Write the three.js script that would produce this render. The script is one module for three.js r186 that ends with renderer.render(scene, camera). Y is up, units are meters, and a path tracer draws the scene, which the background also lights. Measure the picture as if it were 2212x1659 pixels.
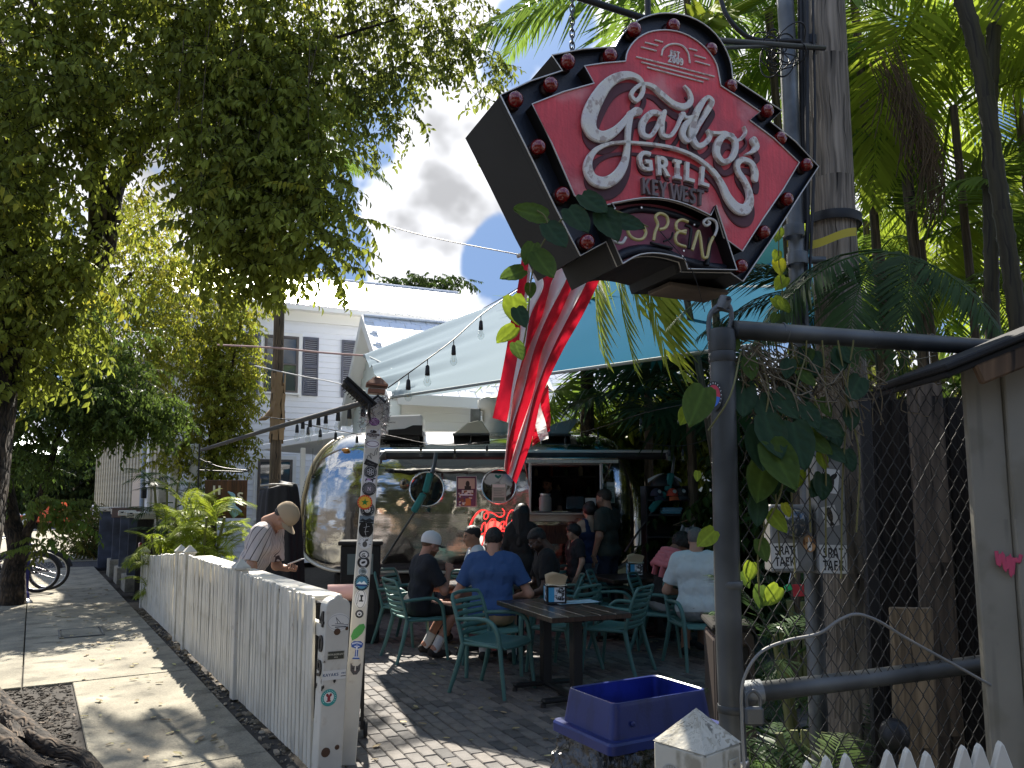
import*as THREE from 'three';
import {FontLoader} from 'three/addons/loaders/FontLoader.js';
import {ImprovedNoise} from 'three/addons/math/ImprovedNoise.js';
// ---------- camera,light,sky ----------
const scene=new THREE.Scene();
const EYE=1.65,PITCH=5.5*Math.PI / 180,FOCAL=1660,CX=1106,CY=925;
const camera=new THREE.PerspectiveCamera(2*Math.atan(829.5 / FOCAL)*180 / Math.PI,2212 / 1659,0.05,2000);
camera.position.set(0,EYE,0);
camera.rotation.x=PITCH;
camera.setViewOffset(2212,1659,0,829.5 - CY,2212,1659);
const renderer=new THREE.WebGLRenderer({antialias: true});
renderer.toneMapping=THREE.LinearToneMapping;
renderer.toneMappingExposure=2.75;
renderer.shadowMap.enabled=true;
const SUN=new THREE.Vector3(-0.16,0.72,-0.66).normalize();
const sun=new THREE.DirectionalLight(new THREE.Color(1,0.93,0.82),5);
sun.name='sun';
sun.position.copy(SUN).multiplyScalar(60);sun.target.position.set(0,0,-6);
sun.position.add(sun.target.position);
sun.castShadow=true;sun.shadow.radius=1;sun.shadow.mapSize.set(4096,4096);
Object.assign(sun.shadow.camera,{left: -25,right: 25,top: 25,bottom: -25,near: 1,far: 140});
scene.add(sun,sun.target);
// ---------- helpers ----------
const PI=Math.PI,V=(x,y,z)=>new THREE.Vector3(x,y,z),lerp=(a,b,t)=>a + (b - a)*t,clamp=(x,a=0,b=1)=>Math.min(b,Math.max(a,x));
const sstep=(a,b,x)=>{const t=clamp((x - a) / (b - a));return t*t*(3 - 2*t);};
function rng(seed) {let s=seed >>> 0;return ()=>{s=(s + 0x6d2b79f5) | 0;let t=Math.imul(s ^ (s >>> 15),1 | s);t=(t + Math.imul(t ^ (t >>> 7),61 | t)) ^ t;return ((t ^ (t >>> 14)) >>> 0) / 4294967296;};}
const IN=new ImprovedNoise(),nz=(x,y,z=0.5)=>IN.noise(x,y,z);
const fbm=(x,y,z,o=4)=>{let s=0,a=0.5;for (let i=0;i<o;i++) {s += a*nz(x,y,z);x *= 2.03;y *= 2.03;z *= 2.03;a *= 0.5;} return s;};
const pc=Math.cos(PITCH),ps=Math.sin(PITCH);
function ray(px,py) {const x=(px - CX) / FOCAL,y=-(py - CY) / FOCAL;return V(x,y*pc + ps,y*ps - pc);}
function W(px, py, D) { const d = ray(px, py); return d.multiplyScalar(-D / d.z).add(V(0, EYE, 0)); }        // the place D metres ahead that shows at a pixel
function G(px, py, y0 = 0) { const d = ray(px, py); return d.multiplyScalar((y0 - EYE) / d.y).add(V(0, EYE, 0)); } // the place at height y0
const onPlane=(px,py,p0,n)=>{const d=ray(px,py),o=V(0,EYE,0);return o.addScaledVector(d,p0.clone().sub(o).dot(n) / d.dot(n));};
const used={};
function numbered(name) {if (!(name in used)) {used[name]=0;return name;} used[name]++;return name + '_' + String(used[name]).padStart(3,'0');}
function tag(o,label,category,group,kind) {if (label) o.userData.label=label;if (category) o.userData.category=category;if (group) o.userData.group=group;if (kind) o.userData.kind=kind;return o;}
function thing(name,label,category,pos=[0,0,0],turn=0,group) {
const o=new THREE.Group();o.name=numbered(name);
if (pos.isVector3) o.position.copy(pos);else o.position.set(...pos);
o.rotation.y=turn;scene.add(o);return tag(o,label,category,group);
}
function mesh(name,geo,mat,parent=scene) {
const m=new THREE.Mesh(geo,mat);m.name=parent === scene?numbered(name):name;m.castShadow=m.receiveShadow=true;parent.add(m);return m;
}
function copyOf(o,label) {const c=o.clone();c.name=numbered(o.name.replace(/_\d{3}$/,''));c.userData={...o.userData};if (label) c.userData.label=label;scene.add(c);return c;}
const MM=(px=0,py=0,pz=0,rx=0,ry=0,rz=0,sx=1,sy=sx,sz=sx)=>new THREE.Matrix4().compose(V(px,py,pz),new THREE.Quaternion().setFromEuler(new THREE.Euler(rx,ry,rz,'YXZ')),V(sx,sy,sz));
// a matrix with given origin and axes
const basis=(o,x,y,z)=>new THREE.Matrix4().makeBasis(x,y,z).setPosition(o);
function along(a, b, hint = V(0, 0, 1)) { // y axis from a to b
const y=b.clone().sub(a).normalize();let x=hint.clone().cross(y);if (x.lengthSq()<1e-6) x=V(1,0,0).cross(y);x.normalize();
return basis(a,x,y,x.clone().cross(y));
}
class MB { // collects geometry, builds one mesh
constructor() {this.p=[];this.n=[];this.t=[];this.c=null;this.i=[];}
add(g,m,col,keepUV) {
const P=g.attributes.position,N=g.attributes.normal,T=g.attributes.uv,C=g.attributes.color,base=this.p.length / 3,v=V(0,0,0),w=V(0,0,0);
const nm=m?new THREE.Matrix3().getNormalMatrix(m):null,flip=m&&m.determinant()<0;
if ((col||C)&&!this.c) {this.c=[];for (let k=0;k<base;k++) this.c.push(1,1,1);}
for (let k=0;k<P.count;k++) {
v.fromBufferAttribute(P,k);w.fromBufferAttribute(N,k);
if (m) {v.applyMatrix4(m);w.applyMatrix3(nm).normalize();}
this.p.push(v.x,v.y,v.z);this.n.push(w.x,w.y,w.z);
if (keepUV&&T) this.t.push(T.getX(k),T.getY(k));
else {const ax=Math.abs(w.x),ay=Math.abs(w.y),az=Math.abs(w.z);if (ay >= ax&&ay >= az) this.t.push(v.x,v.z);else if (ax >= az) this.t.push(v.z,v.y);else this.t.push(v.x,v.y);}
if (this.c) {if (col) this.c.push(...col);else if (C) this.c.push(C.getX(k),C.getY(k),C.getZ(k));else this.c.push(1,1,1);}
}
const I=g.index,n=I?I.count:P.count;
for (let k=0;k<n;k += 3) {const a=base + (I?I.getX(k):k),b=base + (I?I.getX(k + 1):k + 1),c=base + (I?I.getX(k + 2):k + 2);if (flip) this.i.push(a,c,b);else this.i.push(a,b,c);}
return this;
}
box(w,h,d,m,b=0.004,col) {return this.add(cbox(w,h,d,b),m,col);}
tube(pts,r,rs=8,o={}) {return this.add(tubeG(pts,r,rs,o),null,o.col,o.uv !== false);}
geo() {
const g=new THREE.BufferGeometry();
g.setAttribute('position',new THREE.Float32BufferAttribute(this.p,3));g.setAttribute('normal',new THREE.Float32BufferAttribute(this.n,3));g.setAttribute('uv',new THREE.Float32BufferAttribute(this.t,2));
if (this.c) g.setAttribute('color',new THREE.Float32BufferAttribute(this.c,3));
g.setIndex(this.p.length / 3>65535?new THREE.Uint32BufferAttribute(this.i,1):new THREE.Uint16BufferAttribute(this.i,1));return g;
}
build(name,mat,parent) {return mesh(name,this.geo(),mat,parent);}
}
const fromArrays=(p,i,uv)=>{const g=new THREE.BufferGeometry();g.setAttribute('position',new THREE.Float32BufferAttribute(p,3));if (uv) g.setAttribute('uv',new THREE.Float32BufferAttribute(uv,2));g.setIndex(i);g.computeVertexNormals();return g;};
function cbox(w, h, d, b = 0.004) { // chamfered box, flat faces
b=Math.min(b,w / 3,h / 3,d / 3);const p=[],n=[],X=w / 2,Y=h / 2,Z=d / 2,x=X - b,y=Y - b,z=Z - b;
const tri=(a,c,e)=>{const u=V(c[0] - a[0],c[1] - a[1],c[2] - a[2]),v=V(e[0] - a[0],e[1] - a[1],e[2] - a[2]);u.cross(v);if (u.dot(V(a[0] + c[0] + e[0],a[1] + c[1] + e[1],a[2] + c[2] + e[2]))<0) {[c,e]=[e,c];u.negate();} u.normalize();for (const q of [a,c,e]) {p.push(...q);n.push(u.x,u.y,u.z);}};
const quad=(a,c,e,f)=>{tri(a,c,e);tri(a,e,f);};
for (const s of [-1,1]) {
quad([s*X,-y,-z],[s*X,y,-z],[s*X,y,z],[s*X,-y,z]);quad([-x,s*Y,-z],[x,s*Y,-z],[x,s*Y,z],[-x,s*Y,z]);quad([-x,-y,s*Z],[x,-y,s*Z],[x,y,s*Z],[-x,y,s*Z]);
for (const t of [-1,1]) {
quad([s*X,t*y,-z],[s*X,t*y,z],[s*x,t*Y,z],[s*x,t*Y,-z]);quad([s*X,-y,t*z],[s*X,y,t*z],[s*x,y,t*Z],[s*x,-y,t*Z]);quad([-x,s*Y,t*z],[x,s*Y,t*z],[x,s*y,t*Z],[-x,s*y,t*Z]);
for (const r of [-1,1]) tri([s*X,t*y,r*z],[s*x,t*Y,r*z],[s*x,t*y,r*Z]);
}
}
const g=new THREE.BufferGeometry();g.setAttribute('position',new THREE.Float32BufferAttribute(p,3));g.setAttribute('normal',new THREE.Float32BufferAttribute(n,3));return g;
}
const v3=(a)=>(a.isVector3?a:V(...a));
function smooth(pts,n) {return new THREE.CatmullRomCurve3(pts.map(v3),false,'centripetal').getPoints(n);}
function tubeG(pts, r, rs = 8, { closed = false, caps = true, flat = 1, hint, bump } = {}) { // r: number or function(t) or array; flat squashes along the frame's binormal
pts=pts.map(v3);const n=pts.length,p=[],nn=[],uv=[],idx=[];let N=null,len=0;
const R=(i)=>(typeof r === 'function'?r(i / (n - 1)):Array.isArray(r)?r[i]:r);
for (let i=0;i<n;i++) {
const T=closed?pts[(i + 1) % n].clone().sub(pts[(i - 1 + n) % n]):pts[Math.min(i + 1,n - 1)].clone().sub(pts[Math.max(i - 1,0)]);T.normalize();
if (hint) N=hint.clone().sub(T.clone().multiplyScalar(hint.dot(T))).normalize();
else if (!N) {N=Math.abs(T.y)<0.9?V(0,1,0):V(1,0,0);N.sub(T.clone().multiplyScalar(N.dot(T))).normalize();} else {N=N.clone().sub(T.clone().multiplyScalar(N.dot(T))).normalize();}
const Bn=T.clone().cross(N);if (i) len += pts[i].distanceTo(pts[i - 1]);
for (let k=0;k <= rs;k++) {
const a=(k / rs)*2*PI,c=Math.cos(a),s=Math.sin(a),rr=R(i)*(bump?1 + bump(i / (n - 1),a):1);
const q=pts[i].clone().addScaledVector(N,c*rr).addScaledVector(Bn,s*rr*flat);p.push(q.x,q.y,q.z);
const m=N.clone().multiplyScalar(c*flat).addScaledVector(Bn,s).normalize();nn.push(m.x,m.y,m.z);uv.push((k / rs)*2*PI*R(0),len);
if (i<n - 1||closed) if (k<rs) {const A=i*(rs + 1) + k,B=((i + 1) % n)*(rs + 1) + k;idx.push(A,A + 1,B,A + 1,B + 1,B);}
}
}
if (caps&&!closed) for (const e of [0,n - 1]) {
const T=(e?pts[n - 1].clone().sub(pts[n - 2]):pts[0].clone().sub(pts[1])).normalize(),b=p.length / 3;
p.push(...pts[e].toArray());nn.push(...T.toArray());uv.push(0,0);
for (let k=0;k <= rs;k++) {const o=(e*(rs + 1) + k)*3;p.push(p[o],p[o + 1],p[o + 2]);nn.push(...T.toArray());uv.push(p[o],p[o + 2]);}
for (let k=0;k<rs;k++) if (e) idx.push(b,b + 1 + k,b + 2 + k);else idx.push(b,b + 2 + k,b + 1 + k);
}
const g=new THREE.BufferGeometry();g.setAttribute('position',new THREE.Float32BufferAttribute(p,3));g.setAttribute('normal',new THREE.Float32BufferAttribute(nn,3));g.setAttribute('uv',new THREE.Float32BufferAttribute(uv,2));g.setIndex(idx);
if (bump) g.computeVertexNormals();return g;
}
function grid(nu, nv, f, closedU = false) { // f(u, v) -> Vector3
const p=[],uv=[],idx=[];for (let j=0;j <= nv;j++) for (let i=0;i <= nu;i++) {const q=f(i / nu,j / nv);p.push(q.x,q.y,q.z);uv.push(i / nu,j / nv);}
for (let j=0;j<nv;j++) for (let i=0;i<nu;i++) {const a=j*(nu + 1) + i;idx.push(a,a + 1,a + nu + 1,a + 1,a + nu + 2,a + nu + 1);}
return fromArrays(p,idx,uv);
}
const lathe=(pts,n=20)=>new THREE.LatheGeometry(pts.map(([r,y])=>new THREE.Vector2(r,y)),n);
function extrude(pts,depth,{bevel=0.003,holes=[]}={}) {
const s=pts instanceof THREE.Shape?pts:new THREE.Shape(pts.map(([x,y])=>new THREE.Vector2(x,y)));for (const h of holes) s.holes.push(new THREE.Path(h.map(([x,y])=>new THREE.Vector2(x,y))));
return new THREE.ExtrudeGeometry(s,{depth: depth - 2*bevel,bevelEnabled: bevel>0,bevelThickness: bevel,bevelSize: bevel,bevelOffset: -bevel,bevelSegments: 1,curveSegments: 6}).translate(0,0,bevel);
}
// smooth surface of a signed distance field (surface nets)
function sdfMesh(f,lo,hi,h) {
const nx=Math.ceil((hi[0] - lo[0]) / h) + 1,ny=Math.ceil((hi[1] - lo[1]) / h) + 1,nzz=Math.ceil((hi[2] - lo[2]) / h) + 1,F=new Float32Array(nx*ny*nzz);
const K=4,at=(i,j,k)=>i + nx*(j + ny*k);
for (let k0=0;k0<nzz;k0 += K) for (let j0=0;j0<ny;j0 += K) for (let i0=0;i0<nx;i0 += K) {
const c=f(lo[0] + (i0 + 1.5)*h,lo[1] + (j0 + 1.5)*h,lo[2] + (k0 + 1.5)*h),far=Math.abs(c)>K*h*1.5 + 0.03;
for (let k=k0;k<Math.min(k0 + K,nzz);k++) for (let j=j0;j<Math.min(j0 + K,ny);j++) for (let i=i0;i<Math.min(i0 + K,nx);i++) F[at(i,j,k)]=far?c:f(lo[0] + i*h,lo[1] + j*h,lo[2] + k*h);
}
const id=new Int32Array(nx*ny*nzz).fill(-1),p=[],idx=[];
for (let k=0;k<nzz - 1;k++) for (let j=0;j<ny - 1;j++) for (let i=0;i<nx - 1;i++) {
let cnt=0,sx=0,sy=0,sz=0,mask=0;const v=[];
for (let c=0;c<8;c++) {const q=F[at(i + (c & 1),j + ((c >> 1) & 1),k + (c >> 2))];v.push(q);if (q<0) mask |= 1 << c;}
if (mask === 0||mask === 255) continue;
for (let a=0;a<8;a++) for (const b of [1,2,4]) {if (a & b) continue;const q=a | b;if ((v[a]<0) !== (v[q]<0)) {const t=v[a] / (v[a] - v[q]);sx += (a & 1) + (b === 1?t:0);sy += ((a >> 1) & 1) + (b === 2?t:0);sz += (a >> 2) + (b === 4?t:0);cnt++;}}
id[at(i,j,k)]=p.length / 3;p.push(lo[0] + (i + sx / cnt)*h,lo[1] + (j + sy / cnt)*h,lo[2] + (k + sz / cnt)*h);
}
const q4=(a,b,c,d,fl)=>{if (a<0||b<0||c<0||d<0) return;if (fl) idx.push(a,b,c,a,c,d);else idx.push(a,c,b,a,d,c);};
for (let k=1;k<nzz - 1;k++) for (let j=1;j<ny - 1;j++) for (let i=1;i<nx - 1;i++) {
const s=F[at(i,j,k)]<0;
if (s !== F[at(i + 1,j,k)]<0) q4(id[at(i,j - 1,k - 1)],id[at(i,j,k - 1)],id[at(i,j,k)],id[at(i,j - 1,k)],s);
if (s !== F[at(i,j + 1,k)]<0) q4(id[at(i - 1,j,k - 1)],id[at(i - 1,j,k)],id[at(i,j,k)],id[at(i,j,k - 1)],s);
if (s !== F[at(i,j,k + 1)]<0) q4(id[at(i - 1,j - 1,k)],id[at(i,j - 1,k)],id[at(i,j,k)],id[at(i - 1,j,k)],s);
}
const g=fromArrays(p,idx),n=[],e=h*0.6;
for (let i=0;i<p.length;i += 3) {const x=p[i],y=p[i + 1],z=p[i + 2],w=V(f(x + e,y,z) - f(x - e,y,z),f(x,y + e,z) - f(x,y - e,z),f(x,y,z + e) - f(x,y,z - e)).normalize();n.push(w.x,w.y,w.z);}
g.setAttribute('normal',new THREE.Float32BufferAttribute(n,3));return g;
}
const smin=(a,b,k)=>{const h=Math.max(k - Math.abs(a - b),0) / k;return Math.min(a,b) - h*h*k*0.25;};
function cone(a, b, r1, r2) { // distance to a tapered capsule
const ax=a[0],ay=a[1],az=a[2],bx=b[0] - ax,by=b[1] - ay,bz=b[2] - az,l2=bx*bx + by*by + bz*bz + 1e-9;
return (x,y,z)=>{const px=x - ax,py=y - ay,pz=z - az;let t=(px*bx + py*by + pz*bz) / l2;t=t<0?0:t>1?1:t;const dx=px - bx*t,dy=py - by*t,dz=pz - bz*t;return Math.sqrt(dx*dx + dy*dy + dz*dz) - (r1 + (r2 - r1)*t);};
}
const ell=(c,r)=>(x,y,z)=>{const dx=(x - c[0]) / r[0],dy=(y - c[1]) / r[1],dz=(z - c[2]) / r[2],k=Math.sqrt(dx*dx + dy*dy + dz*dz);return (k - 1)*Math.min(r[0],r[1],r[2]);};
// ---------- textures ----------
const hash2=(x,y)=>{let h=Math.imul(x,374761393) ^ Math.imul(y,668265263);h=Math.imul(h ^ (h >>> 13),1274126177);return ((h ^ (h >>> 16)) >>> 0) / 4294967296;};
function pn(x, y, per, seed = 0) { // periodic value noise
const xi=Math.floor(x),yi=Math.floor(y),fx=x - xi,fy=y - yi,u=fx*fx*(3 - 2*fx),v=fy*fy*(3 - 2*fy),m=(a)=>((a % per) + per) % per;
const h=(a,b)=>hash2(m(a) + seed*977,m(b) + seed*131);return lerp(lerp(h(xi,yi),h(xi + 1,yi),u),lerp(h(xi,yi + 1),h(xi + 1,yi + 1),u),v);
}
function pf(u,v,per,o=4,seed=0,sx=1) {let s=0,a=0.5,n=0;for (let i=0;i<o;i++) {s += a*pn(u*per*sx,v*per,per*(sx<1?1:1) ,seed + i);n += a;a *= 0.5;per *= 2;} return s / n;}
function dtex(size,f,srgb=true,metres=1) {
const d=new Uint8Array(size*size*4);for (let j=0;j<size;j++) for (let i=0;i<size;i++) {const c=f((i + 0.5) / size,(j + 0.5) / size),o=(j*size + i)*4;if (c.length) {d[o]=clamp(c[0])*255;d[o + 1]=clamp(c[1])*255;d[o + 2]=clamp(c[2])*255;} else d[o]=d[o + 1]=d[o + 2]=clamp(c)*255;d[o + 3]=255;}
const t=new THREE.DataTexture(d,size,size);t.wrapS=t.wrapT=THREE.RepeatWrapping;t.magFilter=THREE.LinearFilter;t.minFilter=THREE.LinearMipmapLinearFilter;if (srgb) t.colorSpace=THREE.SRGBColorSpace;
t.repeat.set(1 / metres,1 / metres);t.needsUpdate=true;return t;
}
function ctex(w,h,draw) {const c=document.createElement('canvas');c.width=w;c.height=h;const x=c.getContext('2d');draw(x,w,h);const t=new THREE.CanvasTexture(c);t.colorSpace=THREE.SRGBColorSpace;t.anisotropy=4;return t;}
const rep=(t,u,v=u)=>{const c=t.clone();c.repeat.set(u,v);c.needsUpdate=true;return c;};
const mix3=(a,b,t)=>[lerp(a[0],b[0],t),lerp(a[1],b[1],t),lerp(a[2],b[2],t)];
const lin=(r,g,b)=>new THREE.Color().setRGB(r,g,b);
function mat(o) {const {c,...r}=o;const m=new THREE.MeshPhysicalMaterial({roughness: 0.7,side: THREE.DoubleSide,...r});if (c) m.color.setRGB(...c);return m;}
const T={};
T.concrete=dtex(512,(u,v)=>{const a=pf(u,v,4,5,1),b=pn(u*170,v*170,170,7),s=sstep(0.62,0.8,pf(u,v,6,3,21))*0.16,cr=b>0.93?0.16:0;const k=0.80 + (a - 0.5)*0.42 + (b - 0.5)*0.16 - s - cr;return [k,k*0.985,k*0.94];},true,1.3);
T.concreteB=dtex(512,(u,v)=>pf(u,v,24,4,3)*0.6 + pn(u*190,v*190,190,4)*0.4,false,1.3);
T.grain=dtex(512,(u,v)=>{const w=pf(u,v,4,3,5),k=pn((u + (w - 0.5)*0.05)*90,v*3,90,8)*0.45 + pn((u + (w - 0.5)*0.08)*34,v*2,34,9)*0.4 + w*0.35,cr=sstep(0.8,0.97,pn((u + (w - 0.5)*0.1)*40,v*2,40,19));const g=0.30 + k*0.55 - cr*0.4;return [g,g*0.97,g*0.93];},true,0.7);
T.grainB=dtex(512,(u,v)=>{const w=pf(u,v,4,3,5),cr=sstep(0.8,0.97,pn((u + (w - 0.5)*0.1)*40,v*2,40,19));return pn((u + (w - 0.5)*0.05)*90,v*3,90,8)*0.4 + w*0.35 + 0.25 - cr*0.7;},false,0.7);
T.paint=dtex(512,(u,v)=>{const a=pf(u,v,5,5,31),d=sstep(0.58,0.78,pf(u,v,7,5,33)),st=sstep(0.6,0.85,pn(u*40,v*3,40,35))*0.08;let k=0.93 + (a - 0.5)*0.12 - st;return mix3([k,k*0.985,k*0.95],[0.68,0.65,0.57],d*0.3);},true,0.8);
T.paintB=dtex(256,(u,v)=>pf(u,v,8,4,41),false,0.5);
T.grime=dtex(512,(u,v)=>{const a=pf(u,v,4,5,231),d=sstep(0.5,0.72,pf(u,v,8,5,233)),e=sstep(0.71,0.79,pf(u,v,12,4,237)),dr=sstep(0.62,0.9,pn(u*26,v*3,26,239)),k=0.86 + (a - 0.5)*0.2;return mix3(mix3([k,k*0.98,k*0.92],[0.55,0.52,0.44],clamp(d*0.6 + dr*0.35)),[0.26,0.25,0.22],e*0.6);},true,0.35);
T.chip=dtex(512,(u,v)=>{const a=pf(u,v,5,5,51),d=sstep(0.765,0.78,pf(u,v,10,5,53)),r=sstep(0.66,0.8,pf(u,v,10,5,53)),k=0.9 + (a - 0.5)*0.16;return mix3(mix3([k,k*0.985,k*0.95],[0.6,0.5,0.4],r*0.25),[0.14,0.12,0.1],d);},true,0.9);
T.bark=dtex(512,(u,v)=>{const w=pf(u,v,5,4,61),r=Math.abs(pn((u + w*0.12)*22,(v + w*0.1)*7,22,62) - 0.5)*2,k=0.32 + r*0.4 + (w - 0.5)*0.5;return [k,k*0.9,k*0.78];},true,0.6);
T.barkB=dtex(512,(u,v)=>{const w=pf(u,v,5,4,61);return Math.abs(pn((u + w*0.12)*22,(v + w*0.1)*7,22,62) - 0.5)*1.4 + w*0.3;},false,0.6);
T.speck=dtex(512,(u,v)=>{const a=pf(u,v,6,5,71),b=pn(u*140,v*140,140,72),hole=b>0.92?0.3:0,k=0.82 + (a - 0.5)*0.35 + (b - 0.5)*0.12 - hole;return [k,k*0.98,k*0.96];},true,0.4);
T.fine=dtex(256,(u,v)=>pf(u,v,30,3,81),false,0.25);
T.blotch=dtex(512,(u,v)=>{const a=pf(u,v,4,5,91),k=0.75 + (a - 0.5)*0.9;return [k,k,k];},true,1);
T.weave=dtex(256,(u,v)=>0.5 + 0.25*Math.sin(u*2*PI*64) + 0.25*Math.sin(v*2*PI*64),false,0.12);
T.bagB=dtex(512,(u,v)=>{const w=pf(u,v,3,4,101);return Math.abs(pf(u + w*0.2,v,5,4,102) - 0.5)*2;},false,0.35);
const M={
white: mat({c: [0.72,0.72,0.69],map: T.paint,roughness: 0.55,bumpMap: T.paintB,bumpScale: 0.001}),
grime: mat({c: [0.74,0.73,0.69],map: T.grime,roughness: 0.7,bumpMap: T.paintB,bumpScale: 0.001}),
chip: mat({c: [0.78,0.77,0.73],map: T.chip,roughness: 0.6,bumpMap: T.paintB,bumpScale: 0.001}),
concrete: mat({c: [0.44,0.42,0.37],map: T.concrete,roughness: 0.95,bumpMap: T.concreteB,bumpScale: 0.004}),
black: mat({c: [0.012,0.012,0.013],roughness: 0.5}),blackMatte: mat({c: [0.015,0.015,0.016],roughness: 0.85,bumpMap: T.fine,bumpScale: 0.001}),rubber: mat({c: [0.018,0.018,0.018],roughness: 0.8}),
darkMetal: mat({c: [0.05,0.053,0.055],metalness: 0.5,roughness: 0.5,map: T.blotch}),galv: mat({c: [0.30,0.32,0.33],metalness: 0.55,roughness: 0.5,map: T.blotch,bumpMap: T.fine,bumpScale: 0.0006}),steel: mat({c: [0.6,0.6,0.6],metalness: 1,roughness: 0.3}),chrome: mat({c: [0.8,0.8,0.8],metalness: 1,roughness: 0.1}),
pole: mat({c: [0.62,0.57,0.5],map: T.grain,bumpMap: T.grainB,bumpScale: 0.012,roughness: 0.9}),plank: mat({c: [0.3,0.25,0.2],map: T.grain,bumpMap: T.grainB,bumpScale: 0.004,roughness: 0.9}),plankTan: mat({c: [0.5,0.4,0.27],map: T.grain,bumpMap: T.grainB,bumpScale: 0.003,roughness: 0.9}),darkPlank: mat({c: [0.06,0.05,0.042],map: T.grain,bumpMap: T.grainB,bumpScale: 0.004,roughness: 0.9}),
bark: mat({c: [0.17,0.145,0.12],map: T.bark,bumpMap: T.barkB,bumpScale: 0.03,roughness: 0.95}),root: mat({c: [0.26,0.22,0.18],map: T.bark,bumpMap: T.barkB,bumpScale: 0.02,roughness: 0.9}),palmTrunk: mat({c: [0.30,0.24,0.17],map: T.grain,bumpMap: T.grainB,bumpScale: 0.006,roughness: 0.9}),
glass: mat({c: [0.95,0.97,0.97],transmission: 1,roughness: 0.03,thickness: 0}),
};
// ---------- sky: clear air with cumulus ----------
{
const Wd=2048,H=1024,d=new Float32Array(Wd*H*4),dir=V(0,0,0);
const heaps=[[920,430,0.12,1.1],[985,520,0.085,0.8],[860,540,0.08,0.9],[945,300,0.07,0.7],[1075,290,0.09,0.8],[985,150,0.08,0.8],[560,60,0.2,0.8],[790,580,0.03,0.6],[1500,100,0.22,0.8],[1900,300,0.25,0.8],[200,500,0.25,0.8]].map(([x,y,r,a])=>({d: ray(x,y).normalize(),r,a}));
const gaps=[[735,430,0.055],[722,520,0.055],[755,590,0.045],[1065,490,0.05],[1075,570,0.05],[1030,560,0.03],[1010,215,0.045],[1190,60,0.06],[820,330,0.05],[800,250,0.04],[880,180,0.045],[1100,150,0.03]].map(([x,y,r])=>({d: ray(x,y).normalize(),r}));
for (let j=0;j<H;j++) {
const up=((j + 0.5) / H - 0.5)*PI,y=Math.sin(up),cu=Math.cos(up);
for (let i=0;i<Wd;i++) {
const o=(j*Wd + i)*4;d[o + 3]=1;
const a=((i + 0.5) / Wd - 0.5)*2*PI;dir.set(Math.cos(a)*cu,y,Math.sin(a)*cu);
if (y<-0.02) {d[o]=0.08;d[o + 1]=0.077;d[o + 2]=0.068;continue;}
const cs=dir.dot(SUN),glow=Math.pow(Math.max(cs,0),24)*0.5 + Math.pow(Math.max(cs,0),4)*0.12,h=Math.pow(1 - clamp(y),3);
let r=lerp(0.085,0.31,h) + glow,g=lerp(0.225,0.44,h) + glow,b=lerp(0.54,0.66,h) + glow*0.9;
const q=1 / (y + 0.22),cx=dir.x*q*1.5,cz=dir.z*q*1.5;
let base=fbm(cx*1.1 + 3.7,cz*1.1 + 1.3,2.2,3)*1.1 - 0.2;
for (const p of heaps) {const e=dir.distanceTo(p.d) / p.r;if (e<2.2) base += p.a*0.75*Math.exp(-e*e);}
for (const p of gaps) {const e=dir.distanceTo(p.d) / p.r;if (e<2.5) base -= 1.05*Math.exp(-e*e);}
let det=0,am=0.55,f=9;for (let q=0;q<6;q++) {det += am*(0.32 - Math.abs(nz(dir.x*f + 5 + q,dir.y*f*1.25,dir.z*f)));am *= 0.52;f *= 2.1;}
const v0=base + det*1.7,cover=sstep(-0.02,0.3,v0);
if (cover>0) {
const thick=sstep(0.12,0.8,base*0.3 + 0.14 + fbm(dir.x*7 + 2,dir.y*9 + 7,dir.z*7,5)*1.7 - det*0.9 - (dir.y>0?0.08:0)),L=lerp(1.05,0.42,thick) + glow*0.6;
r=lerp(r,L,cover);g=lerp(g,L*1.01,cover);b=lerp(b,L*1.05,cover);
}
d[o]=r*0.44;d[o + 1]=g*0.44;d[o + 2]=b*0.44;
}
}
const t=new THREE.DataTexture(d,Wd,H,THREE.RGBAFormat,THREE.FloatType);t.mapping=THREE.EquirectangularReflectionMapping;t.magFilter=t.minFilter=THREE.LinearFilter;t.needsUpdate=true;
scene.background=t;scene.environment=t;
}
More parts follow.
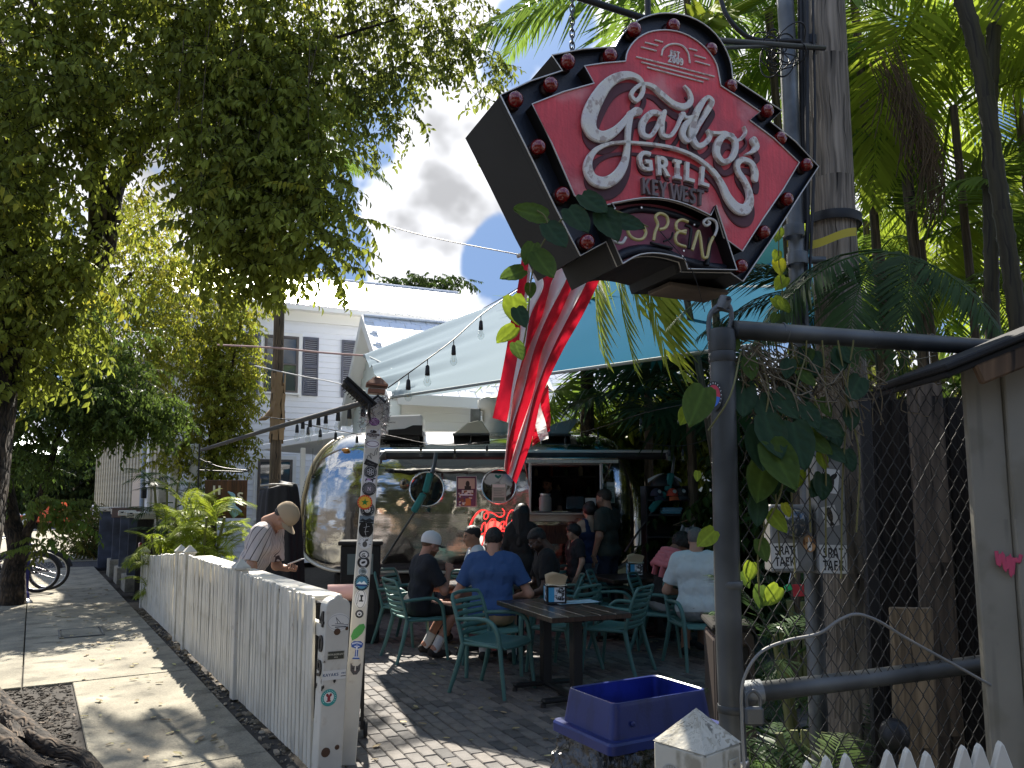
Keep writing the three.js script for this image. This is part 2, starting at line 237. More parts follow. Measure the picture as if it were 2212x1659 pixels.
// ---------- ground,pavements,patio ----------
const FO = V(-1.28, 0, -5.0), FT = 2.126, FU = V(-0.527, 0, -0.85), FV = V(-0.85, 0, 0.527); // the picket fence: origin, turn, direction, side of the street
const FP=(t,s,y=0)=>FO.clone().addScaledVector(FU,t).addScaledVector(FV,s).setY(y);
{
const soil=mat({c: [0.10,0.085,0.065],map: T.speck,roughness: 1,bumpMap: T.concreteB,bumpScale: 0.02});
tag(mesh('ground',new MB().add(grid(8,8,(u,v)=>V((u - 0.5)*900,-0.12,(0.5 - v)*900))).geo(),soil),null,null,null,'structure');
// pavement of cast slabs
const walk=new THREE.Group();walk.name='sidewalk';walk.position.copy(FO);walk.rotation.y=FT;scene.add(walk);tag(walk,null,null,null,'structure');
const r=rng(5),tones=[0,1,2].map((k)=>mat({c: [0.40 + k*0.03,0.38 + k*0.027,0.325 + k*0.022],map: T.concrete,roughness: 0.95,bumpMap: T.concreteB,bumpScale: 0.004}));
const slab=(t0,t1,s0,s1)=>{const b=new MB().add(cbox(t1 - t0 - 0.012,0.12,s1 - s0 - 0.012,0.006),MM((t0 + t1) / 2,-0.06 + (r() - 0.5)*0.006,-(s0 + s1) / 2));b.build('slab',tones[Math.floor(r()*3)],walk);};
for (let k=-2;k<1;k++) slab(0.45 + k*2.95,3.4 + k*2.95,0.13,1.16);
for (const [a,b] of [[3.4,6.35],[6.35,9.3],[9.3,12.25],[12.25,15.0],[15,17.8]]) {slab(a,b,0.13,1.55);slab(a,b,1.55,3.2);}
for (let k=0;k<9;k++) slab(20.2 + k*3,23.2 + k*3,-0.6 - (k>2?2:0),3.2);
// soil,kerb crumbs and mulch
const mulch=mat({c: [0.045,0.036,0.03],map: T.speck,roughness: 1,bumpMap: T.speck,bumpScale: 0.03});
const pit=tag(mesh('tree_pit',new MB().add(grid(60,24,(u,v)=>{const p=FP(lerp(-6,3.39,u),lerp(2.9,1.165,v));p.y=-0.03 + fbm(p.x*3,1,p.z*3,3)*0.05;return p;})).geo(),mulch),null,null,null,'structure');
const chip=new THREE.InstancedMesh(new MB().add(cbox(0.035,0.006,0.013,0.002)).geo(),mat({c: [1,1,1],roughness: 0.95,map: T.speck}),5200);chip.name='mulch_chips';tag(chip,'dark brown shredded bark mulch strewn in the tree pit','mulch',null,'stuff');
const q=rng(8),col=new THREE.Color();
for (let k=0;k<5200;k++) {const p=FP(lerp(-2.5,3.36,q()),lerp(2.8,1.18,q()));p.y=-0.02 + q()*0.02 + fbm(p.x*3,1,p.z*3,3)*0.05;const m=MM(p.x,p.y,p.z,(q() - 0.5)*0.9,q()*6,(q() - 0.5)*0.9,0.4 + q()*1.1);chip.setMatrixAt(k,m);const g=q()>0.95?0.4:0.02 + q()*q()*0.12;chip.setColorAt(k,col.setRGB(g,g*0.85,g*0.7));}
scene.add(chip);
// broken mortar strip along the foot of the fence
const strip=new MB();const r2=rng(15);
for (let k=0;k<420;k++) {const t=-1 + r2()*9.5,z=0.0 + r2()*0.12,g=0.3 + r2()*0.9;strip.add(new THREE.IcosahedronGeometry(0.004 + r2()*r2()*0.03,0),MM(t,-0.012,-z,r2()*3,r2()*3,0,1.6,0.5,1),[g,g*0.93,g*0.8]);}
strip.add(grid(90,3,(u,v)=>V(lerp(-2,9.6,u),-0.025 + 0.02*fbm(u*90,v*3,2,3),lerp(-0.14,0.12,v))),null,[0.35,0.32,0.27]);
const st=strip.build('rubble_strip',mat({c: [0.5,0.47,0.41],vertexColors: true,map: T.speck,roughness: 1}));st.position.copy(FO);st.rotation.y=FT;tag(st,'crumbling mortar rubble along the foot of the picket fence','rubble',null,'stuff');
// fallen leaves on pavement and patio
const lf=new THREE.InstancedMesh(grid(2,3,(u,v)=>V((u - 0.5)*0.028*Math.sin(PI*(0.1 + v*0.85)),0.003 + Math.abs(u - 0.5)*0.008 + 0.004*v,v*0.05)),mat({c: [1,1,1],roughness: 0.8}),420);lf.name='fallen_leaves';tag(lf,'small dry leaves scattered over sidewalk and patio','leaf litter',null,'stuff');
for (let k=0;k<420;k++) {const p=k % 2?FP(-1 + q()*13,0.2 + q()*(k % 3?1:2.4)):V(-1 + q()*4.5,0.008,-3.6 - q()*6);lf.setMatrixAt(k,MM(p.x,0.004,p.z,0,q()*6,0,0.6 + q()*0.9));const g=0.1 + q()*0.4;lf.setColorAt(k,col.setRGB(g,g*(0.7 + q()*0.25),g*0.4));}
scene.add(lf);
// hatch let into the pavement
const h=thing('utility_hatch','rectangular concrete hatch cover set in the shaded sidewalk','hatch',FP(6.4,0.95,0.008),FT);
new MB().add(cbox(0.62,0.02,0.42,0.004),MM(0,-0.004,0)).build('cover',tones[0],h);
const hf=new MB();for (const s of [-1,1]) {hf.add(cbox(0.7,0.014,0.022,0.003),MM(0,0,s*0.235));hf.add(cbox(0.022,0.014,0.447,0.003),MM(s*0.34,0,0));} hf.build('frame',M.darkMetal,h);
// gravel strip,cross street
const gv=tag(mesh('gravel_strip',new MB().add(cbox(2.3,0.1,5,0.01),MM(19.0,-0.065,-1.2)).geo(),mat({c: [0.09,0.095,0.11],map: T.speck,roughness: 1,bumpMap: T.speck,bumpScale: 0.04})),null,null,null,'structure');gv.position.copy(FO);gv.rotation.y=FT;
const asphalt=mat({c: [0.16,0.165,0.18],map: T.speck,roughness: 0.9,bumpMap: T.fine,bumpScale: 0.004});
const road=tag(mesh('road',new MB().add(cbox(16,0.1,120,0.01),MM(47.4 + 8,-0.1,-20)).geo(),asphalt),null,null,null,'structure');road.position.copy(FO);road.rotation.y=FT;
const side=tag(mesh('side_street',new MB().add(cbox(90,0.1,9,0.01),MM(2,-0.16,-7.9)).geo(),asphalt),null,null,null,'structure');side.position.copy(FO);side.rotation.y=FT;
const kerb=tag(mesh('kerb',new MB().add(cbox(60,0.16,0.16,0.02),MM(14,-0.07,-3.3)).geo(),M.concrete),null,null,null,'structure');kerb.position.copy(FO);kerb.rotation.y=FT;
const line=mat({c: [0.6,0.6,0.58],roughness: 0.8});
const marks=tag(mesh('road_markings',(()=>{const b=new MB();for (let k=0;k<5;k++) b.add(cbox(0.4,0.004,10,0.001),MM(48.2 + k*1.05,-0.046,-3));return b.geo();})(),line),null,null,null,'structure');marks.position.copy(FO);marks.rotation.y=FT;
}
{ // patio of clay and concrete pavers in running bond
const patio=new THREE.Group();patio.name='patio';scene.add(patio);tag(patio,null,null,null,'structure');
const dirC=V(0.432,0,0.902),O=V(0.3,0,-4.4),turn=Math.atan2(-dirC.z,dirC.x);
new MB().add(grid(1,1,(u,v)=>V(lerp(-5,6,u),-0.022,lerp(-1.0,-13.6,v)))).build('sand_bed',mat({c: [0.07,0.065,0.058],map: T.speck,roughness: 1}),patio);
const L=0.2,Wd=0.1,gap=0.006,r=rng(21),tones=[[0.215,0.208,0.202],[0.24,0.23,0.22],[0.19,0.186,0.184],[0.25,0.235,0.22],[0.12,0.12,0.122],[0.22,0.215,0.21]].map((c)=>mat({c,map: T.speck,roughness: 0.85,bumpMap: T.speck,bumpScale: 0.004}));
const geo=[0,1,2].map((k)=>{const b=new MB();b.add(cbox(L - gap - k*0.002,0.05,Wd - gap,0.006),MM(0,-0.025,0));const g=b.geo();for (let q=0;q<g.attributes.uv.count;q++) g.attributes.uv.setXY(q,g.attributes.uv.getX(q) + k*0.37,g.attributes.uv.getY(q) + k*0.21);return g;});
const list=[];
for (let row=-75;row<75;row++) for (let c=-50;c<50;c++) {
const a=(c + (row & 1?0.5:0) + (hash2(row,5) - 0.5)*0.06)*L,b=row*Wd,p=O.clone().addScaledVector(dirC,a).add(V(0.902,0,-0.432).multiplyScalar(b));
const e=p.clone().sub(FO),s=e.dot(FV),t=e.dot(FU);if (s>-0.16||p.z<-11.6||p.z>-2.0||p.x>4.6||p.x<-4.6) continue;
const D=-p.z,px=CX + FOCAL*p.x / D;if (px<560||px>1800) continue;
list.push({p,D,vis: D>4.9&&px>760&&px<1260?D:D + 6});
}
list.sort((a,b)=>a.vis - b.vis);
const rest=tones.map(()=>new MB());
list.forEach(({p},k)=>{
const m=MM(p.x,(r() - 0.5)*0.006,p.z,(r() - 0.5)*0.014,turn + (r() - 0.5)*0.03,(r() - 0.5)*0.014),g=geo[Math.floor(r()*3)],tn=Math.min(5,Math.floor(r()*6));
if (k<300) {const o=mesh('brick',g,tones[tn],patio);o.applyMatrix4(m);} else rest[tn].add(g,m,null,true);
});
const all=new MB(),cols=tones.map((m)=>m.color.toArray());
rest.forEach((b,k)=>all.add(b.geo(),null,cols[k],true));
tag(all.build('bricks',mat({vertexColors: true,map: T.speck,roughness: 0.85,bumpMap: T.speck,bumpScale: 0.004}),patio),null,null,null,'stuff');
}
// ---------- picket fence,posts ----------
const fenceH=(t)=>lerp(1.06,0.84,sstep(4.2,8.6,t));
{
const f=thing('picket_fence','long white picket fence between sidewalk and patio','fence',FO,FT);
const shape=(h,w=0.062)=>{const a=w / 2,n=[];n.push([-a,0.03],[a,0.03],[a,h - 0.06],[a*0.72,h - 0.025],[a*0.35,h - 0.004],[0,h],[-a*0.35,h - 0.004],[-a*0.72,h - 0.025],[-a,h - 0.06]);return extrude(n,0.02,{bevel: 0.003});};
const gs={},r=rng(31);const postT=[1.98,4.55,5.15,8.55];
const wood=[mat({c: [0.80,0.79,0.74],map: T.paint,roughness: 0.5,bumpMap: T.paintB,bumpScale: 0.001}),mat({c: [0.76,0.745,0.69],map: T.paint,roughness: 0.55,bumpMap: T.paintB,bumpScale: 0.001}),mat({c: [0.79,0.77,0.71],map: T.chip,roughness: 0.55})];
for (let t=-0.11;t<8.5;t += 0.0842) {
if (postT.some((p)=>Math.abs(p - t)<0.075)) continue;
const h=Math.round((fenceH(t) + (r() - 0.5)*0.012)*100) / 100;const vr=Math.floor(r()*4),key=h + '_' + vr;if (!gs[key]) {gs[key]=new MB().add(shape(h)).geo();const U=gs[key].attributes.uv;for (let q=0;q<U.count;q++) U.setXY(q,U.getX(q) + vr*0.23 + h,U.getY(q) + vr*0.41 + h*7);}
const o=mesh('picket',gs[key],wood[Math.floor(r()*2.4)],f);o.position.set(t,(r() - 0.5)*0.006,-0.034);o.rotation.set((r() - 0.5)*0.02,(r() - 0.5)*0.06,(r() - 0.5)*0.02);
}
for (const hh of [0.24,0.82]) for (let k=0;k<3;k++) {const t0=[-0.28,2.06,5.2][k],t1=[1.9,4.48,8.5][k],y0=hh*fenceH(t0),y1=hh*fenceH(t1);const b=new MB().add(cbox(t1 - t0,0.085,0.036,0.004),MM((t0 + t1) / 2,(y0 + y1) / 2,0.006,0,0,Math.atan2(y1 - y0,t1 - t0)));b.build('rail',M.white,f);}
// flat drink ledge on the patio side
{const pts=[0.12,2,4.5].map((t)=>fenceH(t) - 0.035);new MB().add(cbox(4.4,0.03,0.2,0.006),MM(2.3,pts[0],0.135)).build('ledge',M.white,f);}
postT.forEach((t,k)=>{
const h=fenceH(t) + (k === 3?0.02:0.015),w=0.105,b=new MB();b.add(cbox(w,h,w,0.005),MM(0,h / 2,0));
const p=b.build('post',k === 0?M.chip:M.white,f);p.position.set(t,0,-0.0);
const c=new MB();c.add(cbox(w + 0.03,0.02,w + 0.03,0.004),MM(0,0.01,0));c.add(new THREE.ConeGeometry((w + 0.03)*0.707,0.075,4,1).toNonIndexed(),MM(0,0.0575,0,0,PI / 4));const g=c.geo();g.computeVertexNormals();mesh('cap',g.toNonIndexed(),M.white,p).position.y=h;p.children[0].geometry.computeVertexNormals();
});
}
const stickerUV={};
// one sheet of printed stickers;each is cut out as its own thin vinyl disc or label
const STK=ctex(2048,2048,(x,w)=>{
x.fillStyle='#ddd';x.fillRect(0,0,w,w);x.textAlign='center';x.textBaseline='middle';
const cell=(n)=>{const i=n % 8,j=Math.floor(n / 8);return [i*256 + 128,j*256 + 128];};
const put=(n,name,f)=>{const [cx,cy]=cell(n);x.save();x.beginPath();x.rect(cx - 128,cy - 128,256,256);x.clip();x.translate(cx,cy);f();x.restore();stickerUV[name]=[(cx - 124) / w,1 - (cy + 124) / w,248 / w,248 / w];};
const bg=(c)=>{x.fillStyle=c;x.fillRect(-128,-128,256,256);};
const circ=(r,c)=>{x.fillStyle=c;x.beginPath();x.arc(0,0,r,0,7);x.fill();};
const ring=(r,lw,c)=>{x.strokeStyle=c;x.lineWidth=lw;x.beginPath();x.arc(0,0,r,0,7);x.stroke();};
const txt=(s,y,size,c,font='sans-serif',bold='bold ')=>{x.fillStyle=c;x.font=bold + size + 'px ' + font;x.fillText(s,0,y);};
const arcMarks=(r,c,n,sz=18)=>{x.fillStyle=c;for (let k=0;k<n;k++) {x.save();x.rotate(-2.2 + 4.4*k / (n - 1));x.fillRect(-sz / 4,-r - sz / 2,sz / 2.2,sz);x.restore();}};
put(0,'purple',()=>{bg('#e4dfe6');circ(112,'#5b2a62');circ(96,'#8a4a90');x.strokeStyle='#e9d7ec';x.lineWidth=9;for (let k=-2;k<3;k++) {x.beginPath();x.moveTo(-80,k*30 + 10);x.bezierCurveTo(-30,k*30 - 28,30,k*30 + 28,80,k*30 - 10);x.stroke();}});
put(1,'wellfleet',()=>{bg('#d8d5d0');x.fillStyle='#2c1d1d';x.beginPath();x.ellipse(0,-52,60,42,0.2,0,7);x.fill();x.fillRect(-112,0,224,62);x.fillRect(-66,70,132,34);txt('WELLFLEET',32,36,'#d8d0c8');txt('MARKET',88,24,'#d8d0c8');});
put(2,'oval',()=>{bg('#d9d9dc');x.fillStyle='#e9e6ea';x.beginPath();x.ellipse(0,0,120,80,0,0,7);x.fill();x.strokeStyle='#5d3450';x.lineWidth=14;x.beginPath();x.ellipse(0,0,110,72,0,0,7);x.stroke();txt('★ ★ ★ ★',6,34,'#5d3450');});
put(3,'riolabel',()=>{bg('#1b1a1c');x.strokeStyle='#c9c6c0';x.lineWidth=5;x.beginPath();x.moveTo(-70,20);x.bezierCurveTo(-30,-60,10,60,60,-30);x.stroke();txt('• • • • • •',84,26,'#9a978f');});
put(4,'flower',()=>{bg('#17171a');circ(122,'#141416');ring(108,5,'#cfcfcf');x.strokeStyle='#d5d5d5';x.lineWidth=7;for (let k=0;k<6;k++) {x.save();x.rotate(k*PI / 3);x.beginPath();x.arc(0,-42,27,0,7);x.stroke();x.restore();} arcMarks(92,'#cfcfcf',15,14);});
put(5,'cow',()=>{bg('#d6d3d6');x.fillStyle='#2a2230';x.fillRect(-90,-30,170,66);x.fillRect(-96,20,24,60);x.fillRect(50,30,24,56);x.fillStyle='#b48fb8';x.beginPath();x.ellipse(-20,4,46,30,0,0,7);x.fill();x.fillStyle='#2a2230';x.beginPath();x.ellipse(92,-42,32,26,0,0,7);x.fill();});
put(6,'grey',()=>{bg('#3a393b');circ(124,'#2d2c2e');circ(86,'#6c696b');arcMarks(104,'#b9b5b5',17,18);txt('N',2,92,'#d9c5cc','serif');});
put(7,'star',()=>{bg('#d7a32a');circ(124,'#d9482a');circ(98,'#e9b33a');x.fillStyle='#1f7a34';x.beginPath();for (let k=0;k<10;k++) {const a=-PI / 2 + k*PI / 5,q=k & 1?26:66;x.lineTo(Math.cos(a)*q,Math.sin(a)*q);} x.fill();arcMarks(110,'#f4d27a',13,18);});
put(8,'skull',()=>{bg('#101012');circ(124,'#121214');ring(112,4,'#bbb');circ(54,'#c9c8c4');x.fillStyle='#121214';for (const s of [-1,1]) {x.beginPath();x.arc(s*20,-6,13,0,7);x.fill();} x.fillRect(-16,22,8,22);x.fillRect(8,22,8,22);arcMarks(88,'#c9c8c4',15,20);});
put(9,'ridge',()=>{bg('#6f7d84');x.fillStyle='#20262b';x.beginPath();x.moveTo(-128,60);x.lineTo(-70,-40);x.lineTo(-20,10);x.lineTo(50,-60);x.lineTo(128,20);x.lineTo(128,128);x.lineTo(-128,128);x.fill();x.strokeStyle='#c6d2d6';x.lineWidth=8;x.beginPath();x.moveTo(-128,70);x.bezierCurveTo(-40,30,30,110,128,60);x.stroke();});
put(10,'surfer',()=>{bg('#0c0c0e');x.strokeStyle='#d8d8d8';x.lineWidth=6;x.beginPath();x.moveTo(-10,-90);x.bezierCurveTo(30,-40,-40,10,10,90);x.stroke();x.lineWidth=4;x.beginPath();x.moveTo(-44,-20);x.lineTo(60,-46);x.moveTo(-30,40);x.lineTo(50,30);x.stroke();});
put(11,'pineapple',()=>{bg('#d9d8d4');x.fillStyle='#55534f';x.beginPath();x.ellipse(0,30,44,58,0,0,7);x.fill();for (let k=-2;k<3;k++) {x.beginPath();x.moveTo(0,-20);x.lineTo(k*24,-84);x.lineTo(k*24 + 14,-50);x.fill();} arcMarks(104,'#55534f',15,16);x.fillRect(-118,20,44,12);x.fillRect(74,20,44,12);});
put(12,'wave',()=>{bg('#e0deda');circ(118,'#26262a');circ(84,'#dddcd8');x.strokeStyle='#26262a';x.lineWidth=20;x.beginPath();x.arc(0,6,44,0.4,5.2);x.stroke();x.beginPath();x.arc(8,10,16,0,5);x.stroke();arcMarks(101,'#dddcd8',13,18);});
put(13,'scuba',()=>{bg('#e0deda');circ(122,'#1d1d20');circ(74,'#cfcfcf');x.fillStyle='#1d1d20';x.beginPath();x.ellipse(0,0,46,24,-0.4,0,7);x.fill();txt('SCUBA',-98,32,'#e4e4e4');txt('DIVERS',98,30,'#e4e4e4');});
put(14,'face',()=>{bg('#d9dad6');circ(100,'#8d989a');x.fillStyle='#5b6668';x.beginPath();x.ellipse(20,-10,60,44,0.5,0,7);x.fill();x.strokeStyle='#c9d3d3';x.lineWidth=10;x.beginPath();x.arc(-10,20,50,0,3);x.stroke();});
put(15,'mountain',()=>{bg('#1f4350');circ(124,'#16303b');circ(94,'#4f8aa3');x.fillStyle='#dfe9ec';x.beginPath();x.moveTo(-90,26);x.lineTo(-36,-18);x.lineTo(-6,6);x.lineTo(34,-26);x.lineTo(90,26);x.fill();x.fillStyle='#1d3d78';x.fillRect(-86,26,172,30);arcMarks(109,'#bcd3da',17,14);});
put(16,'tumtum',()=>{bg('#e7e5e1');x.strokeStyle='#2a2a2a';x.lineWidth=6;x.beginPath();x.ellipse(0,0,92,120,0,0,7);x.stroke();x.fillStyle='#1d1d1d';x.fillRect(-14,-54,62,22);x.fillRect(0,-40,30,66);x.fillRect(-30,18,84,18);x.lineWidth=4;x.beginPath();x.moveTo(-66,70);for (let k=0;k<14;k++) x.lineTo(-66 + (k % 2?14:-6) + k*2,66 - k*11);x.stroke();});
put(17,'lock',()=>{bg('#222');circ(122,'#1b1b1d');circ(70,'#e0e0e0');x.fillStyle='#1b1b1d';x.fillRect(-30,-8,60,46);x.strokeStyle='#1b1b1d';x.lineWidth=12;x.beginPath();x.arc(0,-10,24,PI,0);x.stroke();arcMarks(96,'#ccc',17,14);});
put(18,'green',()=>{bg('#4d9a50');for (let k=0;k<260;k++) {x.fillStyle=hash2(k,3)>0.5?'#3f8746':'#63ad62';x.fillRect(hash2(k,1)*256 - 128,hash2(k,2)*256 - 128,7,5);}});
put(19,'monaghans',()=>{bg('#3a3b30');x.strokeStyle='#a9a58c';x.lineWidth=6;x.strokeRect(-118,-118,236,236);x.save();x.scale(1,2.1);txt("MONAGHAN'S",-12,37,'#d9d4bd','serif');txt('PUB',30,26,'#d9d4bd','serif');x.restore();});
put(20,'palm',()=>{bg('#2b51a3');x.fillStyle='#dfe6f2';x.fillRect(-6,-20,14,100);x.strokeStyle='#dfe6f2';x.lineWidth=12;for (const [a,b] of [[-70,10],[-50,-46],[0,-66],[52,-46],[72,10]]) {x.beginPath();x.moveTo(0,-20);x.quadraticCurveTo(a*0.5,b - 30,a,b);x.stroke();} for (let k=0;k<9;k++) x.fillRect(-98 + k*22,-116 + Math.abs(k - 4)*4,13,22);x.fillRect(-70,84,140,12);});
put(21,'kayaks',()=>{bg('#dedcd6');x.save();x.scale(1,2.3);x.textAlign='left';x.font='bold 47px sans-serif';x.fillStyle='#1c3a63';x.fillText('KAYAKS',-126,-4);x.font='bold 26px sans-serif';x.fillText('#BO',74,-14);x.fillStyle='#222';x.fillRect(70,16,56,9);x.restore();});
put(22,'cat',()=>{bg('#4b4a4d');for (let k=0;k<300;k++) {x.fillStyle=hash2(k,7)>0.5?'#35343a':'#6a686a';x.fillRect(hash2(k,5)*256 - 128,hash2(k,6)*256 - 128,4,12);} x.fillStyle='#d8d4cf';x.beginPath();x.moveTo(-8,-70);x.lineTo(10,-70);x.lineTo(18,40);x.lineTo(-16,40);x.fill();x.fillStyle='#1a1a1a';for (const s of [-1,1]) {x.beginPath();x.ellipse(s*52,-10,22,10,-s*0.3,0,7);x.fill();} x.fillStyle='#8a5a5c';x.fillRect(-14,34,28,16);});
put(23,'lobster',()=>{bg('#dedcd6');circ(124,'#2f9a94');circ(78,'#e8e6e0');x.fillStyle='#8e2430';x.beginPath();x.ellipse(0,14,24,46,0,0,7);x.fill();x.fillRect(-36,40,72,20);for (const s of [-1,1]) {x.beginPath();x.ellipse(s*24,-36,20,26,s*0.4,0,7);x.fill();} arcMarks(100,'#d7efec',17,16);});
put(24,'boat',()=>{bg('#dcd9d2');x.strokeStyle='#8f8f92';x.lineWidth=4;x.beginPath();x.ellipse(0,0,122,100,0,0,7);x.stroke();x.strokeStyle='#3b3d44';x.lineWidth=7;x.beginPath();x.moveTo(-40,20);x.lineTo(60,20);x.moveTo(-10,18);x.lineTo(-30,-60);x.lineTo(24,14);x.moveTo(-80,40);x.lineTo(110,40);x.stroke();x.fillStyle='#3b3d44';x.fillRect(-40,58,130,14);});
put(25,'srat',()=>{bg('#d8d7d0');x.save();x.scale(0.82,1.25);txt('SRAT',-42,96,'#101010');txt('TAEK',46,96,'#101010');x.restore();x.strokeStyle='#222';x.lineWidth=5;x.beginPath();x.moveTo(106,-60);x.bezierCurveTo(90,0,122,20,108,70);x.stroke();});
put(26,'dog',()=>{bg('#b98a5c');circ(110,'#c79a68');x.fillStyle='#efe9df';x.beginPath();x.ellipse(0,40,44,70,0,0,7);x.fill();x.fillRect(-10,-90,20,100);x.fillStyle='#1c1512';for (const s of [-1,1]) {x.beginPath();x.arc(s*46,-16,13,0,7);x.fill();} x.beginPath();x.ellipse(0,44,22,16,0,0,7);x.fill();x.fillStyle='#7a4e2c';for (const s of [-1,1]) {x.beginPath();x.ellipse(s*100,-40,26,60,s*0.2,0,7);x.fill();}});
put(27,'morada',()=>{bg('#d9d8d2');x.fillStyle='#1a1a1a';x.beginPath();x.ellipse(30,-40,70,30,-0.5,0,7);x.fill();x.beginPath();x.ellipse(20,40,34,76,0.2,0,7);x.fill();x.save();x.translate(-92,20);x.rotate(PI / 2);txt('MORADA',0,42,'#1a1a1a');x.restore();});
put(28,'ghost',()=>{bg('#b4b1a8');circ(112,'#8b8980');x.strokeStyle='#a7a59b';x.lineWidth=12;for (let k=-3;k<4;k++) {x.beginPath();x.moveTo(-100,k*26);x.lineTo(100,k*22 + 14);x.stroke();x.beginPath();x.moveTo(k*30,-100);x.lineTo(k*28,100);x.stroke();}});
put(29,'fish',()=>{bg('#c9c5ba');x.fillStyle='#2e2a22';x.beginPath();x.ellipse(0,-20,50,90,0,0,7);x.fill();x.beginPath();x.moveTo(0,40);x.lineTo(-50,118);x.lineTo(50,118);x.fill();x.fillStyle='#6d6043';for (let k=0;k<30;k++) x.fillRect(hash2(k,1)*60 - 30,hash2(k,2)*130 - 90,9,7);});
put(30,'yellow',()=>{bg('#c9c5ba');circ(124,'#1a1a16');circ(112,'#d8b92a');x.fillStyle='#1a1a16';x.beginPath();x.moveTo(-60,50);x.lineTo(-10,-60);x.lineTo(20,0);x.lineTo(60,-20);x.lineTo(50,60);x.fill();});
put(31,'redblue',()=>{bg('#15151a');circ(122,'#101014');circ(92,'#b8203c');x.fillStyle='#2a64c4';x.beginPath();x.arc(0,0,92,0.2,PI + 0.2);x.fill();arcMarks(107,'#ddd',15,14);});
put(32,'dome',()=>{bg('#e4e4e2');x.save();x.scale(0.75,2.6);txt('DOMETIC',0,50,'#222');x.restore();});
put(33,'hs',()=>{bg('#3a1d10');});
put(34,'poster',()=>{bg('#6b3550');x.fillStyle='#d8b7a6';x.fillRect(-110,-110,220,90);x.fillStyle='#7d4a6a';x.fillRect(-110,10,220,110);x.fillStyle='#3a2626';x.beginPath();x.arc(16,-62,26,0,7);x.fill();x.fillRect(-24,-44,84,70);x.fillStyle='#efe6dc';x.fillRect(-60,-10,150,40);for (let k=0;k<60;k++) {x.fillStyle=['#8e5230','#e8e0d6','#5a3c66','#a8694a'][k % 4];x.fillRect(hash2(k,11)*200 - 110,hash2(k,12)*130 - 10,22,14);} x.fillStyle='#d98a4a';x.fillRect(-10,60,70,60);x.fillStyle='#f0e8ee';x.fillRect(-84,24,168,12);});
put(35,'notice',()=>{bg('#aebfb4');x.fillStyle='#e6ebe6';x.fillRect(-110,-118,220,40);x.fillStyle='#6d8f80';x.fillRect(-100,60,200,50);x.fillStyle='#7c8d84';for (let k=0;k<5;k++) x.fillRect(-90,-60 + k*22,180 - (k % 2)*40,8);});
put(36,'holder',()=>{bg('#d7dde0');x.fillStyle='#4aa3cf';x.fillRect(-128,-128,92,256);x.fillStyle='#171717';for (let k=0;k<44;k++) {x.strokeStyle='#171717';x.lineWidth=7;x.strokeRect(-30 + hash2(k,21)*130,-118 + hash2(k,22)*210,10 + hash2(k,23)*26,8 + hash2(k,24)*26);} x.fillStyle='#f1f1ee';x.fillRect(10,-20,60,50);});
put(37,'badge',()=>{bg('#2e7f74');x.fillStyle='#dfe8e4';x.fillRect(-128,-128,256,60);txt('• • •',-98,40,'#2e5f58');circ(44,'#dfe8e4');circ(26,'#2e7f74');});
put(38,'chairtag',()=>{bg('#1f1712');x.save();x.scale(0.9,1.6);txt('DRINK',-30,74,'#8b6a48','serif');txt('THIS',40,74,'#8b6a48','serif');x.restore();});
});
const stickerMat=mat({map: STK,roughness: 0.4});
function sticker(parent,kind,w,h,m,shape='round',name='sticker') {
let g;const rot=0;
if (Array.isArray(shape)) g=new THREE.ShapeGeometry(new THREE.Shape(shape.map(([x,y])=>new THREE.Vector2(x*w / 2,y*h / 2))));else if (shape === 'round') g=new THREE.CircleGeometry(0.5,28).scale(w,h,1);else g=new THREE.PlaneGeometry(w,h);
const [u0,v0,du,dv]=stickerUV[kind],P=g.attributes.position,U=g.attributes.uv;for (let k=0;k<P.count;k++) U.setXY(k,u0 + (P.getX(k) / w + 0.5)*du,v0 + (P.getY(k) / h + 0.5)*dv);
const o=mesh(name,g,stickerMat,parent);o.applyMatrix4(m);return o;
}
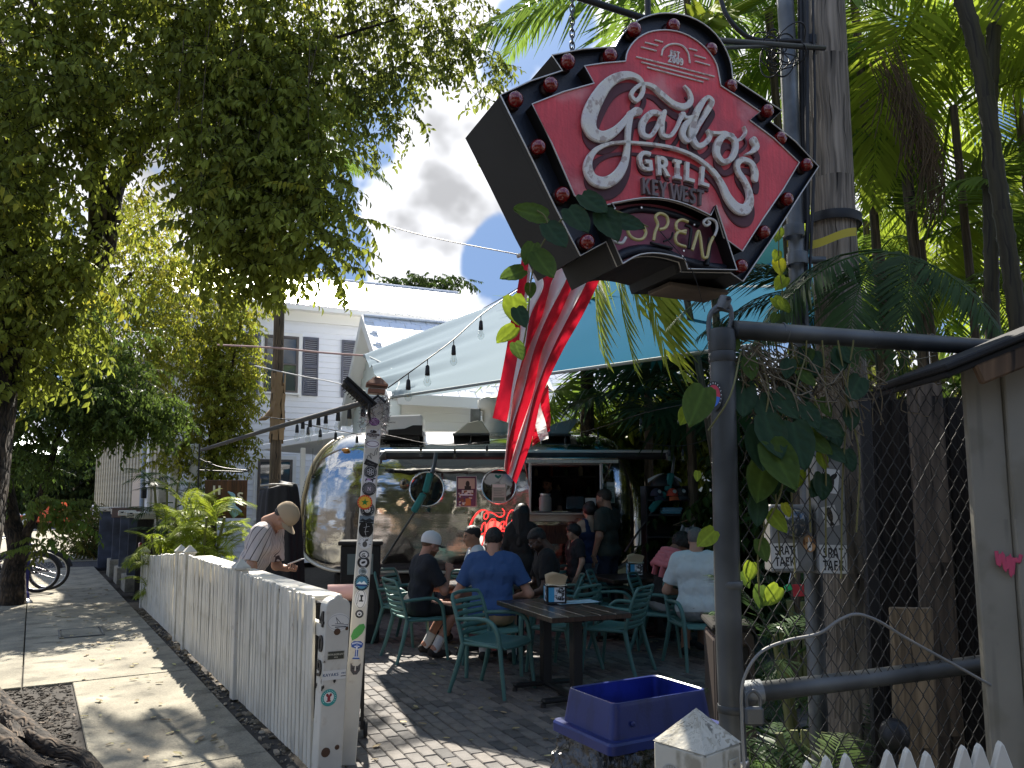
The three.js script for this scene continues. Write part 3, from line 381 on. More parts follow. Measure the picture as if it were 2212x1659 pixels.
{ // house-number post
const D=4.74,p=thing('number_post','stout white wooden post with black number 409 and stickers, at near end of picket fence','post',[(724 - CX) / FOCAL*D,0,-D],0.6);p.rotation.order='ZYX';p.rotation.z=-0.035;
const k=FOCAL / D,w=0.156,h=1.06;
const sh=new THREE.Shape();sh.moveTo(-w / 2,0);sh.lineTo(w / 2,0);sh.lineTo(w / 2,h - 0.05);sh.quadraticCurveTo(w / 2,h,w / 2 - 0.05,h + 0.012);sh.quadraticCurveTo(0,h + 0.055,-w / 2 + 0.05,h + 0.012);sh.quadraticCurveTo(-w / 2,h,-w / 2,h - 0.05);sh.lineTo(-w / 2,0);
new MB().add(extrude(sh,0.1,{bevel: 0.006}),MM(0,0,-0.09)).build('shaft',M.chip,p);
sticker(p,'boat',0.135,0.11,MM(0.005,h - 0.13,0.0125));sticker(p,'monaghans',0.105,0.048,MM(0,0.735,0.0125),'rect');sticker(p,'kayaks',0.145,0.055,MM(-0.004,0.62,0.0125),'rect');sticker(p,'lobster',0.1,0.1,MM(-0.03,0.49,0.0125));
const rust=mat({c: [0.11,0.06,0.035],roughness: 1}),bolt=(x,y,s)=>{const b=new MB();b.add(new THREE.CylinderGeometry(0.012*s,0.014*s,0.008,10),MM(x,y,0.014,PI / 2));b.add(new THREE.CylinderGeometry(0.02*s,0.022*s,0.003,12),MM(x,y - 0.006,0.0115,PI / 2));b.build('bolt',rust,p);};
bolt(0.0,0.88,1.0);bolt(-0.03,0.18,1.3);bolt(0.04,0.2,0.7);bolt(0.06,0.895,0.5);
const F=await new FontLoader().loadAsync('fonts/droid/droid_sans_bold.typeface.json');T.font=F;
const dig=(s,y)=>{const g=new THREE.ExtrudeGeometry(F.generateShapes(s,0.095),{depth: 0.008,bevelEnabled: false,curveSegments: 5});g.computeBoundingBox();g.translate(-g.boundingBox.max.x / 2,0,0);new MB().add(g,MM(-w / 2 - 0.0015,y,-0.036,0,-PI / 2,0)).build('number',M.black,p);};
dig('4',0.9);dig('0',0.755);dig('9',0.61);
}
{ // tall lamp post
const D=5.06,a=W(750,1690,D),b=W(816,806,D - 0.02);a.y=0;
const p=thing('sticker_post','tall leaning white post covered in round stickers with a copper cap','post',a),ax=b.clone().sub(a),L=ax.length();ax.normalize();
p.quaternion.setFromUnitVectors(V(0,1,0),ax);p.rotateY(0.22);
const w=0.098;new MB().add(cbox(w,L - 0.16,w,0.006),MM(0,(L - 0.16) / 2,0)).build('shaft',M.chip,p);
const copper=mat({c: [0.50,0.24,0.15],metalness: 0.7,roughness: 0.45,map: T.blotch}),cap=new MB();
cap.add(cbox(w + 0.012,0.03,w + 0.012,0.003),MM(0,L - 0.125,0));cap.add(cbox(w + 0.045,0.018,w + 0.045,0.004),MM(0,L - 0.085,0));cap.add(new THREE.CylinderGeometry(0.035,(w + 0.045)*0.7,0.045,4,1),MM(0,L - 0.055,0,0,PI / 4));cap.add(new THREE.CylinderGeometry(0.012,0.035,0.012,8),MM(0,L - 0.028,0));
const cg=cap.geo().toNonIndexed();cg.computeVertexNormals();mesh('copper_cap',cg,copper,p);
const cuff=new MB();cuff.add(cbox(w + 0.006,0.05,w + 0.006,0.003),MM(0,L - 0.185,0));cuff.build('collar',M.white,p);
const Y=(py)=>(W(800,py,D).y) / Math.abs(ax.y),z=w / 2 + 0.0015,list=[['purple',913,0.075,0.06],['wellfleet',938,0.09,0.06,'rect'],['oval',960,0.085,0.06],['riolabel',1003,0.085,0.038,'rect',-0.35],['flower',1020,0.084,0.084],['cow',1036,0.075,0.045,'rect'],['grey',1056,0.09,0.09],['star',1085,0.095,0.095,'round',0,-0.02],['skull',1100,0.092,0.095],['ridge',1122,0.092,0.05,'rect'],['surfer',1142,0.092,0.11],['pineapple',1171,0.085,0.08],['wave',1197,0.07,0.06],['scuba',1213,0.078,0.078],['face',1233,0.062,0.06],['mountain',1256,0.094,0.105],['tumtum',1291,0.08,0.115],['lock',1323,0.052,0.052],['palm',1401,0.075,0.115,[[-1,0.75],[-0.6,1],[0.6,1],[1,0.75],[0.9,0.35],[0.3,0.2],[0.25,-0.6],[0.7,-0.95],[-0.7,-0.95],[-0.25,-0.6],[-0.2,0.2],[-0.9,0.35]]],['cat',1441,0.064,0.075,[[-1,1],[-0.45,0.5],[0.45,0.5],[1,1],[0.95,-0.2],[0.4,-0.9],[-0.3,-0.95],[-0.9,-0.3]]]];
const x0=0.0;for (const [kd,py,sw,sh,shape='round',rz=0,dx=0] of list) sticker(p,kd,sw,sh,MM(x0 + dx,Y(py),z + (kd === 'star'?0.001:0),0,0,rz),shape);
sticker(p,'green',0.07,0.12,MM(0,Y(1362),z,0,0,-0.25),[[-1,-0.6],[-0.9,0.1],[-0.2,0.8],[0.5,1],[1,0.7],[0.8,0],[0.2,-0.6],[-0.5,-1]]);
// scribble in marker
new MB().tube(smooth([[-0.03,Y(996),z],[-0.02,Y(984),z],[0.0,Y(992),z],[-0.01,Y(980),z],[0.015,Y(985),z],[0.02,Y(975),z],[0.035,Y(968),z],[0.028,Y(983),z]],40),0.0014,4).build('marker_scribble',M.black,p);
// clear cable box,hinge and tinsel
const box=new MB();box.add(cbox(0.045,0.13,0.05,0.004),MM(w / 2 + 0.024,L - 0.26,0.0));box.build('cable_box',mat({c: [0.55,0.56,0.56],roughness: 0.25,transmission: 0.4,thickness: 0}),p);
const tin=new MB(),r=rng(41);for (let k=0;k<520;k++) {const a2=r()*6.28,yy=L - 0.2 - r()*r()*0.32 - (Math.sin(a2)>0?0:0.03),rr=0.075 + r()*0.02,c=V(Math.cos(a2)*rr,yy + 0.05*Math.sin(a2*2),Math.sin(a2)*rr);const s=0.02 + r()*0.035,m=MM(c.x,c.y,c.z,r()*6,r()*6,r()*6),g=[[0.05,0.05,0.06],[0.7,0.7,0.75],[0.08,0.07,0.07],[0.35,0.1,0.14]][Math.floor(r()*3.3)];tin.add(cbox(s,0.003,0.0012,0.0003),m,g);}
tag(tin.build('tinsel_garland',mat({vertexColors: true,metalness: 0.7,roughness: 0.3}),p),null,null,null,'stuff');
}
{ // flood light on the post
const c=W(772,853,4.85),f=thing('flood_light','black rectangular floodlight bracketed to the top of the sticker post','flood light',c,0.35);f.rotation.z=-0.72;
new MB().add(cbox(0.23,0.028,0.17,0.006)).add(cbox(0.25,0.012,0.19,0.004),MM(0,0.022,0)).build('housing',M.blackMatte,f);
const fin=new MB();for (let k=-4;k <= 4;k++) fin.add(cbox(0.006,0.02,0.15,0.001),MM(k*0.022,-0.022,0));fin.build('cooling_fins',M.blackMatte,f);
new MB().add(cbox(0.21,0.004,0.15,0.001),MM(0,0.0305,0)).build('lens',mat({c: [0.03,0.03,0.03],roughness: 0.1}),f);
new MB().tube([[0.09,-0.01,0.1],[0.13,-0.06,0.1],[0.16,-0.06,0]],0.009,6).tube([[0.09,0.02,-0.1],[0.1,0.1,-0.06],[0.16,0.09,0]],0.009,6).build('bracket',M.black,f);
}
// ---------- buildings ----------
{
const siding=mat({c: [0.80,0.82,0.86],roughness: 0.6,bumpMap: T.paintB,bumpScale: 0.002}),sidingGreen=mat({c: [0.64,0.7,0.67],roughness: 0.6}),trim=mat({c: [0.8,0.8,0.78],roughness: 0.55});
const tin=mat({c: [0.9,0.9,0.9],metalness: 0.55,roughness: 0.48}),tin2=mat({c: [0.66,0.7,0.76],metalness: 0.35,roughness: 0.5}),shut=mat({c: [0.10,0.105,0.135],roughness: 0.5}),pane=mat({c: [0.05,0.06,0.07],roughness: 0.03,clearcoat: 1,clearcoatRoughness: 0.02}),frameDark=mat({c: [0.10,0.085,0.08],roughness: 0.5});
const shingles = (parent, x0, x1, e, r, m, w = 0.3, n = 0.24) => { // e, r: [y, z] of eave and ridge
const L=Math.hypot(r[0] - e[0],r[1] - e[1]),sl=Math.atan2(r[0] - e[0],-(r[1] - e[1])),rows=Math.floor(L / n),b=new MB(),q=rng(9),g=new MB().add(cbox(w - 0.008,0.018,n + 0.03,0.004)).add(cbox(w*0.5,0.022,0.05,0.006),MM(0,0.012,n*0.28)).geo();
for (let j=0;j<rows;j++) for (let x=x0 + (j & 1?w / 2:0);x<x1 - w*0.4;x += w) {const t=(j + 0.5) / rows;b.add(g,MM(x + w / 2,lerp(e[0],r[0],t) + 0.02,lerp(e[1],r[1],t),sl + 0.055 + (q() - 0.5)*0.02,0,(q() - 0.5)*0.01));}
return tag(b.build('metal_shingles',m,parent),null,null,null,'stuff');
};
const slabRoof=(parent,x0,x1,e,r,m,th=0.07)=>{const L=Math.hypot(r[0] - e[0],r[1] - e[1]),sl=Math.atan2(r[0] - e[0],-(r[1] - e[1]));return new MB().add(cbox(x1 - x0,th,L,0.01),MM((x0 + x1) / 2,(e[0] + r[0]) / 2 - th / 2,(e[1] + r[1]) / 2,sl,0,0)).build('roof',m,parent);};
// --- big two-storey clapboard house
const H=thing('clapboard_house','tall white two storey clapboard house with a glaring metal shingle roof and shuttered window','house',[-5.9,0,-21],0.393);
const eave=6.95,g1=new MB().add(cbox(8.9,0.172,0.024,0.003),MM(0,0,0,-0.12,0,0)).geo();
for (let y=0.1;y<eave - 0.35;y += 0.163) {const o=mesh('clapboard',g1,siding,H);o.position.set(1.25,y,0.012);}
new MB().add(cbox(8.9,eave,8.2,0.01),MM(1.25,eave / 2,-4.12)).build('wall',siding,H);
new MB().add(cbox(9.0,0.3,0.05,0.006),MM(1.25,eave - 0.16,0.05)).build('frieze_board',trim,H);
new MB().add(cbox(9.5,0.14,0.06,0.006),MM(1.25,eave + 0.0,0.45)).add(cbox(9.4,0.03,0.5,0.004),MM(1.25,eave - 0.02,0.22)).build('fascia',trim,H);
new MB().add(cbox(0.16,eave,0.05,0.006),MM(5.65,eave / 2,0.04)).build('corner_board',trim,H);
const rf=slabRoof(H,-3.5,5.95,[eave + 0.06,0.48],[9.1,-4.1],trim);shingles(rf,-3.5,5.95,[eave + 0.06,0.48],[9.1,-4.1],tin);
slabRoof(H,-3.5,5.95,[eave + 0.06,-8.7],[9.1,-4.1],trim);
new MB().add(cbox(9.5,0.07,0.2,0.02),MM(1.22,9.15,-4.1)).build('ridge_cap',tin2,H);
{const b=new MB(),s=new THREE.Shape([new THREE.Vector2(-8.2,eave),new THREE.Vector2(0,eave),new THREE.Vector2(-4.1,9.05)]);b.add(new THREE.ExtrudeGeometry(s,{depth: 0.1,bevelEnabled: false}),MM(5.55,0,0,0,-PI / 2,0,1,1,-1));b.build('gable',siding,H);}
const windowAt=(parent,x0,x1,y0,y1,z,dark=true)=>{
const w=x1 - x0,h=y1 - y0,cx=(x0 + x1) / 2,cy=(y0 + y1) / 2,f=new MB();for (const s of [-1,1]) {f.add(cbox(0.07,h,0.08,0.006),MM(s*(w / 2 - 0.035),0,0));f.add(cbox(w - 0.14,0.07,0.08,0.006),MM(0,s*(h / 2 - 0.035),0));}
const fr=f.build('window',dark?frameDark:trim,parent);fr.position.set(cx,cy,z);
new MB().add(cbox(w - 0.13,h / 2 - 0.05,0.012,0.002),MM(0,h / 4 - 0.01,0.0)).build('pane',pane,fr);new MB().add(cbox(w - 0.13,h / 2 - 0.05,0.012,0.002),MM(0,-h / 4 + 0.01,0.02)).build('pane',pane,fr);
const s=new MB();s.add(cbox(w - 0.13,0.045,0.045,0.004),MM(0,0,0.022));s.add(cbox(0.025,h - 0.13,0.03,0.003),MM(0,0,0.014));s.build('sash_bar',dark?frameDark:trim,fr);new MB().add(cbox(w + 0.1,0.05,0.12,0.006),MM(0,-h / 2 - 0.02,0.03)).build('sill',trim,fr);
const c=new MB();for (const q of [-1,1]) c.add(cbox(0.1,h + 0.2,0.03,0.004),MM(q*(w / 2 + 0.05),0,0));c.add(cbox(w,0.1,0.03,0.004),MM(0,h / 2 + 0.05,0));c.build('casing',trim,fr);
return fr;
};
const shutter=(parent,x0,x1,y0,y1,z)=>{const w=x1 - x0,h=y1 - y0,f=new MB();for (const s of [-1,1]) {f.add(cbox(0.05,h,0.04,0.004),MM(s*(w / 2 - 0.025),0,0));} for (const y of [-h / 2 + 0.04,0,h / 2 - 0.04]) f.add(cbox(w - 0.1,0.08,0.038,0.004),MM(0,y,0));const o=f.build('shutter',shut,parent);o.position.set((x0 + x1) / 2,(y0 + y1) / 2,z);const l=new MB();for (let y=-h / 2 + 0.1;y<h / 2 - 0.08;y += 0.055) l.add(cbox(w - 0.1,0.045,0.01,0.002),MM(0,y,0,0.6,0,0));l.build('louvres',shut,o);};
windowAt(H,-0.92,-0.02,4.62,6.2,0.06);shutter(H,0.1,0.52,4.58,6.22,0.07);shutter(H,-1.48,-1.06,4.58,6.22,0.07);windowAt(H,1.68,2.58,4.62,6.2,0.06);shutter(H,1.16,1.58,4.58,6.22,0.07);windowAt(H,-1.0,-0.1,1.2,2.8,0.06);
// --- gabled wing in front
const ap=5.7,ev=3.75,hw=2.4,Wg=thing('gabled_wing','low white gabled wing with clapboard gable, louvred attic opening and ribbed metal shingles','house',[-3.08,0,-17.1],0.393),LW=12;
for (let y=0.1;y<ap - 0.2;y += 0.17) {const half=y<ev?hw:hw*(ap - y) / (ap - ev);const b=new MB().add(cbox(0.02,0.18,half*2 - 0.02,0.003),MM(0,0,0,0,0,0.07));const o=b.build('clapboard',sidingGreen,Wg);o.position.set(-0.012,y,0);}
for (let y=0.1;y<ev - 0.1;y += 0.17) {const o=mesh('clapboard',new MB().add(cbox(LW,0.18,0.02,0.003),MM(0,0,0,-0.07,0,0)).geo(),trim,Wg);o.position.set(LW / 2,y,hw + 0.012);}
{const s=new THREE.Shape([[-hw,0],[hw,0],[hw,ev],[0,ap],[-hw,ev]].map((a)=>new THREE.Vector2(...a)));new MB().add(new THREE.ExtrudeGeometry(s,{depth: LW,bevelEnabled: false}),MM(0.01,0,0,0,PI / 2,0)).build('wall',sidingGreen,Wg);}
for (const s of [1,-1]) {
const e=[ev - 0.12,s*(hw + 0.25)],r0=[ap + 0.08,0],L=Math.hypot(r0[0] - e[0],e[1]),an=Math.atan2(r0[0] - e[0],Math.abs(e[1]));
const R=new MB().add(cbox(LW + 0.4,0.05,L,0.006),MM(LW / 2 - 0.1,(e[0] + r0[0]) / 2,e[1] / 2,s*an,0,0)).build('roof',trim,Wg);
if (s>0) shingles(R,-0.3,LW + 0.1,[e[0] + 0.03,e[1]],[r0[0] + 0.03,0],tin,0.36,0.26);
new MB().add(cbox(0.04,0.2,L + 0.1,0.004),MM(-0.32,(e[0] + r0[0]) / 2 - 0.05,e[1] / 2,s*an,0,0)).build('rake_board',trim,Wg);
new MB().add(cbox(0.28,0.014,L,0.002),MM(-0.16,(e[0] + r0[0]) / 2 - 0.045,e[1] / 2,s*an,0,0)).build('soffit',trim,Wg);
}
new MB().add(cbox(LW + 0.4,0.05,0.22,0.015),MM(LW / 2 - 0.1,ap + 0.13,0)).build('ridge_cap',tin2,Wg);
new MB().add(cbox(LW + 0.3,0.22,0.05,0.006),MM(LW / 2,ev - 0.14,hw + 0.3)).build('gutter_board',trim,Wg);
{const lv=new MB();for (let k=0;k<9;k++) lv.add(cbox(0.03,0.07,0.42,0.004),MM(-0.04,4.1 + k*0.085,0.95,0,0,0.5));const v=lv.build('attic_louvre',shut,Wg);const c=new MB();for (const s of [-1,1]) c.add(cbox(0.05,0.9,0.07,0.004),MM(-0.045,4.42,0.95 + s*0.26));c.build('louvre_frame',trim,v);}
{const b=new MB().add(cbox(3.6,0.06,1.2,0.006),MM(4.0,3.1,hw + 0.6,0.3,0,0));const p=b.build('porch_roof',trim,Wg);shingles(p,2.2,5.8,[2.93,hw + 1.2],[3.29,hw + 0.02],tin2,0.3,0.2);}
{const a=W(637,966,15.2),b=W(800,938,14.4);Wg.updateMatrixWorld(true);const m=new THREE.Matrix4().copy(Wg.matrixWorld).invert(),c=a.clone().add(b).multiplyScalar(0.5).applyMatrix4(m),d=b.clone().applyMatrix4(m).sub(a.clone().applyMatrix4(m));new MB().add(cbox(d.length(),0.12,1.6,0.01),MM(c.x,c.y,c.z - 0.8,0,Math.atan2(-d.z,d.x),Math.atan2(d.y,Math.hypot(d.x,d.z)))).build('lean_to_roof',siding,Wg);for (const q of [0.2,0.8]) new MB().add(cbox(0.09,c.y - 0.1,0.09,0.006),MM(c.x + (q - 0.5)*d.length()*0.9,c.y / 2 - 0.08,c.z - 0.3)).build('lean_to_post',trim,Wg);}
// --- low pale hut further right,behind the trailer
const hut=thing('pale_hut','pale panelled hut wall behind the caravan, right of the flag','building',W(1230,1000,15).setY(0),0.2);
new MB().add(cbox(3.4,3.2,1.6,0.01),MM(0,1.6,-0.9)).build('wall',mat({c: [0.55,0.55,0.45],map: T.paint,roughness: 0.7}),hut);
for (let k=-4;k <= 4;k++) new MB().add(cbox(0.06,3.2,0.03,0.004),MM(k*0.4,1.6,-0.085)).build('batten',mat({c: [0.6,0.6,0.5],roughness: 0.7}),hut);
new MB().add(cbox(3.7,0.08,2,0.01),MM(0,3.24,-0.9)).build('roof',tin2,hut);
// --- beige board and batten building by the sidewalk
const B=thing('batten_building','beige board and batten building by the sidewalk beyond the blue posts','building',[-14.6,0,-27],-0.922),cream=mat({c: [0.60,0.57,0.48],map: T.paint,roughness: 0.7});
new MB().add(cbox(9.2,5.2,6,0.01),MM(4.6,2.6,-3.02)).build('wall',cream,B);for (let x=0.05;x<9.1;x += 0.42) {const o=mesh('batten',new MB().add(cbox(0.07,5.1,0.035,0.005),MM(0,2.55,0)).geo(),cream,B);o.position.set(x,0,0.0);}
new MB().add(cbox(1.0,2.3,0.05,0.006),MM(6.9,1.35,0.03)).build('door',mat({c: [0.65,0.52,0.4],roughness: 0.6}),B);new MB().tube([[7.75,0,0.07],[7.75,5,0.07]],0.05,10).build('downpipe',mat({c: [0.35,0.42,0.5],roughness: 0.5}),B);new MB().add(cbox(0.3,5,0.08,0.006),MM(8.3,2.5,0.04)).build('corner_board',trim,B);new MB().add(cbox(0.14,0.3,0.12,0.02),MM(8.3,1.9,0.14)).build('wall_lamp',M.black,B);new MB().add(cbox(9.9,0.1,6.9,0.01),MM(4.6,5.25,-2.8)).build('roof',tin2,B);
// white porch frame behind the palms
const pf2=thing('porch_frame','white round porch column beside a square post with a small cross brace','column',W(400,1060,17).setY(0),0.1),k17=1660 / 17,X=(px)=>(px - 400) / k17,Yp=(py)=>EYE + (1085 - py) / k17;
new MB().add(lathe([[0.14,0],[0.14,Yp(985)],[0.125,Yp(968)],[0.15,Yp(966)],[0.15,Yp(960)],[0,Yp(960)]],20),MM(X(421),0,0)).build('round_column',trim,pf2);new MB().add(cbox(0.17,Yp(962),0.17,0.008),MM(X(378),Yp(962) / 2,0)).add(cbox(0.21,0.06,0.21,0.01),MM(X(378),Yp(960),0)).build('square_post',M.chip,pf2);
const xb=new MB();for (const s of [-1,1]) xb.add(cbox(0.03,0.2,0.03,0.004),MM(X(400),Yp(979),s*0.012,0,0,s*0.7));xb.build('cross_brace',trim,pf2);new MB().add(cbox(X(421) - X(378) - 0.2,0.03,0.03,0.003),MM((X(421) + X(378)) / 2 - 0.02,Yp(990),0)).build('rail',trim,pf2);
// row of capped posts along the pavement
const blue=mat({c: [0.06,0.075,0.115],map: T.blotch,roughness: 0.6}),dark=mat({c: [0.05,0.048,0.048],map: T.grain,roughness: 0.8});
const lab=['dark grey post with white flat cap, nearest of the capped row','dark navy post with white cap, second nearest in the capped row','navy post with white cap in the middle of the capped row','navy post with white cap under the brown letterbox','blue post with white cap at the far end of the row'];
[[9.8,0.26,1.36],[11.2,0.25,1.36],[12.9,0.24,1.37],[14.6,0.24,1.38],[17.3,0.42,1.42]].forEach(([t,w,h],k)=>{const p=thing('capped_post',lab[k],'post',FP(t,-0.12),FT - 0.1,'capped posts along the sidewalk');new MB().add(cbox(w,h,w,0.01),MM(0,h / 2,0)).build('shaft',k?blue:dark,p);new MB().add(cbox(w + 0.1,0.11,w + 0.1,0.015),MM(0,h + 0.055,0)).build('cap',M.chip,p);});
const lw=thing('low_wall','low grey stepped wall between the capped posts','wall',FP(13.5,-0.2),FT);new MB().add(cbox(7.2,0.45,0.2,0.01),MM(0,0.22,0.14)).build('wall',blue,lw);[[-2.2,0.3],[-0.6,0.34],[1.2,0.38]].forEach(([x,h])=>new MB().add(cbox(0.7,h,0.3,0.01),MM(x,h / 2,-0.1)).build('step',M.concrete,lw));
const lb=thing('letterbox','brown box with red scrawl sitting on the caps of the navy posts','letterbox',W(274,1119,17.2),FT + PI);new MB().add(cbox(0.56,0.2,0.26,0.01),MM(0,0.11,0)).build('case',mat({c: [0.10,0.065,0.055],roughness: 0.5}),lb);new MB().add(cbox(0.6,0.025,0.3,0.006),MM(0,0.22,0)).build('lid',mat({c: [0.16,0.12,0.11],roughness: 0.4}),lb);lb.rotation.y=0.2;new MB().tube(smooth([[-0.16,0.1,0.133],[-0.08,0.14,0.133],[-0.02,0.09,0.133],[0.05,0.13,0.133]],12),0.006,5).build('red_scrawl',mat({c: [0.5,0.05,0.05]}),lb);
const tp=thing('timber_post','dark weathered timber post with a red reflector at the end of the picket fence','post',FP(8.95,-0.05),FT);new MB().add(cbox(0.3,1.15,0.16,0.02),MM(0,0.57,0.02)).build('post',M.darkPlank,tp);new MB().add(cbox(0.16,0.1,0.05,0.02),MM(0.05,0.95,-0.08)).build('reflector',mat({c: [0.35,0.03,0.02],roughness: 0.3}),tp);
// brown hanging board with wrought iron bracket
const sg=thing('hanging_board','brown wooden board lettered H S hung behind the bright palms','sign',W(488,1078,12.6),0.15),ks=1660 / 12.6;new MB().add(cbox(0.66,0.62,0.03,0.004),MM(0,0,0)).build('board',mat({c: [0.22,0.085,0.035],map: T.grain,roughness: 0.6}),sg);
for (const [s,x,y,c] of [['H',-0.22,0.07,1],['S',0.17,-0.04,1]]) new MB().add(new THREE.ExtrudeGeometry(T.font.generateShapes(s,0.15),{depth: 0.008,bevelEnabled: false}),MM(x,y,0.016)).build('letter',mat({c: [0.75,0.68,0.58]}),sg);
new MB().tube(smooth([[0.2,-0.26,0.022],[0.1,-0.12,0.022],[0.12,0.05,0.022],[0.03,0.12,0.022]],10),[0.09,0.085,0.08,0.07,0.06,0.05,0.04,0.035,0.03,0.02,0.01].map((x)=>x),6,{flat: 0.12,hint: V(1,0,0)}).build('fish_motif',mat({c: [0.3,0.5,0.66]}),sg);
const br=thing('iron_bracket','black wrought iron scroll bracket holding the brown hanging board','bracket',W(488,1014,12.6),0.15),ib=new MB(),pt=(px,py,z=0)=>V((px - 488) / ks,(1014 - py) / ks,z);
ib.tube(smooth([pt(430,1016),pt(480,1018),pt(530,1018),pt(537,1014),pt(533,1011)],24),0.012,6);ib.tube(smooth([pt(430,990),pt(450,1000),pt(480,1010),pt(530,1016)],20),0.01,6);ib.tube(smooth(Array.from({length: 22},(_,k)=>pt(452 + Math.cos(k*0.5)*(14 - k*0.5),1006 + Math.sin(k*0.5)*(12 - k*0.45))),60),0.008,5);ib.tube([pt(432,960),pt(432,1060)],0.015,6);ib.tube([pt(512,1018),pt(512,1040)],0.005,4);ib.tube([pt(462,1018),pt(462,1040)],0.005,4);ib.build('scrollwork',M.black,br);
// far side of the cross street
const far=thing('far_house','pale house across the cross street glimpsed under the trees','house',FP(62,4),FT - PI / 2);new MB().add(cbox(14,5,6,0.02),MM(0,2.5,0)).build('wall',mat({c: [0.5,0.5,0.46],map: T.paint}),far);new MB().add(new THREE.ConeGeometry(9.5,2.4,4),MM(0,6.2,0,0,PI / 4,0,1,1,0.6)).build('roof',tin2,far);
for (const x of [-4.4,0,4.4]) {const o=new MB().add(cbox(1.3,1.6,0.1,0.02),MM(x,2.2,3.03)).build('window',frameDark,far);new MB().add(cbox(1.1,1.4,0.04,0.01),MM(x,2.2,3.09)).build('pane',pane,o);}
}
// ---------- riveted aluminium caravan with serving hatch ----------
const TRZ=-11.0,TRX0=-3.3,TRX1=1.98;
{
const tr=thing('food_caravan','polished aluminium caravan with round ends serving food through a hatch','caravan',[0,0,0]);
const alu=[0.62,0.6,0.64,0.58].map((k,i)=>mat({c: [k - 0.1,k - 0.1,k - 0.11],metalness: 1,roughness: 0.07 + i*0.03,bumpMap: T.paintB,bumpScale: 0.0006}));
const y0=0.66,y1=2.77,HW=1.2,zc=TRZ - HW;
// outline of a cross section: s from 0 (floor,camera side) to 1 (crown)
const prof = (s) => { // y above floor as a share of height, z half width share
const P=[[0.0,0.90],[0.03,0.965],[0.1,0.99],[0.28,1.0],[0.55,0.985],[0.68,0.95],[0.78,0.875],[0.87,0.74],[0.94,0.52],[0.98,0.27],[1,0]];
const L=[0];for (let k=1;k<P.length;k++) L.push(L[k - 1] + Math.hypot((P[k][0] - P[k - 1][0])*2,(P[k][1] - P[k - 1][1])*1.2));const t=s*L[L.length - 1];let k=1;while (k<P.length - 1&&L[k]<t) k++;const f=(t - L[k - 1]) / (L[k] - L[k - 1]);const cr=(a,b,c,d)=>0.5*(2*b + (c - a)*f + (2*a - 5*b + 4*c - d)*f*f + (3*b - a - 3*c + d)*f*f*f),q=(i)=>P[clamp(i,0,P.length - 1)];
return [0,1].map((c)=>cr(q(k - 2)[c],P[k - 1][c],P[k][c],q(k + 1)[c]));
};
const capL=1.28,capR=0.95;
const shrink=(x)=>{let e=0;if (x<TRX0 + capL) e=(TRX0 + capL - x) / capL;if (x>TRX1 - capR) e=(x - TRX1 + capR) / capR;e=clamp(e,0,0.9999);return [Math.pow(1 - Math.pow(e,2.3),0.5),Math.pow(1 - Math.pow(e,2.9),0.5)];};
const surf=(x,s,off=0,side=1)=>{
const at=(X,S)=>{const [py,pz]=prof(S),[kw,kh]=shrink(X),y=lerp(lerp(y0 + 0.75,y0,Math.pow(kh,0.8)),lerp(y0 + 0.75,y1,kh),py);return V(X,y,zc + side*HW*pz*kw);};
const p=at(x,s);const e=0.004,n=at(Math.min(x + e,TRX1),s).sub(at(Math.max(x - e,TRX0),s)).cross(at(x,Math.min(s + e,1)).sub(at(x,Math.max(s - e,0)))).normalize().multiplyScalar(side);if (n.z*side<0&&s<0.6) n.negate();if (s >= 0.6&&n.y<0) n.negate();
const w=(fbm(x*2.1 + 4,p.y*2.3,side*3,3)*0.018 + nz(x*8,p.y*3,side)*0.003)*(s<0.62?1:0.5);
return p.addScaledVector(n,off + w);
};
const surfN=(x,s)=>{const e=0.01,a=surf(x + e,s).sub(surf(x - e,s)),b=surf(x,s + e).sub(surf(x,s - e)),n=a.cross(b).normalize();if (n.z<0) n.negate();return n;};
const xs=[TRX0 + 0.004,TRX0 + 0.22,TRX0 + 0.62,TRX0 + capL,-0.62,0.26,1.27,TRX1 - 0.4,TRX1 - 0.004],ss=[0,0.155,0.30,0.42,0.53,0.66,0.8,1];
const hatch={x0: 0.27,x1: 1.26,s0: 0.30,s1: 0.53};
const r=rng(61),rivet=new MB(),rv=new THREE.SphereGeometry(0.0065,5,3);
const addRivets=(f,n)=>{for (let k=0;k <= n;k++) {const p=f(k / n);rivet.add(rv,MM(p.x,p.y,p.z));}};
for (let i=0;i<xs.length - 1;i++) for (let j=0;j<ss.length - 1;j++) {
const X0=xs[i],X1=xs[i + 1],S0=ss[j],S1=ss[j + 1];if (X0<hatch.x1 - 0.02&&X1>hatch.x0 + 0.02&&S0 >= hatch.s0 - 0.01&&S1 <= hatch.s1 + 0.01) continue;
const endy=i === 0||i === xs.length - 2,nu=endy?14:30,off=((i + j) & 1)*0.0025;
const o=mesh('panel',grid(nu,18,(u,v)=>{const x=endy?(i === 0?X0 + (X1 - X0)*u*u:X1 - (X1 - X0)*(1 - u)*(1 - u)):lerp(X0 - 0.012,X1 + 0.012,u);return surf(clamp(x,TRX0 + 0.002,TRX1 - 0.002),clamp(lerp(S0 - 0.006,S1 + 0.006,v)),off);}),alu[Math.floor(r()*4)],tr);
if (j<6) addRivets((t)=>surf(lerp(X0,X1,t),S1,0.004),Math.ceil((X1 - X0) / 0.045));if (i>0) addRivets((t)=>surf(X0,lerp(S0,S1,t),0.004),12);
}
rivet.build('rivets',alu[0],tr);tr.children[tr.children.length - 1].userData.kind='stuff';
mesh('far_side_shell',grid(60,40,(u,v)=>{const t=u<0.5?2*u*u:1 - 2*(1 - u)*(1 - u);return surf(lerp(TRX0 + 0.003,TRX1 - 0.003,t),v,0,-1);}),alu[1],tr);
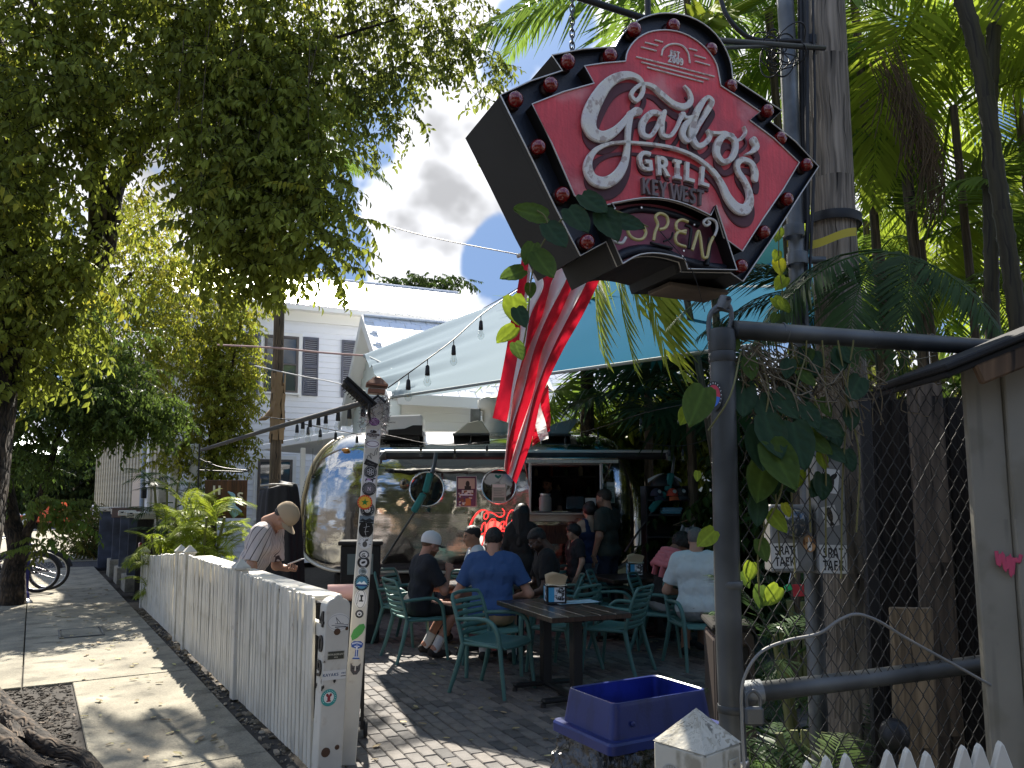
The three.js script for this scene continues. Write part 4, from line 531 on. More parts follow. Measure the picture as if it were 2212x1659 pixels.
// dark belly,floor band,wheel,jockey stand
new MB().add(cbox(TRX1 - TRX0 - 1.4,0.3,2*HW - 0.7,0.05),MM((TRX0 + TRX1) / 2,0.5,zc)).build('chassis',M.black,tr);
{const pts=[];for (let k=0;k <= 60;k++) {const u=k / 60,t=u<0.5?2*u*u:1 - 2*(1 - u)*(1 - u);pts.push(surf(lerp(TRX0 + 0.01,TRX1 - 0.01,t),0.005,0.012));} new MB().tube(pts,0.026,6).build('rub_rail',mat({c: [0.62,0.6,0.52],metalness: 0.6,roughness: 0.4}),tr);}
for (const x of [-0.95,0.1]) {const w=new MB().add(lathe([[0.1,-0.1],[0.32,-0.1],[0.35,-0.06],[0.35,0.06],[0.32,0.1],[0.1,0.1]],28),MM(x,0.35,TRZ - 0.28,PI / 2)).build('wheel',M.rubber,tr);new MB().add(lathe([[0,0.09],[0.08,0.1],[0.19,0.06],[0.2,0.02]],20),MM(x,0.35,TRZ - 0.26,PI / 2)).build('hub_cap',M.chrome,w);}
// cream trim hoop round the nose
{const pts=[];for (let k=0;k <= 50;k++) pts.push(surf(TRX0 + 0.12 + 0.5*Math.pow(k / 50,2.2),k / 50*0.985,0.02));for (let k=1;k <= 30;k++) {const p=surf(TRX0 + 0.62 - 0.4*Math.pow(k / 30,2),(1 - k / 30)*0.5 + 0.485,0.02,-1);if (k>1) pts.push(p);} new MB().tube(pts,0.022,7).build('trim_hoop',mat({c: [0.62,0.5,0.28],roughness: 0.4}),tr);}
const on=(px,py)=>{let best=null,bd=1e9;for (let s=0;s <= 0.999;s += 0.01) {const x0=(px - CX) / FOCAL;let x=x0*-TRZ;for (let q=0;q<3;q++) x=x0*-surf(clamp(x,TRX0 + 0.01,TRX1 - 0.01),s).z;x=clamp(x,TRX0 + 0.01,TRX1 - 0.01);const p=surf(x,s),d=ray(px,py),t=-p.z / -d.z,e=Math.abs(EYE + d.y*t - p.y);if (e<bd) {bd=e;best=[x,s];}} return best;};
const facing=(px,py,off)=>{const [x,s]=on(px,py),p=surf(x,s,off),n=surfN(x,s),u=V(0,1,0).addScaledVector(n,-n.y).normalize();return basis(p,u.clone().cross(n),u,n);};
// port holes
for (const [px,py,rr] of [[923,1055,0.235],[1078,1052,0.235]]) {
const m=facing(px,py,0.02),g=new MB().add(lathe([[0,0],[rr,0]],48),new THREE.Matrix4().makeRotationX(PI / 2)),w=g.build('porthole',mat({c: [0.012,0.012,0.014],roughness: 0.03,clearcoat: 1}),tr);w.applyMatrix4(m);
const rg=new MB().add(new THREE.TorusGeometry(rr + 0.008,0.014,8,56));const o=rg.build('porthole_ring',M.chrome,w);const bt=new MB();for (let k=0;k<28;k++) {const a=k / 28*2*PI;bt.add(rv,MM(Math.cos(a)*(rr + 0.035),Math.sin(a)*(rr + 0.035),-0.008,0,0,0,1.3));} bt.build('ring_rivets',alu[0],w);
}
sticker(tr,'notice',0.2,0.26,facing(1078,1066,0.03),'rect','window_notice');sticker(tr,'badge',0.09,0.13,facing(1076,1027,0.03),[[-1,1],[1,1],[1,-0.5],[0,-1],[-1,-0.5]],'window_badge');
{const o=sticker(tr,'poster',0.27,0.42,facing(1008,1063,0.028),'rect','poster');new MB().add(cbox(0.29,0.44,0.006,0.001),MM(0,0,-0.006)).build('poster_border',mat({c: [0.6,0.57,0.58]}),o);sticker(tr,'notice',0.13,0.3,facing(1316,1062,0.03),'rect','side_notice');}
// marker lamps
{const m=facing(747,973,0.012),lamp=new MB().add(new THREE.SphereGeometry(0.05,16,10),MM(0,0,0.01,0,0,0,1.3,0.55,0.6)).build('marker_lamp',mat({c: [0.75,0.3,0.02],roughness: 0.2,clearcoat: 1}),tr);lamp.applyMatrix4(m);const d=new MB().add(lathe([[0,0.05],[0.03,0.045],[0.06,0.03],[0.075,0]],20),new THREE.Matrix4().makeRotationX(PI / 2)).build('round_lamp',mat({c: [0.3,0.24,0.17],metalness: 0.8,roughness: 0.25}),tr);d.applyMatrix4(facing(874,1047,0.01));new MB().add(new THREE.SphereGeometry(0.022,10,8),MM(0,0,0.05)).build('lamp_core',M.black,d);}
// radio mast on the nose
{const a=on(677,1030),p=surf(...a,0.01);new MB().tube([p.toArray(),[p.x,p.y + 0.42,p.z + 0.02]],[0.006,0.003],5).add(new THREE.SphereGeometry(0.018,8,6),MM(p.x,p.y,p.z)).build('antenna',M.black,tr);}
// hatch: frame,dark interior,counter,flap
{
const a=surf(hatch.x0,hatch.s0),b=surf(hatch.x1,hatch.s1),ya=a.y - 0.01,yb=b.y + 0.01,zf=Math.max(a.z,b.z),inn=mat({c: [0.05,0.05,0.055],roughness: 0.6});
const box=new MB(),w=hatch.x1 - hatch.x0,cx=(hatch.x0 + hatch.x1) / 2,cy=(ya + yb) / 2;box.add(cbox(w + 0.7,1.6,0.03,0.005),MM(cx - 0.2,1.6,zf - 1.6));box.add(cbox(w + 0.7,0.03,1.5,0.005),MM(cx - 0.2,0.82,zf - 0.85));box.add(cbox(w + 0.7,0.03,1.5,0.005),MM(cx - 0.2,2.38,zf - 0.95));for (const s of [-1,1]) box.add(cbox(0.03,1.55,1.45,0.005),MM(cx - 0.2 + s*(w / 2 + 0.34),1.6,zf - 0.87));box.build('interior',inn,tr);
const fr=new MB();for (const s of [-1,1]) fr.add(cbox(0.035,yb - ya + 0.05,0.05,0.006),MM(cx + s*(w / 2 + 0.012),cy,zf + 0.008));fr.add(cbox(w - 0.012,0.03,0.05,0.006),MM(cx,yb + 0.01,zf - 0.01));fr.build('hatch_frame',M.steel,tr);
const ct=new MB();ct.add(cbox(w + 0.18,0.035,0.36,0.008),MM(cx + 0.03,ya - 0.005,zf + 0.13));const c=ct.build('counter',M.steel,tr);new MB().add(cbox(w + 0.16,0.09,0.02,0.004),MM(cx + 0.03,ya - 0.07,zf + 0.1)).build('counter_apron',M.steel,c);
const fl=new MB();const L=0.62,an=0.12;fl.add(cbox(w + 0.24,0.03,L,0.006),MM(cx + 0.05,yb + 0.1 + Math.sin(an)*L*-0.1,zf + L / 2 - 0.02,an,0,0));const f=fl.build('hatch_flap',alu[2],tr);new MB().add(cbox(w + 0.26,0.045,0.02,0.004),MM(cx + 0.05,yb + 0.02,zf + L - 0.02)).build('flap_edge',M.white,f);const st=new MB();for (const s of [-1,1]) st.tube([[cx + s*(w / 2 + 0.1),yb + 0.02,zf + L - 0.1],[cx + s*(w / 2 + 0.02),yb - 0.3,zf + 0.02]],0.008,6);st.build('flap_stay',M.steel,f);
const sh=new MB();sh.add(cbox(w + 0.4,0.02,0.3,0.003),MM(cx - 0.1,yb - 0.12,zf - 1.42));sh.add(cbox(w + 0.4,0.02,0.3,0.003),MM(cx - 0.1,yb - 0.42,zf - 1.42));sh.build('shelf',M.darkMetal,tr);
const rr=rng(71);for (let k=0;k<9;k++) {const x=cx - 0.5 + k*0.12,h=0.1 + rr()*0.12;new MB().add(lathe([[0,0],[0.035,0],[0.035,h*0.7],[0.014,h*0.85],[0.014,h],[0,h]],10),MM(x,yb - 0.41 + (k % 2?0.3:0),zf - 1.36)).build('bottle',mat({c: [[0.3,0.06,0.03],[0.5,0.45,0.3],[0.06,0.12,0.05]][k % 3],roughness: 0.3}),tr);}
// things on the counter
const jar=thing('tip_jar','patterned tip jar at the left end of the caravan counter','jar',[cx - w / 2 + 0.2,ya + 0.015,zf + 0.12]);new MB().add(lathe([[0,0],[0.085,0],[0.09,0.02],[0.09,0.2],[0.07,0.23],[0.075,0.25],[0.06,0.25]],20)).build('glass',mat({c: [0.3,0.29,0.28],map: T.chip,roughness: 0.2}),jar);new MB().add(lathe([[0.076,0.235],[0.078,0.25],[0.078,0.265],[0,0.265]],20)).build('lid',M.steel,jar);
const tb=thing('order_tablet','dark tablet on a stand on the caravan counter','tablet',[cx + 0.12,ya + 0.015,zf + 0.16],0.1);new MB().add(cbox(0.24,0.18,0.012,0.004),MM(0,0.13,0,0.25,0,0)).build('screen',mat({c: [0.06,0.08,0.09],roughness: 0.08}),tb);new MB().add(cbox(0.16,0.02,0.14,0.006),MM(0,0.01,0)).add(cbox(0.03,0.12,0.02,0.004),MM(0,0.07,-0.02)).build('stand',M.black,tb);
const mn=thing('menu_card','white menu card at the right end of the caravan counter','card',[cx + 0.34,ya + 0.015,zf + 0.14],-0.2);new MB().add(cbox(0.15,0.2,0.008,0.002),MM(0,0.1,0,0.2,0,0)).build('card',mat({c: [0.6,0.6,0.58]}),mn);new MB().add(cbox(0.17,0.01,0.06,0.002),MM(0,0.005,0)).build('foot',M.black,mn);
const ds=thing('drink_board','wooden board reading DRINK THIS under the caravan counter','sign',[cx + 0.02,ya - 0.3,zf + 0.06]);new MB().add(cbox(0.9,0.26,0.02,0.004)).build('board',mat({c: [0.16,0.085,0.045],map: T.grain,roughness: 0.7}),ds);[['DRINK',-0.3],['THIS',0.16]].forEach(([s,x])=>new MB().add(new THREE.ExtrudeGeometry(T.font.generateShapes(s,0.075),{depth: 0.004,bevelEnabled: false}),MM(x,-0.05,0.0105)).build('lettering',mat({c: [0.05,0.028,0.018]}),ds));
}
// roof: air conditioner,vents
{
const kp=(px,py,D)=>W(px,py,D);
const c=kp(872,950,11.6),ac=thing('air_conditioner','white and black air conditioner on the caravan roof','air conditioner',[c.x,c.y - 0.02,c.z],0.05);
const s=[[-0.42,0.06],[0.29,0.06],[0.31,0.14],[0.305,0.3],[0.27,0.335],[-0.2,0.315],[-0.4,0.26],[-0.43,0.16]];new MB().add(extrude(s,0.62,{bevel: 0.02}),MM(0,0.04,-0.31)).build('shell',mat({c: [0.75,0.76,0.76],roughness: 0.35}),ac);
new MB().add(extrude([[-0.2,0.02],[0.3,0.02],[0.3,0.17],[0.16,0.17],[0.04,0.12],[-0.2,0.1]],0.66,{bevel: 0.01}),MM(0,0.04,-0.33)).build('grille',M.black,ac);sticker(ac,'dome',0.2,0.05,MM(-0.16,0.25,0.3115),'rect','lettering');new MB().add(cbox(0.6,0.06,0.5,0.01),MM(-0.05,0.03,0)).build('base',M.black,ac);
const v1=kp(1018,940,11.6),vt=thing('roof_vent','tilted smoky roof vent hood left of the flag','vent',v1,0.05);new MB().add(extrude([[-0.27,0],[0.22,0],[0.27,0.02],[0.16,0.19],[0.1,0.205],[-0.05,0.17]],0.42,{bevel: 0.012}),MM(0,0,-0.21)).build('hood',mat({c: [0.5,0.48,0.38],roughness: 0.25,clearcoat: 0.5}),vt);new MB().add(cbox(0.55,0.03,0.46,0.006),MM(0,-0.005,0)).build('curb',M.darkMetal,vt);
const v2=kp(1210,940,11.6),vt2=thing('roof_vent','open dark roof vent lid right of the flag','vent',v2,0.05);new MB().add(extrude([[-0.3,0.0],[0.1,0],[0.26,0.22],[0.2,0.235],[-0.1,0.16],[-0.31,0.03]],0.4,{bevel: 0.01}),MM(0,0,-0.2)).build('lid',mat({c: [0.2,0.21,0.2],roughness: 0.2,clearcoat: 0.5}),vt2);new MB().add(cbox(0.44,0.03,0.44,0.006),MM(-0.08,-0.01,0)).build('curb',M.darkMetal,vt2);
const v3b=kp(1068,945,12.3),ex=thing('exhaust_stack','pale round exhaust stack behind the roof vent','exhaust',v3b);new MB().add(lathe([[0.26,-0.1],[0.26,0.2],[0.2,0.24],[0.2,0.42],[0.27,0.44],[0.27,0.6],[0.2,0.64],[0,0.64]],24)).build('stack',mat({c: [0.6,0.6,0.56],roughness: 0.5}),ex);new MB().add(cbox(0.16,0.26,0.12,0.01),MM(-0.3,0.32,0.1)).build('junction_box',M.galv,ex);
}
// rolled awning with folded arms
{
const D=10.72,a=W(828,984,D),b=W(1446,984,D),aw=thing('rolled_awning','rolled dark awning along the caravan roof edge with two folded arms','awning',[0,0,0]);
new MB().tube([a.toArray(),b.toArray()],0.055,14).build('roll',mat({c: [0.055,0.055,0.06],map: T.blotch,roughness: 0.6}),aw);new MB().tube([[a.x + 0.02,a.y + 0.05,a.z],[b.x - 0.02,b.y + 0.05,b.z]],0.03,8,{flat: 1.6}).build('roll_cover',mat({c: [0.62,0.62,0.6],roughness: 0.45}),aw);
for (const [x,nm] of [[a.x,0],[b.x,1]]) new MB().add(lathe([[0,-0.05],[0.06,-0.05],[0.068,-0.03],[0.068,0.03],[0.06,0.06],[0,0.06]],18),MM(x,a.y,a.z,0,0,PI / 2)).build('end_cap',M.galv,aw);
const arm=(pts,pads)=>{const q=pts.map(([px,py,d])=>W(px,py,d).toArray());const o=new MB().tube(q,0.014,8).build('arm',M.darkMetal,aw);for (const [p0,p1,d] of pads) {const A=W(...p0,d),B=W(...p1,d),L=A.distanceTo(B);new MB().add(cbox(0.095,L,0.075,0.02),along(A,B).multiply(MM(0,L / 2,0))).build('foam_pad',mat({c: [0.02,0.20,0.19],roughness: 0.65,bumpMap: T.fine,bumpScale: 0.001}),o);}};
new MB().tube([[a.x - 0.02,a.y,a.z],[W(822,1000,10.9).x,W(822,1000,10.9).y,-10.9]],0.02,8).tube([W(942,980,10.6).toArray(),W(938,1005,10.5).toArray(),W(933,1022,10.45).toArray()],0.03,8).build('elbow',M.galv,aw);new MB().tube([W(1452,980,10.7).toArray(),W(1456,990,10.6).toArray(),W(1452,1024,10.5).toArray()],0.022,8).build('elbow',M.galv,aw);
arm([[932,1020,10.45],[918,1060,10.42],[895,1108,10.4],[826,1216,10.5]],[[[930,1022],[919,1064],10.42],[[916,1066],[893,1106],10.4]]);
arm([[1452,1022,10.5],[1442,1062,10.45],[1408,1106,10.42],[1350,1192,10.6]],[[[1450,1022],[1442,1062],10.47],[[1438,1064],[1404,1104],10.43]]);
}
}
// ---------- chairs,tables,bins ----------
const teal=mat({c: [0.075,0.185,0.17],roughness: 0.42,bumpMap: T.fine,bumpScale: 0.0004});
let chairProto;
{
const c=chairProto=thing('resin_chair','teal resin armchair','chair',[0,0,0],0,'teal slatted resin armchairs on the patio');
// seat shell
const top=(u,v)=>{const x=(u - 0.5)*(0.46 - 0.03*v),z=lerp(0.235,-0.2,v),cx=u - 0.5;return V(x,0.445 + cx*cx*0.05 - 0.018*Math.sin(PI*v) - (v<0.14?Math.pow((0.14 - v) / 0.14,2)*0.035:0) + 0.01*v,z);};
const seat=new MB().add(grid(14,14,top)).add(grid(14,14,(u,v)=>top(1 - u,v).add(V(0,-0.016,0))));const rim=[];for (let k=0;k<14;k++) rim.push(top(k / 14,0));for (let k=0;k<14;k++) rim.push(top(1,k / 14));for (let k=14;k>0;k--) rim.push(top(k / 14,1));for (let k=14;k>0;k--) rim.push(top(0,k / 14));seat.add(tubeG(rim.map((p)=>p.add(V(0,-0.008,0))),0.0125,6,{closed: true}));seat.build('seat',teal,c);
const up=(s)=>smooth([[s*0.225,0.40,-0.185],[s*0.232,0.52,-0.215],[s*0.236,0.68,-0.26],[s*0.226,0.80,-0.305],[s*0.2,0.835,-0.318]],14);
for (const s of [-1,1]) {
new MB().tube(up(s),(t)=>0.0245 - 0.006*t,8,{flat: 0.75}).build('back_post',teal,c);
new MB().tube(smooth([[s*0.262,0,-0.31],[s*0.245,0.2,-0.245],[s*0.225,0.43,-0.185]],10),(t)=>0.018 + 0.008*t,8).build('leg',teal,c);
new MB().tube(smooth([[s*0.262,0,0.255],[s*0.258,0.25,0.225],[s*0.262,0.45,0.205],[s*0.27,0.575,0.175],[s*0.272,0.635,0.11],[s*0.268,0.648,0.02],[s*0.255,0.64,-0.12],[s*0.238,0.63,-0.245]],34),(t)=>(t<0.3?0.018 + t*0.018:0.0235 - (t - 0.3)*0.006),8,{flat: 0.9}).build('armrest_leg',teal,c);
new MB().tube([[s*0.225,0.425,-0.18],[s*0.24,0.425,0.0],[s*0.258,0.425,0.2]],0.017,7).build('side_rail',teal,c);
}
new MB().tube(smooth([[-0.2,0.833,-0.317],[-0.1,0.84,-0.342],[0,0.842,-0.35],[0.1,0.84,-0.342],[0.2,0.833,-0.317]],14),0.0165,8,{flat: 0.7,hint: V(0,1,-0.3)}).build('top_rail',teal,c);
for (let k=0;k<6;k++) {const y=0.505 + k*0.053,z=-0.212 - (y - 0.5)*0.31,w=0.228;new MB().tube(smooth([[-w,y,z],[-w*0.5,y - 0.004,z - 0.028],[0,y - 0.005,z - 0.037],[w*0.5,y - 0.004,z - 0.028],[w,y,z]],12),0.0205,6,{flat: 0.36,hint: V(0,1,-0.3)}).build('slat',teal,c);}
}
const chairAt=[
[-1.02,-8.39,2.05,'teal slatted armchair under the man in the white cap'],[-0.15,-6.96,2.1,'empty teal armchair at the near left side of the front table'],[1.02,-7.72,-1.05,'empty teal armchair at the right end of the front table'],[0.5,-7.78,-0.95,'empty teal armchair behind the front table, left of the right hand one'],[0.95,-9.75,1.95,'empty teal armchair farthest back beside the child'],[1.22,-9.05,1.8,'empty teal armchair at the rear right table'],[1.66,-8.72,1.95,'teal armchair under the man with the pink hood'],[1.9,-7.98,2.9,'teal armchair under the grey haired man in a white tee'],[-0.2,-7.72,PI - 0.12,'teal armchair under the man in the blue tee'],[-0.42,-9.55,0.35,'teal armchair under the man in the white shirt facing away from the neon'],[0.46,-8.72,-1.5,'teal armchair under the bearded man in glasses'],[-1.25,-9.3,2.0,'empty teal armchair behind the man in the white cap'],
];
const chairs=chairAt.map(([x,z,a,label],k)=>{const o=k?copyOf(chairProto,label):tag(chairProto,label);o.position.set(x,0,z);o.rotation.y=a;return o;});
{
const topM=mat({c: [0.085,0.045,0.032],map: T.grain,roughness: 0.32,clearcoat: 0.5,clearcoatRoughness: 0.25,bumpMap: T.grainB,bumpScale: 0.001}),iron=mat({c: [0.014,0.014,0.015],roughness: 0.4});
const table=(name,label,pos,turn,w,d)=>{
const t=thing(name,label,'table',pos,turn);const n=Math.round(d / 0.15);for (let k=0;k<n;k++) {const p=new MB().add(cbox(w,0.042,d / n - 0.0012,0.004),MM(0,0.73,0));const o=p.build('plank',topM,t);o.position.z=-d / 2 + (k + 0.5)*d / n;}
const ped=(x)=>{const b=new MB();b.add(cbox(0.085,0.66,0.085,0.006),MM(x,0.37,0));b.build('column',iron,t);const f=new MB();for (const a of [0,PI / 2]) f.add(cbox(0.62,0.035,0.07,0.012),MM(x,0.045 + (a?0.002:0),0,0,a + PI / 4*0,0));for (const [dx,dz] of [[0.3,0],[-0.3,0],[0,0.3],[0,-0.3]]) f.add(new THREE.CylinderGeometry(0.022,0.026,0.028,10),MM(x + dx,0.014,dz));f.build('foot',iron,t);new MB().add(cbox(0.4,0.02,0.4,0.004),MM(x,0.699,0)).build('top_plate',iron,t);};
if (w>1) {ped(-w*0.25);ped(w*0.25);} else ped(0);return t;
};
const L=G(1069,1297,0.75),F=G(1205,1341,0.75),Rr=G(1350,1323,0.75),Bk=G(1228,1287,0.75),c=L.clone().add(F).add(Rr).add(Bk).multiplyScalar(0.25),dir=F.clone().sub(L).normalize();
const t1=table('dining_table','dark plank dining table at the front of the patio, with napkin holder',[c.x,0,c.z],Math.atan2(-dir.z,dir.x),1.18,0.72);
table('dining_table','dark square table between the seated men by the neon sign',[-0.32,0,-8.72],2.05 - PI / 2,0.8,0.8);table('dining_table','dark table at the rear right with the second napkin holder',[1.55,0,-9.55],1.95 - PI / 2,1.1,0.72);
const holder=(label,pos,turn)=>{
const h=thing('napkin_holder',label,'napkin holder',pos,turn),a=new MB();a.add(cbox(0.175,0.012,0.15,0.003),MM(0,0.006,0));for (const s of [-1,1]) {a.add(cbox(0.012,0.165,0.14,0.003),MM(s*0.084,0.09,0));a.add(cbox(0.156,0.15,0.006,0.001),MM(0,0.082,s*0.066));} a.build('frame',M.black,h);
sticker(h,'holder',0.145,0.125,MM(0,0.085,0.0712),'rect','printed_card');sticker(h,'holder',0.12,0.125,MM(-0.0915,0.09,0,0,-PI / 2),'rect','printed_card');
const n=new MB(),r=rng(91);for (let k=0;k<7;k++) n.add(grid(6,4,(u,v)=>V((u - 0.5)*0.15 + v*0.004*k,0.12 + v*(0.13 + 0.02*Math.cos((u - 0.5)*3)) - 0.012*Math.abs(u - 0.5)*v,-0.05 + k*0.016 + (v>0.5?(v - 0.5)*0.03*(k - 3):0) + 0.004*Math.sin(u*5 + k))));n.build('napkins',mat({c: [0.62,0.5,0.33],roughness: 0.9,transmission: 0.2,thickness: 0}),h);
const fl=new MB();fl.add(grid(6,3,(u,v)=>V((u - 0.5)*0.19,0.172 - v*0.008 + 0.006*Math.sin(u*7),0.02 + v*0.07)));fl.build('folded_napkin',mat({c: [0.68,0.62,0.48],roughness: 0.9}),h);return h;
};
const hp=G(1199,1304,0.75);holder('black napkin holder with tan napkins on the front table',[hp.x,0.752,hp.z],0.15);const hp2=V(1.5,0.752,-9.5);holder('black napkin holder on the rear right table',hp2,0.1);
const m=G(1243,1301,0.755),me=thing('menu_sheet','pale blue menu sheet lying on the front table','menu',[m.x,0.7535,m.z],0.35);new MB().add(grid(8,6,(u,v)=>V((u - 0.5)*0.4,0.003 + 0.006*u*u,(v - 0.5)*0.22))).build('sheet',mat({c: [0.33,0.5,0.6],roughness: 0.5}),me);new MB().add(cbox(0.12,0.002,0.09,0.0005),MM(-0.16,0.0075,0.02,0,0.4,0)).build('paper_slip',mat({c: [0.7,0.7,0.68]}),me);
// drinks and phone near the seated men
const cup=(label,x,z,c2)=>{const o=thing('drink_cup',label,'cup',[x,0.752,z],0);new MB().add(lathe([[0,0],[0.032,0],[0.042,0.13],[0.038,0.13]],16)).build('cup',mat({c: c2,roughness: 0.3}),o);new MB().add(lathe([[0.044,0.128],[0.044,0.137],[0.03,0.142],[0,0.142]],16)).build('lid',M.black,o);};
cup('dark drink cup in front of the man in the white cap',-0.52,-8.55,[0.05,0.04,0.04]);cup('clear drink cup in front of the bearded man',0.0,-8.62,[0.4,0.42,0.42]);
// ---- recycling hood on a bagged bin
const bin=thing('blue_bin','blue plastic waste bin with open rectangular hood and black liner bag','bin',[0.54,0,-3.42],0.524),blue=mat({c: [0.018,0.034,0.19],map: T.paint,roughness: 0.36,bumpMap: T.fine,bumpScale: 0.0003});
const rr=(w,d,r)=>{const s=new THREE.Shape(),x=w / 2,y=d / 2;s.moveTo(-x + r,-y);s.lineTo(x - r,-y);s.quadraticCurveTo(x,-y,x,-y + r);s.lineTo(x,y - r);s.quadraticCurveTo(x,y,x - r,y);s.lineTo(-x + r,y);s.quadraticCurveTo(-x,y,-x,y - r);s.lineTo(-x,-y + r);s.quadraticCurveTo(-x,-y,-x + r,-y);return s;};
const loop=(w,d,r,n=10)=>rr(w,d,r).getPoints(n).slice(0,-1).map((p)=>[p.x,p.y]),wallG=(rings)=>{const N=rings[0][1].length,p=[],idx=[];rings.forEach(([y,l])=>l.forEach(([a,b])=>p.push(a,y,b)));for (let j=0;j<rings.length - 1;j++) for (let k=0;k<N;k++) {const a=j*N + k,b=j*N + (k + 1) % N;idx.push(a,a + N,b,b,a + N,b + N);} const g=fromArrays(p,idx).toNonIndexed();g.computeVertexNormals();return g;};
const cr=(w,d)=>loop(w,d,0.035);
new MB().add(wallG([[0.71,cr(0.54,0.365)],[0.835,cr(0.505,0.335)],[0.848,cr(0.5,0.33)],[0.85,cr(0.49,0.32)],[0.846,cr(0.475,0.305)],[0.735,cr(0.5,0.325)],[0.73,cr(0.49,0.31)]])).build('hood',blue,bin);
new MB().add(new THREE.ShapeGeometry(rr(0.498,0.322,0.03)),MM(0,0.736,0,-PI / 2)).build('tray',mat({c: [0.012,0.03,0.5],roughness: 0.3}),bin);
new MB().add(wallG([[0.712,cr(0.53,0.35)],[0.712,cr(0.6,0.42)],[0.702,cr(0.612,0.432)],[0.668,cr(0.612,0.432)],[0.664,cr(0.58,0.4)]])).build('lip',blue,bin);
for (const s of [-1,1]) new MB().add(new THREE.SphereGeometry(0.011,10,8),MM(s*0.17,0.765,0.184,0,0,0,1,1,0.4)).build('peg',blue,bin);
new MB().add(wallG([[0,cr(0.4,0.26)],[0.6,cr(0.5,0.34)],[0.66,cr(0.51,0.35)]])).build('body',blue,bin);
const bag=mat({c: [0.012,0.012,0.013],roughness: 0.22,clearcoat: 0.6,clearcoatRoughness: 0.2,bumpMap: T.bagB,bumpScale: 0.02});
new MB().add(grid(140,26,(u,v)=>{const l=u*2*PI,a=0.29 + 0.035*Math.sin(v*2.2),b=0.205 + 0.03*Math.sin(v*2.2),e=0.42,c2=Math.cos(l),s2=Math.sin(l),w=0.016*Math.sin(l*9 + v*5)*v + 0.05*fbm(c2*3 + 5,v*3,s2*3,4) + 0.02*Math.abs(nz(c2*9,v*6,s2*9));const fl=(c2<-0.6?0.1*(v*v)*Math.max(0,Math.sin(l*2.2 + 1)):0);return V(Math.sign(c2)*Math.pow(Math.abs(c2),e)*(a + w + fl),0.672 - v*(0.3 + 0.05*Math.sin(l*5) + 0.05*fbm(c2*2,1,s2*2,2)),Math.sign(s2)*Math.pow(Math.abs(s2),e)*(b + w));})).build('liner_bag',bag,bin);
// crumpled clear film between bins and brown bin
const bb=thing('brown_bin','brown framed litter bin half hidden behind the grey gate post','bin',[1.3,0,-4.75],-0.1),brown=mat({c: [0.055,0.043,0.037],roughness: 0.45});
bb.scale.set(0.44,0.94,1);const fs=rr(0.5,0.94,0.07);fs.holes.push(rr(0.38,0.3,0.04));{const h=fs.holes[0]=new THREE.Path(rr(0.38,0.34,0.04).getPoints(8).map((p)=>new THREE.Vector2(p.x,p.y + 0.22)));} new MB().add(extrude(fs,0.04,{bevel: 0.008}),MM(0,0.5,0.22)).build('front_panel',brown,bb);new MB().add(cbox(0.5,0.9,0.42,0.03),MM(0,0.48,0)).build('body',brown,bb);new MB().add(cbox(0.56,0.04,0.52,0.02),MM(0,0.985,0)).build('lid',mat({c: [0.03,0.028,0.026],roughness: 0.95,specularIntensity: 0.3}),bb);new MB().add(cbox(0.36,0.3,0.01,0.002),MM(0,0.72,0.214)).build('opening',M.black,bb);
// ---- white bollard post with pyramid top,right foreground
{const D=1.6,p=thing('pyramid_post','weathered white post with a flaking pyramid top in the right foreground','post',[(1497 - CX) / FOCAL*D,0,-D - 0.02],0.72),w=0.126,h=1.165;new MB().add(cbox(w,h,w,0.005),MM(0,h / 2,0)).build('shaft',M.grime,p);
const q=[[-w / 2,0,-w / 2],[w / 2,0,-w / 2],[w / 2,0,w / 2],[-w / 2,0,w / 2]],f=new MB();for (let k=0;k<4;k++) {const A=V(...q[k]),B=V(...q[(k + 1) % 4]),C=V(0,0.066,0),n=B.clone().sub(A).cross(C.clone().sub(A)).normalize();if (n.y<0) n.negate();const N=22;f.add(grid(N,N,(u,v)=>{const pt=A.clone().lerp(B,u).lerp(C,v);const e=0.0028*Math.max(0,fbm(pt.x*70,pt.y*70,pt.z*70,3) + 0.1) + 0.0012*nz(pt.x*260,pt.y*260,pt.z*260);return pt.addScaledVector(n,e*Math.min(1,8*Math.min(u,1 - u,v + 0.05)));}));} f.build('cap',M.grime,p).position.y=h;
sticker(p,'ghost',0.052,0.052,MM(0.004 - 0.02,h - 0.06,w / 2 + 0.001,0,0,0.1).premultiply(MM(0,0,0,0,-PI / 2,0)));sticker(p,'fish',0.022,0.055,MM(0.04,h - 0.068,w / 2 + 0.001).premultiply(MM(0,0,0,0,-PI / 2,0)),[[-0.3,1],[0.4,0.9],[0.9,0.2],[0.3,-0.4],[0.8,-1],[-0.8,-1],[-0.4,-0.3],[-0.9,0.3]]);sticker(p,'yellow',0.05,0.05,MM(-0.05,h - 0.115,w / 2 + 0.0012).premultiply(MM(0,0,0,0,-PI / 2,0)));
const pl=new MB().add(cbox(0.032,0.12,0.004,0.001),MM(0.03,h - 0.085,w / 2 + 0.0022)).build('plate',M.grime,p);const sc=new MB();for (const y of [-0.045,-0.135]) sc.add(new THREE.CylinderGeometry(0.0035,0.0035,0.003,10),MM(0.03,h + y + 0.01,w / 2 + 0.0045,PI / 2));sc.build('screw',M.steel,pl);
}
